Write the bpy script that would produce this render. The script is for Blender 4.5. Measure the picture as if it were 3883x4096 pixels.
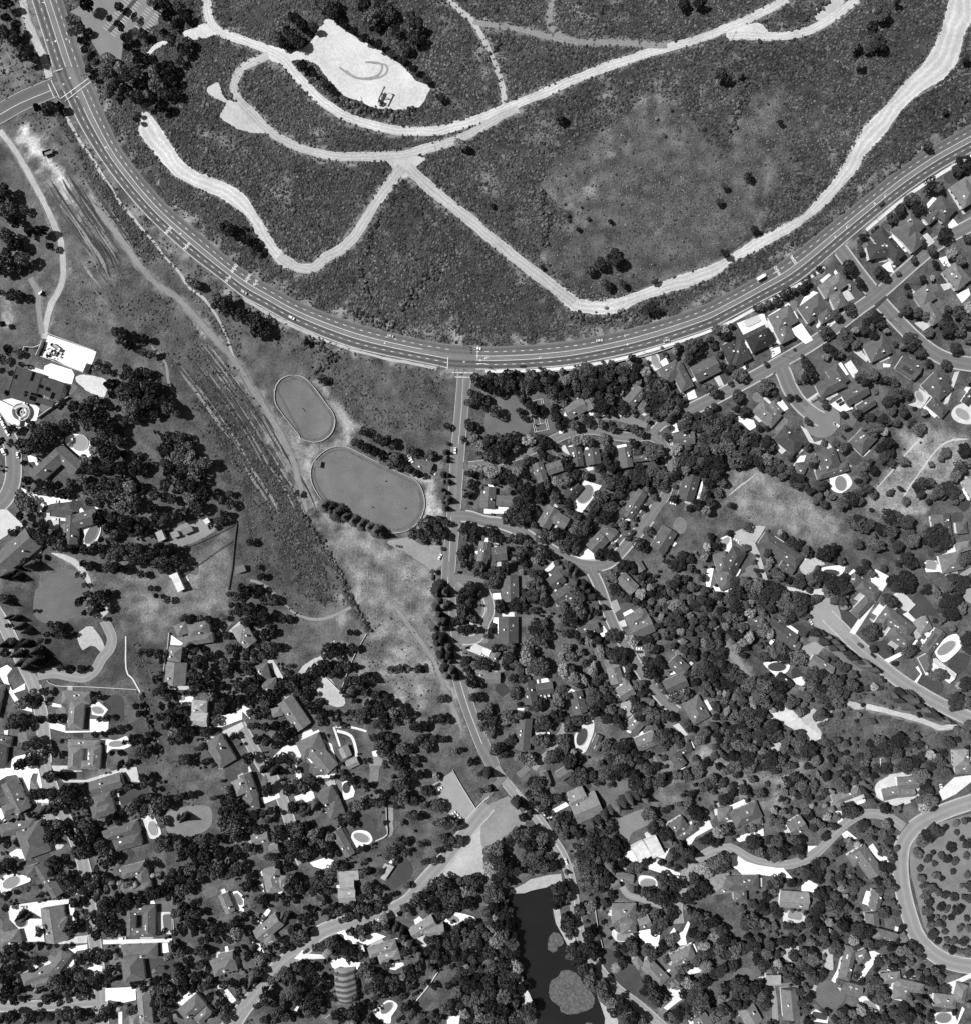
import bpy, bmesh, math, random
import numpy as np
from mathutils import Vector, Matrix
for o in list(bpy.data.objects): bpy.data.objects.remove(o)
SC = bpy.context.scene; COL = SC.collection
random.seed(7); RNG = np.random.default_rng(7)
# ---------------------------------------------------------------- camera, sky, sun, exposure
MPP = 0.187            # metres on the ground per photograph pixel (tennis court = 23.77 m)
CAMZ = 510.0           # flying height: lamp-post lean against shadow length
EL, SHADOW = math.radians(47), math.radians(15)   # sun height; shadows fall right and 15 deg down the picture
cam = bpy.data.objects.new("camera", bpy.data.cameras.new("camera")); COL.objects.link(cam)
cam.location = (0, 0, CAMZ); cam.data.sensor_fit = 'VERTICAL'; cam.data.sensor_height = 24
cam.data.lens = 12 / (2048 * MPP / CAMZ); cam.data.clip_start = 1; cam.data.clip_end = 20000; SC.camera = cam
w = bpy.data.worlds.new("World"); SC.world = w; w.use_nodes = True; nt = w.node_tree
sky = nt.nodes.new("ShaderNodeTexSky"); sky.sky_type = 'NISHITA'; sky.sun_disc = False
SUNV = Vector((-math.cos(SHADOW) * math.cos(EL), math.sin(SHADOW) * math.cos(EL), math.sin(EL)))
sky.sun_elevation = EL; sky.sun_rotation = math.atan2(SUNV.x, SUNV.y)
bw = nt.nodes.new("ShaderNodeRGBToBW")          # panchromatic film: the sky lights in grey
nt.links.new(sky.outputs[0], bw.inputs[0]); nt.links.new(bw.outputs[0], nt.nodes["Background"].inputs[0])
nt.nodes["Background"].inputs[1].default_value = 0.05
sl = bpy.data.lights.new("sun", 'SUN'); sl.energy = 5.0; sl.angle = math.radians(0.5)
so = bpy.data.objects.new("sun", sl); COL.objects.link(so); so.rotation_euler = SUNV.to_track_quat('Z', 'Y').to_euler()
so.location = SUNV * 900
SC.view_settings.view_transform = 'Standard'; SC.view_settings.look = 'None'; SC.view_settings.exposure = 0.52; SC.view_settings.gamma = 1
# ---------------------------------------------------------------- terrain and pixel -> place
GA = [(90, 270, 16, 150, 110), (-150, 300, 10, 110, 80), (330, 330, 8, 120, 100), (-300, 60, 6, 110, 120), (-160, -60, -7, 60, 140),
      (60, -330, -6, 60, 90), (230, -60, 6, 130, 120), (-260, -250, 4, 120, 110), (280, -260, 5, 110, 100)]
def H(x, y):
    x = np.asarray(x, float); y = np.asarray(y, float); z = np.zeros(np.broadcast(x, y).shape)
    for cx, cy, a, sx, sy in GA: z = z + a * np.exp(-((x - cx) / sx) ** 2 / 2 - ((y - cy) / sy) ** 2 / 2)
    return z
TS = 971 / 1876.0
def src(tile, x, y):
    return 971 * "abcd".index(tile[0]) + x * TS, 1024 * (int(tile[1]) - 1) + y * TS
def P(tile, x, y, dz=0.0):
    sx, sy = src(tile, x, y); dx, dy = (sx - 1941.5) * MPP / CAMZ, (2048 - sy) * MPP / CAMZ
    z = 0.0
    for _ in range(5): z = float(H(dx * (CAMZ - z), dy * (CAMZ - z))) + dz
    return Vector((dx * (CAMZ - z), dy * (CAMZ - z), z))
def path(s, dz=0.0):
    t, out = None, []
    for k in s.split():
        if k[0] in "abcd": t = k
        else:
            a = k.split(","); out.append(P(t, float(a[0]), float(a[1]), dz))
    return out
TP = TS * MPP          # metres per tile pixel
# ---- data: every pixel pair is tile-local (a1..d4), only a direction; distance comes from the terrain
TREES = {}; HOUSES = []; PATCH = []; STRIP = []; POOLS = []; CARS = []; ZONE = []; FILL = []
TREES["a1"] = """555,165,38 580,250,45 640,225,45 625,310,48 690,240,35 660,385,55 705,450,35 690,530,45 725,600,40
690,50,75 930,55,50 1045,130,50 855,145,45 950,220,40 1050,240,40 990,300,55 1000,370,55 1110,270,45 1280,260,55 1340,330,50 1460,330,55
1290,40,70 1400,60,85 1310,130,70 1440,130,60 1170,10,60 1350,190,50
850,450,70 930,520,75 850,560,70 980,600,80 1070,560,75 1080,450,60 1180,480,60 1200,560,80 1310,530,70 1330,620,75 1230,660,75 1120,660,70 900,650,70 980,700,70 870,700,60 1060,740,65 1290,730,70 1360,720,60 1200,760,50 1260,820,65 1140,830,45 1070,880,50 1060,930,40 1400,470,55 1440,400,50
60,140,70 40,260,80 100,280,60 140,230,55 60,40,80 220,420,75 290,460,55 180,380,60
40,1500,90 60,1620,100 190,1620,80 120,1720,90 70,1830,90 330,1790,70 230,1810,50 130,1900,80 60,1960,70 400,1910,40 1770,1770,55
300,840,45 350,830,40 420,830,40 480,830,35"""
TREES["b1"] = """420,150,70 470,200,70 350,230,65 400,290,75 320,320,60 450,340,50 560,220,50 290,280,50 640,40,70 700,80,70 720,30,55 600,30,50
780,180,40 870,250,40 960,300,40 1060,350,40 1150,410,40 1240,460,45 1330,540,40 1430,620,45 1020,130,70l 1130,90,60 1200,240,50 1300,140,60 1350,200,70 1340,290,60 1260,360,60 950,40,50 1080,30,60 1050,220,35
1540,750,50 1690,1120,60 20,1760,30 50,1860,60 110,1930,45 470,510,45 560,570,40 640,640,40 700,700,35"""
TREES["c1"] = """560,900,50l 590,940,40 1820,590,45l 1860,610,40 1810,1560,40 1540,30,50 1660,30,60 1840,1440,35 740,1600,18 1435,845,15 1320,915,15 1380,1040,22 790,1690,15 965,1715,20 720,1775,20 1000,1950,35 630,1660,20 60,1590,30 640,1700,18 1855,1960,40"""
TREES["d1"] = """985,350,50l 1085,375,50l 1015,500,45l 1170,340,55 1110,220,55 1150,270,45 1200,80,60 1300,20,40 100,580,35l 400,945,22 1840,460,45 1680,860,25 1830,770,30 155,1370,30 1540,1130,30 200,1780,35
1850,1280,90 1780,1320,60 1550,1430,60 1620,1450,65 1430,1540,70 1380,1560,40 1510,1590,55 1470,1620,45 1270,1690,50 1330,1630,40 1680,1810,60 1570,1930,45 1850,1840,40 1720,1960,50 1500,1880,25 1150,1765,25 1110,1785,25 1070,1805,25 1035,1830,25 1015,1865,25 1005,1905,25 1015,1945,25"""
TREES["a2"] = """910,590,50 960,600,50 930,660,55 1000,690,60 1070,650,50 1130,640,40 1100,740,60 1180,760,35 760,870,50 830,890,45 900,910,50 1000,900,70 1080,920,80 1150,900,55 880,1000,70 960,1040,90 880,1080,60 1060,1030,90 1150,1020,80 1230,1030,60 1250,1120,90 1150,1130,90 1050,1160,90 1320,1180,80 1200,1220,70 1380,1220,50 980,1170,50 1100,1240,50
600,1160,70 680,1200,75 740,1130,60 800,1130,30 600,1250,70 700,1290,80 820,1270,85 880,1330,80 800,1370,80 900,1420,70 760,1440,60 960,1300,40 360,1330,90 420,1380,80 300,1380,80 500,1310,60 180,1460,60 240,1480,80 310,1480,70 370,1440,60 270,1320,60 820,1520,60 900,1530,70 960,1530,35 730,1500,50
680,1640,70 760,1640,70 850,1620,80 950,1640,80 1050,1640,80 1110,1630,60 640,1730,80 720,1800,80 820,1740,60 920,1760,70 1020,1780,80 880,1850,80 780,1880,80 700,1900,60 960,1900,80 1060,1920,70 1330,1420,80 1400,1400,70 1300,1500,80 1450,1470,70 1380,1530,80 1480,1560,80 1280,1600,70 1330,1660,80 1420,1650,80 1530,1650,80 1600,1600,50 1300,1760,80 1400,1770,80 1500,1780,80 1580,1740,60 1600,1840,60 1480,1880,70 1200,1850,60 1340,1880,70 1200,1950,60 1530,1940,60 1780,1840,60 1790,1920,50 1720,1880,30
550,1780,60 460,1780,55 380,1760,45 230,1740,50 320,1800,60 400,1830,50 500,1840,50 200,1900,95 90,300,80 160,310,60 30,290,60 60,60,80 140,70,60 40,130,50 200,30,60 80,730,70 150,750,55 20,800,50 35,530,35 770,830,40 180,840,40 60,1060,35 30,890,40 20,1430,45
1690,330,60 1760,360,60 1680,390,50 1830,420,55 1860,470,40 1760,430,50 1500,210,50 1540,240,30 1470,190,30"""
TREES["b2"] = """875,1440,45 920,1460,50 970,1490,50 1030,1520,50 1090,1545,45 945,1355,50 1055,1410,50 1110,1430,55 1165,1455,45 1310,1510,50 1345,1535,40 1450,1540,50 1490,1550,35 1190,1590,55 1230,1620,55 1290,1650,55 1340,1680,50 1370,1690,35 1200,1550,45 625,955,35 495,670,38
110,500,80 170,560,85 200,590,60 40,470,70 120,590,55 0,450,50 630,1930,55c 690,1950,55c 430,1835,28 1585,1315,25
1590,1450,18 1575,1515,28c 1580,1555,25c 1580,1580,25c 1555,1690,30c 1590,1695,30c 1555,1740,28c 1590,1745,28c 1545,1810,25c 1570,1830,28c 1560,1870,33c 1590,1885,38c 1560,1900,30c 1570,1950,33c 1750,1850,50
1800,940,50 1850,1000,60 1770,1060,60 1830,1100,60 1760,1130,55 1860,1170,40 1760,1310,50 1800,1330,40 1710,1420,45 1790,1410,60l 1850,1460,60l 1830,1530,45 1760,1680,60 1830,1640,60 1860,1700,50 1780,1770,60 1850,1790,50"""
# highway: left (south-west) and right (north-east) kerb pairs
HWY = "a1 245,0 490,0 330,270 572,250 420,545 672,545 540,810 765,770 640,1010 818,899 800,1260 944,1152 1000,1520 1135,1403 1200,1735 1322,1610 1470,1978 1600,1845 a2 1700,175 1820,57 b2 0,315 92,154 150,395 240,243 300,480 388,328 450,555 535,395 650,640 715,463 850,710 905,527 1050,760 1095,580 1300,810 1335,637 1500,850 1530,672 1610,872 1630,684 1876,880 1876,700 c2 150,880 150,697 400,868 385,685 650,845 625,660 900,800 865,620 1150,745 1100,565 1350,690 1290,512 1550,625 1480,452 1750,555 1675,380 d2 0,490 -85,325 270,345 165,190 560,185 440,18 d1 930,1850 805,1712 1180,1640 1060,1508 1400,1470 1288,1325 1640,1310 1545,1148 1876,1180 1790,1008 2010,1105 1930,928"
STRIP += [
 ("side_street","a1 430,675 330,715 160,790 0,880 -140,950",14.0,"asphalt","side street meeting the highway at the crosswalk"),
 ("dirt_road","a1 0,1010 110,1150 200,1300 290,1460 370,1620 430,1760 475,1880 490,1978 a2 495,120 470,240 400,370 365,500 345,640",4.4,"dirt2","narrow dirt road down to the building site"),
 ("footpath","a1 480,830 560,980 640,1120 720,1230 790,1350 870,1460 930,1570 1040,1690 1100,1770 1200,1880 1270,1978 a2 1390,130 1460,240 1580,330 1680,470 1740,590 1800,750 1840,830",1.9,"dirt2","dusty footpath beside the highway"),
 ("shoulder","a1 180,0 215,160 285,330 350,480 385,600",5.5,"dirt2","pale verge left of the highway"),
 ("dirt_road","a1 1600,-10 1610,100 1650,190 1720,255 1876,315 b1 100,350 200,390 320,460 400,560 520,690 640,800 780,890 950,955 1150,1000 1350,1015 1550,1000 1700,960 1876,900 c1 150,840 400,740 650,630 900,530 1150,440 1400,370 1650,300 1876,210 d1 150,150 330,60 450,-10",6.6,"dirt1","long pale dirt road across the hill"),
 ("dirt_road","b1 200,430 60,490 a1 1876,530 1830,590 1812,680 1850,770 b1 60,860 180,985 330,1090 500,1160 700,1205 900,1213 1100,1205 1250,1195 1450,1140 1620,1090 1780,1020 c1 0,965 120,900 250,840",6.2,"dirt2","lower dirt road looping below the well pad"),
 ("dirt_road","b1 1225,1290 1120,1440 1020,1580 930,1720 860,1830 760,1925 640,1990 b2 560,85 450,90 360,55 280,0",7.6,"dirt2","dirt road down the west side of the triangle"),
 ("dirt_road","b1 1280,1300 1430,1440 1600,1580 1760,1700 1876,1810 c1 120,1905 230,1995 c2 420,160 560,270 670,375",8.2,"dirt2","dirt road down the east side of the triangle"),
 ("dirt_road","b1 1590,0 1680,80 1760,150 1810,220 1876,330 c1 60,460 110,590 140,720 140,810",3.8,"dirt2","narrow dirt track joining the long hill road"),
 ("dirt_road","b1 1780,165 c1 0,190 200,215 400,265 560,300 720,325 950,330 1150,335 1280,350 1400,355",5.0,"dirt3","upper dirt road on the hilltop"),
 ("dirt_road","c1 525,-10 490,100 500,190 560,270 660,310",4.6,"dirt3","short dirt spur running off the top of the hill"),
 ("dirt_road","d1 0,285 120,270 300,280 450,278 620,235 760,165 880,80 990,-10",6.4,"dirt1","bright branch of the hilltop road"),
 ("footpath","d1 1876,570 1780,580 1650,650 1500,720 1440,760",1.2,"dirt3","thin path below the wide graded road"),
 ("dirt_road","a2 240,170 270,230 300,290 310,450 328,600",3.8,"dirt3","tractor spur beside the dirt road"),
 ("footpath","a1 700,1540 850,1740 980,1900 a2 1050,30 1120,120 1230,230 1370,320 1520,480 1680,660 1800,790 1876,895 b2 60,1010 130,1100 230,1270 320,1420 400,1600 450,1800 500,1978",3.9,"dirt3","bridle trail down to the riding rings"),
 ("footpath","a2 1150,660 1200,730 1280,830 1300,950 1330,1030 1390,1090",2.2,"dirt3","worn path round the dark grove"),
]
PATCH += [
 ("parking_lot","a1 545,95 600,60 640,0 700,-60 1080,-60 1230,110 1225,190 1080,245 960,300 940,470 800,475 700,300 620,130","asphalt2"),
 ("well_pad","b1 210,350 400,400 520,330 600,200 660,145 700,150 760,210 900,290 1050,380 1170,460 1260,530 1340,620 1445,670 1420,740 1380,810 1300,850 1150,845 1010,830 900,780 780,740 690,640 640,580 560,490 420,460 330,500 200,450","dirt1b"),
 ("dirt_clearing","a1 1600,690 1690,640 1740,760 1876,800 b1 90,840 200,980 160,1030 0,1010 a1 1780,960 1700,900 1750,800 1660,760","dirt2"),
 ("dirt_clearing","a1 1410,250 1500,215 1600,180 1680,240 1640,280 1480,305","dirt1b"),
 ("dirt_clearing","a1 1110,440 1190,350 1260,315 1300,330 1210,380 1140,450","dirt1b"),
 ("dirt_clearing","b1 1110,1215 1250,1200 1410,1220 1340,1290 1255,1375 1170,1310","dirt2"),
 ("dirt_clearing","d1 0,235 120,190 240,180 300,255 200,290 0,300","dirt1b"),
 ("dirt_clearing","d1 650,110 750,0 890,0 840,90 700,160","dirt2"),
 ("building_pad","a2 375,612 750,740 730,800 680,910 550,860 500,840 430,800 320,780 350,700","concrete"),
 ("terrace","a2 400,830 560,880 580,920 560,990 500,980 420,950 330,930 350,850","concrete"),
 ("dirt_clearing","a2 590,930 760,930 830,980 810,1090 750,1080 640,1020","dirt1b"),
 ("forecourt","a2 40,1110 120,1095 260,1120 310,1180 290,1270 150,1340 60,1280 0,1200 -60,1150 -60,1100 0,1120","concrete"),
 ("driveway","a2 215,1530 290,1560 310,1610 270,1640 230,1600","concrete"),
 ("driveway","a2 165,1790 300,1850 400,1860 540,1880 610,1885 520,1902 400,1915 340,1940 320,1990 290,1990 300,1920 200,1830","concrete"),
 ("riding_arena","b2 250,1050 262,1000 290,960 330,935 390,923 450,930 500,955 560,1020 640,1130 700,1210 717,1260 712,1320 690,1370 650,1410 600,1435 550,1442 500,1430 440,1400 380,1310 310,1220 262,1150 248,1090","sand"),
]
STRIP += [("residential_street","a2 -80,1180 20,1330 90,1450 110,1600 100,1750 40,1880 -60,1960",10.6,"asphalt2","street curving along the left edge")]
POOLS += [("a2","625,1445",60,60,0,"a2 520,1400 590,1375 680,1410 720,1500 690,1555 630,1550 520,1460","round pool on a pale deck beside the chevron-roofed house")]
CARS += [ # tile, x,y, heading angle deg (image, from +x clockwise), body tone 0 dark..9 white, label
 ("a2",15,1265,62,9,"white car parked nearest the round forecourt ramp"),("a2",38,1310,62,9,"white car parked second in the row by the white forecourt"),("a2",68,1368,62,9,"white car parked third in the row by the white forecourt"),
 ("a2",42,1515,70,9,"white van parked on the inner side of the left curving street"),("a2",147,1540,85,7,"pale car with black windows parked at the driveway mouth"),
 ("a2",175,1138,10,8,"left one of two cars parked on the white forecourt"),("a2",203,1142,10,6,"right one of two cars parked on the white forecourt"),("a2",300,1582,50,3,"dark car on the driveway of the chevron-roofed house"),("a2",440,1897,0,9,"white car on the pale drive by the round dark tree"),
 ("b2",16,283,33,7,"two-tone car on the highway, westernmost of those driving"),("b2",383,480,27,9,"white car on the highway just past a street lamp"),("b2",1145,621,14,7,"pale wagon on the uphill side of the highway"),("b2",1815,719,2,9,"white pickup waiting at the junction stop line"),("b2",1642,1505,92,9,"white car driving down the side road by the poplars"),
 ("b2",1262,1558,62,8,"left of three white cars behind the stable shed"),("b2",1284,1568,62,9,"middle one of three white cars behind the stable shed"),("b2",1306,1577,62,9,"right of three white cars behind the stable shed"),
 ("d1",1178,1580,-40,2,"dark car on the highway above the hip-roofed houses"),
]
HOUSES += [ # tile, tone, wings, label
 ("a2",2,"f 135,855 330,915 240; f 332,935 505,990 130; f 200,1060 420,1130 40","large dark flat-roofed mansion beside the building site"),
 ("a2",3,"g 260,1650 440,1480 115; g 482,1455 650,1610 110","chevron-shaped house with a grey gabled roof near the round pool"),
 ("b2",3,"g 1350,1555 1475,1605 85","grey gabled stable building at the top corner of the big riding ring"),
 ("b2",3,"g 1060,1565 1130,1590 40","little gabled shed against the big riding ring fence"),
 ("d1",2,"h 1180,1745 1355,1965 110; h 1060,1905 1215,1868 105","dark corner house inside the curved hedge by the highway"),
 ("d1",3,"h 1255,1780 1400,1625 165; h 1325,1850 1430,1755 140","hip-roofed house with a white end wall and pale driveway near the highway corner"),
 ("d1",3,"h 1540,1610 1640,1500 165; h 1510,1690 1605,1605 60","dark L-shaped hip roof, second house along the highway from the right edge"),
 ("d1",4,"h 1705,1450 1830,1365 190; g 1820,1375 1900,1320 190","hip-roofed house with white gable at the right edge above the street"),
]
PATCH += [("driveway","d1 1450,1850 1530,1800 1590,1870 1540,1910","concrete"),("driveway","d1 1690,1720 1730,1690 1770,1740 1700,1770","concrete")]
STRIP += [("residential_street","d1 1960,1690 1876,1735 1640,1865 1480,1990 d2 1150,300 1000,410 700,640 400,820 150,960 0,1040 c2 1700,1130 1510,1220",8.4,"asphalt2","street behind the row of highway houses"),
 ("sidewalk","d1 1876,1205 1650,1335 1400,1500 1200,1660 1060,1780",2.4,"concrete","pavement strip above the row of houses"),
 ("shoulder","b2 0,330 150,412 300,497 450,572 500,592 650,657 760,695 1050,780 1300,830 1500,870",2.2,"dirt2","pale verge along the south side of the highway")]

EDGED = [("a1 1140,865 1165,890 1210,940 1290,1060 1380,1200 1480,1300 1640,1370 1780,1430 1876,1490 b1 60,1560 110,1640 170,1740 230,1850 320,1960 b2 400,25","a1 1085,875 1080,960 1075,1010 1090,1060 1200,1190 1330,1340 1500,1440 1700,1530 b1 0,1650 60,1710 110,1810 170,1900 b2 245,30 320,85 400,95","wide pale graded bench west of the triangle"),
 ("d1 1700,-20 1670,100 1640,250 1560,380 1480,500 1350,640 1200,820 1080,950 980,1100 900,1250 800,1400 680,1540 560,1660 400,1750 200,1850 0,1970 c2 1790,40 1700,80 1560,130 1400,190 1230,245 1050,310 900,345 780,345 700,320 600,240","d1 1900,-20 1890,130 1820,270 1780,440 1740,520 1660,610 1500,710 1400,790 1300,900 1180,1060 1060,1190 1000,1290 940,1380 840,1490 720,1610 600,1710 420,1830 230,1930 40,2010 c2 1800,140 1650,210 1450,270 1300,320 1150,370 1040,440 900,450 760,440 660,420 540,310","wide pale graded road curving down the right side of the hill")]
TREES["c2"] = """30,930,60 110,970,60 60,1040,60 180,930,55 200,1000,60 270,950,55 300,1010,60 360,940,55 390,1000,55 440,920,45 120,1050,60 250,1060,50 20,1110,50
450,900,35 420,865,20 230,885,18 325,885,20 690,855,22 715,850,18 900,815,16 560,1010,55 620,960,65l 520,1060,60 590,1090,50 480,1040,45 640,1050,40 750,930,55l 780,870,50 700,1010,60 840,900,55 910,870,60 980,840,50 1040,880,60 960,930,60 1090,860,50 1130,790,40 1180,870,60 1240,900,50 1150,930,50 1060,960,55 900,990,60 830,1010,60 780,1060,50 960,1040,55l 880,1080,60 960,1110,60 900,1160,60 1000,1160,60 1070,1180,55 980,1210,40 860,1130,45 1140,1200,40
1290,960,70 1360,1000,80 1300,1060,80 1390,1080,80 1340,1130,80 1420,1150,70 1460,1090,60 1380,1200,70 1450,1200,60 1500,1130,50 1240,1100,40 1320,1240,40 1420,1260,40 1245,1275,40
85,1210,50 280,1110,55 330,1150,60 270,1200,60 380,1180,60 430,1190,55 300,1250,40 450,1240,45 540,1190,50 550,1260,50 620,1290,50 690,1310,60 750,1250,50 800,1280,50 900,1300,50 985,1340,50 1080,1320,60l 1150,1340,60l 1200,1370,45 340,1430,65l 430,1430,65 490,1450,50 400,1480,50
30,1430,60 100,1420,60 180,1410,60 250,1420,60 60,1500,60 140,1500,60 220,1480,50 30,1550,60 120,1560,50 320,1580,50 440,1540,50 500,1560,40 690,1430,60l 760,1420,50l 810,1440,45 620,1580,50 650,1640,45 920,1420,50 920,1530,50 960,1500,50 940,1590,60 880,1640,50 980,1650,50 1150,1450,50 1180,1500,50 1260,1470,40 1310,1520,65 1340,1570,45
60,1660,70l 130,1690,60l 40,1740,50 200,1730,60 250,1660,60l 320,1700,60 420,1700,50 100,1730,40 300,1800,60 330,1870,60 260,1900,60 420,1800,60 480,1770,50 560,1750,50 620,1740,60 700,1690,60 780,1700,40 540,1870,70 640,1920,50 420,1880,50 350,1940,50 230,1950,40 180,1820,35
1020,1700,60 1100,1690,60 1180,1690,60 1260,1680,60 1340,1670,60 1390,1700,60 1060,1760,60 960,1760,60 900,1860,70 980,1860,60 1040,1840,60 1100,1780,40 850,1930,60 960,1940,60 1240,1740,60 1320,1750,50 1380,1780,50 1280,1810,30 1300,1870,30
1590,700,60 1640,680,50 1570,740,50 1650,740,50 1480,700,40 1730,650,50 1790,560,50 1850,560,50 1760,690,40 1570,800,35 1750,1035,60 1770,1165,55 1355,710,18 1830,850,50 1860,890,40 1860,620,35 1870,760,30
1560,1250,60 1640,1240,60 1720,1260,70 1540,1320,50 1650,1320,70 1760,1330,80 1850,1290,70 1680,1410,60 1770,1420,80 1850,1400,70 1700,1500,60 1800,1500,70 1870,1480,60 1400,1400,50 1480,1500,60l 1540,1530,60l 1500,1600,60 1590,1590,60 1680,1590,70 1770,1600,70 1480,1680,60 1550,1660,50 1700,1680,60 1790,1690,70 1830,1750,60 1730,1760,60 1800,1830,60 1720,1840,50 1460,1880,45 1640,1930,60 1740,1910,60 1580,1950,50 1700,1970,50 1460,1780,40
890,60,60 1020,40,65 960,20,40 810,110,45 930,225,45 1060,220,50 440,95,15 1310,200,30 1280,420,50"""
TREES["d2"] = """930,90,65 1020,215,52 1150,120,55 1205,145,50 1435,30,42 1310,135,30 1600,65,42 1375,240,42 1385,290,35 1500,180,40 1580,170,45 1380,420,70 1460,440,55 1330,450,30 1520,465,45 1700,480,60 1780,440,70 1840,500,70 1700,560,70 1790,570,70 1860,400,60 1640,530,40 1700,410,50 1560,595,45 1748,715,60 1860,650,40 1800,30,50 1740,20,40
950,410,60 830,460,40 700,100,25 660,130,25 620,160,25 600,200,40 560,250,50 500,270,50 450,280,50 420,310,40 460,240,20 370,350,40 300,370,40 240,390,50 200,400,35 745,590,55 510,722,22 290,835,35 90,920,65 80,1085,60 25,1000,20 10,640,40 20,540,40 15,870,40
1080,510,70 1150,480,60 1060,580,70 1180,530,60 1220,580,50 1130,620,60 970,580,50 900,600,50 940,640,50 990,680,50 900,690,50 780,710,65 820,750,50 760,780,40 860,760,35 1110,540,50 600,830,70 620,920,55 660,930,40 530,970,28 290,1010,70 350,1050,40 470,1090,50 520,1095,30 390,1100,25
1440,690,70 1480,740,60 1400,660,50 1340,700,50 1290,680,40 1550,830,55 1695,840,58 1040,930,60 1120,920,80 1060,980,50 1180,960,50 1000,950,40 1220,960,60 1280,980,60 1290,1080,80 1240,1130,60 1330,1030,50 1380,1070,50 1260,1190,50 1350,1200,40 1410,1290,40 1300,1290,50 1190,1260,60 1230,1280,40 1100,1250,40 1140,1340,80l 1200,1360,60l 1480,1330,75 1515,1210,50 1440,1180,30 730,1110,45 745,1155,35 890,1225,40 990,1220,45 900,1325,33 600,1275,40 1140,1050,25
1230,1450,70 1180,1490,50 1260,1520,50 1200,1560,60 1260,1600,50 1350,1585,50 1090,1590,60 1040,1630,50 1120,1660,60 1060,1700,70 1000,1740,50 1060,1790,60 1120,1840,50 1000,1830,50 950,1880,60 880,1920,60 1020,1900,50 740,1920,50 700,1880,60 640,1820,50 760,1830,50 720,1780,50 800,1860,40 880,1480,60 920,1470,45 830,1450,40 740,1440,40 660,1570,50 650,1610,40 620,1490,45 600,1450,40
60,1180,40 130,1200,50 100,1230,40 60,1330,50 180,1330,50 240,1330,50 300,1330,40 30,1400,60 120,1410,70 200,1430,60 300,1450,70 40,1480,70 130,1500,70 220,1520,60 310,1470,60 60,1580,70 150,1580,60 230,1580,60 300,1570,70 360,1590,60 250,1640,50 330,1650,70 400,1640,60 420,1700,60 480,1660,60 500,1740,60 560,1720,50 540,1780,60 600,1780,40 20,1930,40 480,1560,30
1690,1520,55 1830,1500,60 1570,1610,40 1640,1570,35 1800,1640,70 1860,1600,60 1760,1700,70 1700,1800,70 1650,1850,70 1740,1830,60 1500,1760,70 1560,1750,50 1450,1790,40 1480,1840,45 1370,1895,40 1250,1830,40 1580,1870,40 1620,1820,50 1750,1900,50 1800,1860,40 1100,1960,20 1330,1800,30 1550,1900,35 1480,1440,15 1570,1430,13 1355,1490,12 1860,960,40 1700,960,35"""
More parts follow.
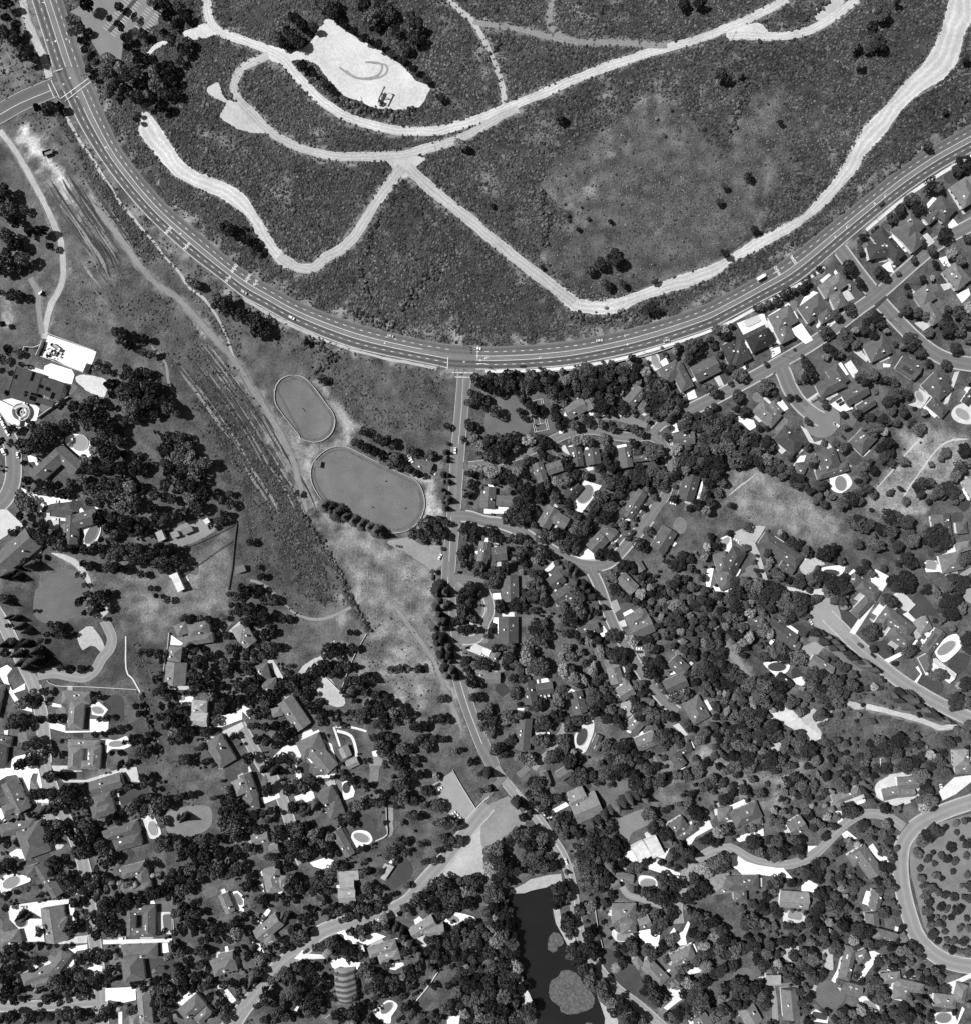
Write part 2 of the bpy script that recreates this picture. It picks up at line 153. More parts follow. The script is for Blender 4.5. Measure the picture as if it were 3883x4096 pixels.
HOUSES += [
 ("c2",4,"g 595,1168 735,1090 110; g 738,1098 815,1060 112","grey stepped gable house right of the tennis court"),
 ("c2",4,"g 1062,1108 1165,992 100; g 1215,1108 1300,1170 75","grey house of two skewed gables deep in trees below the highway bend"),
 ("c2",3,"h 1325,880 1470,800 130; h 1505,810 1605,1005 105","hip-roofed house with long front wing by the kidney pool"),
 ("c2",3,"g 1580,860 1760,770 130","plain gabled house two doors right of the kidney pool"),
 ("c2",2,"h 1810,700 1920,645 150","dark hip roof right of the plain gabled house"),
 ("c2",3,"g 1440,1370 1605,1355 95","long gabled house outside the bend of the loop road"),
 ("c2",3,"g 735,1465 755,1620 95; g 757,1502 870,1482 118","T-shaped house with a pale skylight inside the loop road"),
 ("c2",3,"g 1110,1470 1138,1625 92; g 1135,1540 1265,1525 52","gabled house with a narrow rear wing inside the loop road"),
 ("c2",3,"g 435,1585 480,1735 80; g 458,1614 572,1575 85","L-shaped gabled house below the tree-lined loop entrance"),
 ("c2",4,"g 78,1788 66,1950 110; g 84,1848 212,1860 80","L-shaped house with white patio just east of the side road"),
 ("c2",2,"g 595,1840 685,1735 85","dark pool house with roof panels beside the big white pool deck"),
 ("c2",3,"g 1040,1990 1165,1790 95","long grey gabled house inside the lower bend of the loop road"),
 ("c2",3,"g 1655,1712 1600,1905 128","gabled house with a white side terrace outside the loop road"),
 ("d2",4,"h 690,232 855,125 115; h 768,305 858,262 125","hip-roofed house at the street corner beside the highway"),
 ("d2",3,"h 530,400 690,285 150; h 670,450 760,395 90","hip-roofed house with a white rear patio, second from the street corner"),
 ("d2",4,"h 300,470 465,375 145; h 345,565 450,512 130","hip-roofed house with a white patio roof and broad pale driveway"),
 ("d2",1,"h 130,640 305,550 125","nearly black hip roof with a trellis and lit pool terrace behind"),
 ("d2",2,"h -40,715 100,640 165","dark hip roof left of the nearly black one"),
 ("d2",4,"h 1650,125 1755,40 180","broad grey hip roof at the top right with a white terrace below"),
 ("d2",4,"h 1420,295 1530,215 130; h 1550,340 1645,490 95","L-shaped hip-roofed house inside the street corner"),
 ("d2",3,"h 1035,690 1190,610 150","square hip-roofed house hidden behind dark street trees"),
 ("d2",3,"h 835,825 928,960 105; h 668,995 860,905 110","L-shaped hip-roofed house at the mouth of the cul-de-sac"),
 ("d2",3,"g 875,1080 1040,980 95; g 980,1160 1095,1085 75","stepped gable house on the right side of the cul-de-sac"),
 ("d2",4,"h 265,1105 410,1235 125; h 285,1170 345,1115 110","house with a pale ridge line on the left side of the cul-de-sac"),
 ("d2",2,"h 435,1305 590,1435 140","dark hip roof with white chimney streaks left of the cul-de-sac bulb"),
 ("d2",3,"h 815,1475 875,1650 150; h 670,1665 910,1590 70","cross-shaped hip roof with pergola above the round-ended pool"),
 ("d2",3,"h 520,1592 612,1632 72","small hip-roofed garage below the dark cul-de-sac house"),
 ("d2",3,"h 925,1440 1045,1315 140","hip-roofed house at the lower right of the cul-de-sac bulb"),
 ("d2",3,"g 1355,760 1495,855 125","house with a black solar panel array on its roof"),
 ("d2",3,"h 1600,885 1730,1020 160; h 1580,1085 1700,1185 88","big hip-roofed house with a white U-shaped pool patio"),
 ("d2",2,"g 1800,1120 1880,1005 60","dark roof at the right edge above the bean-shaped pool"),
 ("d2",6,"g 1800,1745 1890,1695 150","pale-roofed house at the right edge below the dry slope"),
]
PATCH += [("tennis_court","c2 345,1090 470,1060 550,1360 400,1390","court"),("lawn","c2 40,1120 300,1090 330,1370 20,1390","drylawn"),
 ("driveway","c2 800,1260 1000,1240 1100,1230 1250,1290 1240,1330 1180,1320 1000,1270 900,1270 870,1340 810,1330","asphalt2")]
PATCH += [("driveway","c2 "+p,"concrete") for p in ("1545,1050 1605,1025 1630,1095 1565,1115","1755,935 1800,920 1840,1000 1800,1010","1420,1310 1470,1295 1490,1355 1435,1370","560,1475 610,1460 650,1540 610,1520")]
PATCH += [("patio","c2 "+p,"concrete") for p in ("560,1185 600,1180 625,1240 580,1225","1658,1745 1682,1740 1650,1870 1622,1880","-10,1950 180,1938 150,1990 -10,1990","790,1205 830,1195 830,1230 800,1240","770,1640 830,1620 830,1650 790,1662","1340,820 1390,785 1415,840 1370,860","565,1350 610,1340 590,1370 565,1375")]
PATCH += [("driveway","d2 "+p,"concrete") for p in ("465,575 560,520 650,650 590,680","860,290 920,260 970,330 920,352","740,510 800,490 850,490 770,560","330,720 390,700 400,745 330,790","1430,520 1530,490 1560,540 1500,580","1180,75 1240,40 1275,130 1230,120","360,1145 410,1110 460,1180 410,1210","600,1110 690,1050 710,1080 640,1135","780,1150 870,1090 960,1180 870,1210","550,1310 600,1340 660,1440 740,1415 700,1460 620,1440","1740,900 1780,890 1690,1140 1655,1150","890,840 940,805 1010,910 960,945","1620,20 1680,0 1700,60 1660,80","50,860 110,830 140,870 90,890")]
PATCH += [("patio","d2 "+p,"concrete") for p in ("842,835 865,820 925,915 900,925","1470,1020 1550,1080 1510,1150 1480,1180 1380,1150 1440,1130","1755,300 1850,250 1865,300 1800,365","300,462 460,362 475,382 312,488","700,190 770,135 790,150 720,210","580,320 650,270 690,285 540,395","960,740 1010,720 1080,800 1060,820","510,1600 550,1545 595,1540 580,1590","1630,220 1700,210 1710,250 1660,270","1190,830 1250,840 1240,860 1190,860","650,1600 690,1710 820,1690 810,1705 680,1725 640,1620","10,1250 80,1240 190,1270 210,1320 160,1350 100,1290","1800,1800 1830,1790 1860,1890 1830,1880")]
PATCH += [("cul_de_sac","d2 "+" ".join("%d,%d"%(715+145*__import__('math').cos(k*.2618),1262+145*__import__('math').sin(k*.2618)) for k in range(24)),"asphalt2")]
STRIP += [
 ("loop_road","c2 -130,1625 0,1610 150,1570 330,1510 520,1420 680,1355 850,1345 1000,1388 1150,1400 1260,1390 1350,1440 1410,1540 1425,1640 1420,1740 1390,1840 1330,1930 1290,1990 c3 1250,40 1200,110",6.4,"asphalt2","tree-lined loop road below the highway"),
 ("residential_street","c2 1280,1375 1370,1290 1470,1265",5.4,"asphalt2","short stub off the loop road"),
 ("residential_street","d1 850,1915 d2 920,30 1010,150 1110,275",9.4,"asphalt2","short street joining the highway"),
 ("residential_street","d2 1180,370 1300,500 1420,620 1560,735 1700,805 1876,838 2000,850",9.4,"asphalt2","street curving off to the right edge"),
 ("residential_street","d2 400,860 430,920 470,1020 540,1130 640,1220 715,1262",10.0,"asphalt2","cul-de-sac street"),
 ("sidewalk","c2 0,893 300,888 500,876 700,856 900,824 1100,780 1300,722 1500,660 1700,590 1876,517 d2 270,370 560,210 740,90",2.2,"concrete","pavement along the south side of the highway"),
 ("footpath","d2 1876,1415 1700,1430 1600,1500 1500,1640 1400,1780 1310,1920",1.2,"dirt1","pale path across the dry slope, right one"),
 ("footpath","d2 1500,1390 1370,1530 1270,1650 1130,1810",1.2,"dirt1","pale path across the dry slope, left one"),
 ("footpath","d2 -20,1865 225,1670",1.4,"dirt2","straight path across the grassy field"),
 ("garden_wall","d2 0,1180 120,1110 230,1050",0,"wall","dark hedge wall"),
]
STRIP.pop()
POOLS += [("c2","765,1840",78,52,-55,"c2 760,1735 895,1775 740,1985 690,1970 668,1890","lens-shaped pool on the big white deck in the trees"),
 ("c2","1305,812",46,28,75,"c2 1230,780 1300,755 1335,770 1345,830 1340,870 1290,890 1265,830","kidney pool on a white deck by the highway wall"),
 ("d2","1800,1222",55,38,40,"d2 1720,1200 1770,1150 1880,1140 1880,1290 1780,1290 1725,1250","bean-shaped pool at the right edge"),
 ("d2","862,1758",56,44,80,"d2 790,1700 900,1680 950,1760 870,1830 800,1810 780,1760","round-ended pool at the foot of the cul-de-sac houses"),
 ("d2","1468,1085",42,26,60,"","small pool inside the U-shaped white patio"),
 ("d2","178,505",58,26,-24,"d2 60,520 270,440 295,520 110,610","pale rectangular pool on the terrace behind the black roof")]
CARS += [("c2",875,656,-7,8,"pale sedan on the far lanes of the highway bend"),("c2",1393,656,-15,7,"pale sedan on the near lanes of the highway by the pavement"),("c2",283,855,2,1,"black car on the highway near the junction"),
 ("c2",900,1215,90,9,"small white van on the loop road parking"),("c2",1022,1228,22,9,"white car with an open bed under the trees by the loop road"),("c2",1160,1230,-50,2,"dark car in the shade by the skewed gable house"),("c2",1442,1912,12,9,"white car beside the loop road's right bend"),
 ("d2",247,168,-30,9,"white box truck on the highway"),("d2",330,735,62,9,"white car on the drive of the nearly black house"),("d2",925,245,85,7,"pale car on the corner house drive"),("d2",755,515,62,8,"white car on the drive of the house with the white rear patio"),("d2",130,845,70,1,"black car on the drive at the left end of the hip-roof row"),("d2",690,1080,-35,6,"upper one of two grey cars on the cul-de-sac drive"),("d2",650,1113,-35,6,"lower one of two grey cars on the cul-de-sac drive"),("d2",846,1120,-30,2,"upper one of two dark cars on the stepped gable house drive"),("d2",866,1141,-30,2,"lower one of two dark cars on the stepped gable house drive"),("d2",826,1307,30,9,"white pickup parked in the cul-de-sac bulb"),("d2",883,1403,40,2,"dark car at the lower lip of the cul-de-sac"),("d2",1668,62,40,9,"white car on the drive at the top right"),("d2",12,983,-25,1,"black car parked on the street at its left end")]
TREES["a3"] = """60,500,70c 120,510,60c 150,430,60c 230,420,70c 200,380,40 40,700,50c 100,720,30c 30,670,50 110,830,55c 60,820,40c 130,900,60c 190,930,50c 60,880,30 40,1030,60c 110,1000,50 60,1090,70 130,1110,70c 190,1030,60c 260,1090,70c 320,1100,40c 150,1180,70c 220,1200,70c 290,1160,60c 370,1180,50c 270,1230,40 480,1210,50 560,1215,50 640,1210,40
370,950,70l 310,1000,60l 440,900,70 400,870,50 470,950,60 530,950,50 280,765,25 610,485,25 660,565,28 640,690,60 700,640,60 760,680,70 700,740,60 800,640,60 850,620,50 660,780,40 790,740,50 820,830,30 740,800,40
310,20,40 330,80,40 360,130,40 340,200,60 420,220,60 470,190,50 450,250,60 500,290,50 170,30,60 210,90,40 560,230,40 600,290,50 660,290,50 740,280,50 800,270,50 800,340,50 880,330,60 950,300,60 1010,270,60 1060,300,60 1000,360,60 900,430,70 830,430,50 960,440,60 1050,390,60 1120,370,60 850,130,60 880,200,60 940,150,70 1000,100,80 1080,140,70 960,60,70 1060,60,70 880,50,60 1140,80,60 1190,100,50 1260,80,60 1300,30,60 1210,40,60 780,60,60 820,20,50 1400,30,50 1180,190,40
1230,290,80 1310,310,80 1370,370,70 1250,390,80 1330,430,70 1200,330,60 1420,430,40 1260,450,50 1100,480,50 1170,590,45 1215,648,45 1305,680,45 1690,70,70 1740,60,50 1640,110,40
1780,640,40 1840,660,50 1800,720,50 1860,760,40 1740,820,40 1800,780,40 1430,820,40 1480,830,40 1560,820,30 1620,840,40 1680,880,40 1700,940,40 1760,960,50 1460,1040,50c 1520,1060,60 1560,1130,60 1520,1180,60 1620,1100,50 1680,1160,60 1600,1200,60 1540,1260,70 1620,1270,60 1500,1330,60 1570,1360,60 1660,1340,60 1720,1360,50 1750,1180,60 1800,1220,60 1840,1120,60 1780,1060,60 1850,1020,40 1680,1440,50 1720,1500,60 1690,1540,50 1800,1440,60 1850,1460,50 1840,1290,30
1270,1360,50 1300,1430,60 1260,1500,60 1330,1550,70 1400,1520,60 1300,1610,70 1390,1620,70 1440,1560,50 1250,1580,50 1350,1700,60l 1420,1680,60l 1480,1700,50 1560,1690,40 1600,1700,40 1400,1750,50 1280,1400,40 1180,1080,50 1100,1090,50 1240,1100,50 1060,1500,50 1080,1560,50
270,1390,60 240,1440,50 320,1470,60 180,1480,60 140,1490,50 370,1390,50 410,1390,30 110,1600,60 180,1600,70 130,1640,50 200,1660,50 280,1600,40 330,1610,50 420,1600,50 470,1590,35 280,1780,70 210,1810,60 330,1800,60 370,1850,60 440,1870,50 490,1880,40 490,1770,40 180,1950,70 240,1910,60 130,1960,40 60,1660,40 380,1440,20
750,1440,50 720,1420,40 850,1590,40 780,1600,30 810,1710,50 750,1720,40 870,1700,40 940,1670,40 880,1860,40 940,1870,30 970,1780,30 1060,1780,60 1030,1740,50 1110,1760,50 1080,1870,50 1020,1940,50 940,1950,50 1140,1840,50 1160,1720,40 1150,1620,30"""
TREES["b3"] = """740,10,50c 800,40,55c 860,70,55c 920,100,55c 980,120,50c 1040,150,50c 1080,170,40c 690,0,40c
1480,80,60 1400,90,60 1330,150,50 1440,150,60 1520,130,60 1580,90,50 1600,50,40 1560,180,50 1480,200,50 1380,190,40 1300,190,40 1530,50,50 1440,40,40 1590,140,40 1510,240,30 1420,240,30 1545,285,35 1570,270,25
1470,460,38 1520,600,40c 1560,610,45c 1580,640,35c 1510,640,35c 1520,700,42c 1560,730,42c 1500,740,35c 1590,720,28c 1520,800,35c 1560,850,42c 1520,860,42c 1490,890,35c 1550,900,35c 1500,970,38c 1540,990,42c 1510,1020,35c 1540,1060,42c 1590,1060,38c 1540,1110,42c 1590,1120,38c 1560,1150,36c 1600,1160,30c 1560,1220,42c 1610,1240,42c 1580,1270,36c 1640,1280,36c
65,230,60 120,430,50 150,500,50 180,510,30 80,600,60 30,600,50 130,610,50 60,650,40 210,650,50 240,690,50 180,690,40 60,760,70 100,820,70 40,850,60 180,800,50 240,830,50 320,830,60 360,830,45 120,930,50 180,940,60 240,930,40 200,900,50 20,720,40
130,1040,50 200,1040,60 260,1050,50 100,1090,50 160,1110,50 30,1080,40 230,1100,40 60,1230,60 30,1190,50 130,1300,60 50,1310,50 40,1390,50 100,1350,50 160,1420,60 100,1450,60 220,1400,60 280,1370,60 330,1320,60 240,1450,60 180,1480,50 60,1550,50 140,1580,50 40,1590,40 190,1660,60 130,1650,40 270,1640,40 120,1760,60 200,1770,60 270,1740,60 330,1720,60 380,1700,50 330,1790,50 250,1810,40 30,1730,40 310,1900,60 370,1930,60 250,1930,60 60,1900,60 120,1950,60 200,1960,40 410,1970,40
380,1290,50 440,1280,50 500,1290,60 450,1340,60 520,1350,50 560,1340,40 500,1400,50 430,1390,40 370,1340,50 540,1230,50 600,1240,60 640,1210,60 700,1210,60 760,1200,60 820,1200,50 880,1200,40 700,1250,60 650,1170,40 560,1190,30 600,1160,30 690,1100,60 640,1100,50 740,1080,60 780,1060,50 700,1040,50 830,1050,40 870,1060,35 760,1130,40 660,1050,40
820,1300,60 880,1300,60 940,1310,60 990,1280,60 1020,1300,50 970,1260,50 800,1350,50 860,1380,50 830,1420,50 900,1350,50 950,1400,50 1040,1420,60 980,1480,60 1060,1500,60 1140,1480,60 1100,1440,50 1180,1550,60 1250,1540,60 1290,1570,50 1240,1500,50 1180,1620,60 1100,1580,60 1280,1620,40
870,1560,50 930,1560,60 980,1570,50 920,1610,50 1050,1640,60 1090,1660,40 600,1580,50 560,1540,50 520,1490,50 480,1440,40 640,1560,50 700,1560,40 610,1630,40 1150,1220,40 1140,1210,28 1230,1210,40 1280,1215,30 1370,1215,45 1400,1220,30 840,930,45
1550,1450,50 1510,1460,30 1480,1600,45 1540,1600,55 1590,1610,40 1360,1660,60 1410,1665,40 1320,1660,35 1380,1760,60 1420,1800,60 1350,1800,50 1480,1760,50 1560,1760,40 1450,1840,40 1690,1840,50 1640,1850,30 1770,1930,45
1080,1740,60 1140,1740,50 1060,1800,50 1130,1810,60 1180,1840,50 1230,1830,60 1290,1840,60 1080,1850,50 1150,1890,50 1220,1910,60 1280,1920,60 1340,1910,50 1110,1940,50 1210,1970,50 1010,1750,40 1330,1960,40
1730,120,60 1790,140,60 1850,150,50 1690,140,40 1720,200,40 1740,280,50 1700,330,60 1760,350,50 1720,400,50 1830,430,60 1860,490,50 1810,470,50 1780,600,70 1830,620,60 1720,630,70 1690,680,60 1750,700,60 1700,760,70 1740,800,60 1660,840,50 1700,840,40 1760,910,60 1700,910,40 1810,910,40 1860,1170,60 1800,1180,60 1730,1190,60 1690,1180,40 1780,1310,50 1830,1340,40 1740,1320,30 1820,1440,60 1780,1440,40 1850,1580,50 1860,1650,50"""
HOUSES += [
 ("a3",3,"g -30,330 195,125 185","long grey house at the left edge with a narrow white pool behind"),
 ("a3",3,"g 610,30 600,250 95; g 560,25 740,-30 110","V-shaped house with pale skylights hugging the curved pool"),
 ("a3",2,"f 395,-20 560,-5 50","dark flat carport joined to the skylight house drive"),
 ("a3",7,"s 1315,490 1372,465 140","white-roofed barn standing alone in the paddock"),
 ("a3",6,"s 1195,160 1255,135 80","pale-roofed corral shed, leftmost of the four"),
 ("a3",6,"s 1315,160 1375,140 50","pale-roofed corral shed, second from the left"),
 ("a3",5,"s 1400,140 1480,105 45","grey-roofed corral shed, third from the left"),
 ("a3",9,"s 1570,62 1608,42 40","small white-roofed corral shed at the right end"),
 ("a3",4,"s 1815,425 1890,405 55","grey-roofed tack shed at the paddock's right fence"),
 ("a3",4,"h 1450,865 1620,835 110; h 1430,960 1650,925 75; h 1345,880 1440,845 90","sprawling grey hip-roofed house below the paddock"),
 ("a3",4,"h 1310,1035 1412,1045 115","pyramid-roofed wing house between white walls"),
 ("a3",4,"g 1285,1155 1450,1165 175","two-level grey house with round white spa tables beside it"),
 ("a3",5,"h 1490,1450 1610,1455 100; g 1465,1545 1612,1550 105","grey house with a white stripe on the roof beside the spiral spa"),
 ("a3",4,"h 485,1380 705,1390 95; h 545,1440 660,1450 230","L-shaped hip-roofed house with a six-sided pool deck"),
 ("a3",4,"h 530,1755 775,1765 65; h 535,1810 640,1815 180; h 700,1800 785,1805 180; h 630,1920 740,1925 65","courtyard house with four hip wings round a dark court"),
 ("a3",3,"h -40,1320 40,1340 260","dark roof at the left edge beside a white drive"),
 ("a3",3,"h -20,1720 95,1740 75; g -30,1790 60,1800 180","grey hip house at the left edge under street trees"),
 ("a3",3,"h 1580,1790 1710,1710 230","long dark hip-roofed house below the white parking bays"),
 ("a3",4,"h 1790,910 1900,850 130","grey hip-roofed house at the driveway's white apron"),
 ("a3",8,"f 185,340 285,268 45","narrow white-edged pool pavilion"),
 ("b3",4,"g -60,960 30,890 130","gabled house half hidden under dark trees near the curved path"),
 ("b3",4,"h 100,1190 190,1165 130; h 120,1290 260,1280 110","grey hip-roofed house beside a long white car-port strip"),
 ("b3",4,"g 275,1485 385,1410 260; h 220,1520 300,1500 70","big dark gabled house among trees with a small front hip"),
 ("b3",4,"h 415,1780 590,1700 140; g 485,1860 590,1770 230","large hip-roofed house with a spreading white drive"),
 ("b3",5,"g 740,1830 815,1800 85; g 790,1930 880,1890 70","pale gabled guest house by the white garden paths"),
 ("b3",4,"g 1830,225 1900,235 155","gabled house east of the side road opposite the pines"),
 ("b3",5,"g 1805,1190 1900,1215 80","pale gabled house at the curved white driveway"),
]
HOUSES[-8] = ("a3",8,"f 185,340 285,268 45","x")
HOUSES = [h for h in HOUSES if h[3] != "x"]
POOLS += [("a3","250,335",80,24,-33,"","narrow white-edged pool behind the left-edge house"),
 ("a3","715,170",75,42,-55,"a3 640,110 760,80 785,130 770,190 740,240 690,265 640,240 660,180","curved pool in the crook of the V-shaped house"),
 ("a3","760,1530",42,26,18,"a3 710,1490 770,1465 840,1525 800,1580 715,1565","six-sided pool deck beside the L-shaped house"),
 ("a3","905,1790",50,26,0,"a3 820,1760 900,1760 985,1730 1000,1770 1020,1800 960,1830 870,1830 825,1860","curved pool with a white edge behind the courtyard house"),
 ("a3","1405,1440",22,15,0,"a3 1378,1415 1500,1425 1500,1495 1400,1500","spiral spa on a white terrace")]
PATCH += [("driveway","a3 -20,-20 60,-20 190,105 90,160 -20,230","concrete"),("driveway","a3 320,0 410,10 460,60 460,130 410,140 350,50","concrete"),
 ("driveway","a3 390,1615 510,1650 510,1690 700,1690 700,1600 845,1600 840,1695 520,1705 390,1670","concrete"),
 ("driveway","a3 0,1210 60,1180 100,1210 60,1260 70,1310 100,1380 200,1320 200,1370 110,1400 150,1450 250,1500 255,1545 150,1520 90,1420 0,1260","concrete"),
 ("driveway","a3 1690,1580 1830,1545 1876,1520 1876,1600 1720,1660 1680,1660","concrete"),("driveway","a3 1710,1700 1876,1620 1890,1660 1780,1740","concrete"),
 ("patio","a3 1320,945 1420,1015 1400,1030 1310,1025","concrete"),("patio","a3 1285,1330 1460,1340 1470,1375 1300,1370","concrete"),
 ("driveway","a3 20,1978 120,1890 250,1860 240,1880 130,1930 60,1990","concrete"),("driveway","a3 1770,920 1870,830 1890,840 1800,930","concrete"),
 ("patio","a3 380,1465 480,1490 480,1510 420,1505 370,1480","concrete"),
 ("lawn","a3 850,1430 890,1408 940,1430 960,1520 955,1610 900,1620 840,1540 800,1480","lawn"),
 ("dirt_clearing","a3 600,950 720,890 830,1075 780,1080 740,1040 690,1035 640,1065","dirt2"),
 ("lawn","a3 330,510 420,470 520,440 620,480 670,560 700,620 640,780 540,830 360,860 270,800 260,720 280,600 340,570","drylawn"),
 ("dirt_clearing","a3 720,795 810,700 860,710 820,800 740,815","dirt2"),
 ("dirt_clearing","a3 1310,180 1420,90 1570,55 1620,90 1660,150 1380,280 1320,240","dirt3"),
 ("driveway","b3 230,1900 330,1800 430,1800 470,1860 430,1930 420,1978 380,1900","concrete"),("patio","b3 195,1155 225,1120 250,1160 325,1290 290,1305","concrete"),
 ("patio","b3 440,1750 590,1680 600,1700 460,1770","concrete"),("driveway","b3 0,1490 60,1520 60,1600 0,1540","concrete"),("patio","b3 640,1770 690,1790 740,1960 700,1960 690,1880","concrete"),
 ("driveway","b3 1730,1065 1800,1015 1900,1060 1900,1130 1840,1110","concrete"),("driveway","b3 1840,670 1890,680 1890,880 1800,890 1850,760","asphalt2"),
 ("patio","b3 1000,1850 1040,1840 1045,1890 1010,1890","concrete"),("patio","b3 990,1910 1080,1900 1060,1978 985,1978","dirt3"),
 ("dirt_clearing","b3 550,1330 640,1260 740,1370 790,1440 780,1500 700,1500 620,1440","dirt2"),
 ("dirt_clearing","b3 430,1240 520,1150 600,1110 650,1030 720,990 650,1100 580,1180 500,1240 430,1270","dirt2"),
 ("dirt_clearing","b3 1290,200 1380,250 1520,260 1540,310 1530,420 1440,430 1380,390 1250,310 1120,230","dirt3"),
 ("driveway","b3 1680,960 1730,980 1820,950 1890,900 1890,1010 1800,1010 1690,1060","asphalt2")]
STRIP += [
 ("residential_street","a3 -60,720 40,880 120,1040 190,1180 260,1320 300,1460 330,1600 345,1760 355,1990 a4 370,200 400,420",8.6,"asphalt3","pale street down the left side"),
 ("driveway","a3 290,1260 420,1245 560,1270 660,1275 740,1220 790,1130 850,1060 870,980 850,920 810,840",7.6,"asphalt3","long pale curving drive to the sunken yard"),
 ("garden_wall","a3 975,960 980,1220 1030,1290 1090,1400",1.0,"concrete","pale garden path"),
 ("footpath","a3 400,320 500,350 580,390 640,450 690,530 710,590",4.5,"dirt1","pale dirt bank above the round lawn"),
 ("side_road","b2 1715,905 1690,1200 1668,1450 1650,1700 1632,1978 b3 1615,200 1590,500 1610,900 1650,1150 1680,1310 1750,1530 1850,1790 c3 30,1900 80,2010",9.6,"asphalt2","side road running south from the highway junction"),
 ("dirt_road","b3 60,530 150,560 260,640 340,730 420,790 520,825 620,825 720,795 840,735",2.3,"dirt3","thin curving track through the scrub"),
 ("footpath","b3 860,740 960,640",3.0,"dirt3","worn link into the marked field"),
 ("footpath","b3 1150,700 1250,830 1380,1000 1480,1150 1530,1280 1600,1450 1700,1700",3.2,"dirt3","worn diagonal trail across the marked field"),
 ("driveway","b3 1690,520 1800,530 1876,560",5.0,"asphalt2","drive on the east side of the road"),
 ("footpath","b3 720,1660 850,1665 960,1695",1.6,"concrete","white garden path, upper"),
 ("footpath","b3 730,1690 840,1730 880,1850 880,1920",2.2,"concrete","white garden path, right"),
 ("footpath","b3 705,1660 755,1810",1.6,"concrete","white garden path, left"),
 ("residential_street","b3 -20,1640 60,1780 150,1950 200,2010",7.0,"asphalt3","street end among the white drives"),
]
CARS += [("a3",440,55,5,8,"white car parked by the dark flat carport"),("b3",1780,857,0,9,"white car on the horseshoe drive"),("b3",1856,1108,35,8,"white car at the end of the curved white driveway"),("b3",1470,505,95,2,"dark car beside the lone round tree in the marked field"),("b3",1208,265,12,3,"dark low vehicle on the dirt south of the pines"),("b3",1525,345,-60,9,"white car parked at the roadside by the pines")]
ZONE += [("b3 560,0 700,50 1100,200 1500,420 1480,700 1500,1000 1560,1250 1560,1450 1430,1650 1300,1560 1180,1450 1060,1310 900,1200 960,950 850,700 700,350",.155,30)]
ZONE += [("a3 1400,300 1800,100 1800,400 1760,780 1400,800 1330,560",.125,10),("a3 880,545 1100,470 1330,560 1390,790 1310,880 1100,760",.13,15)]
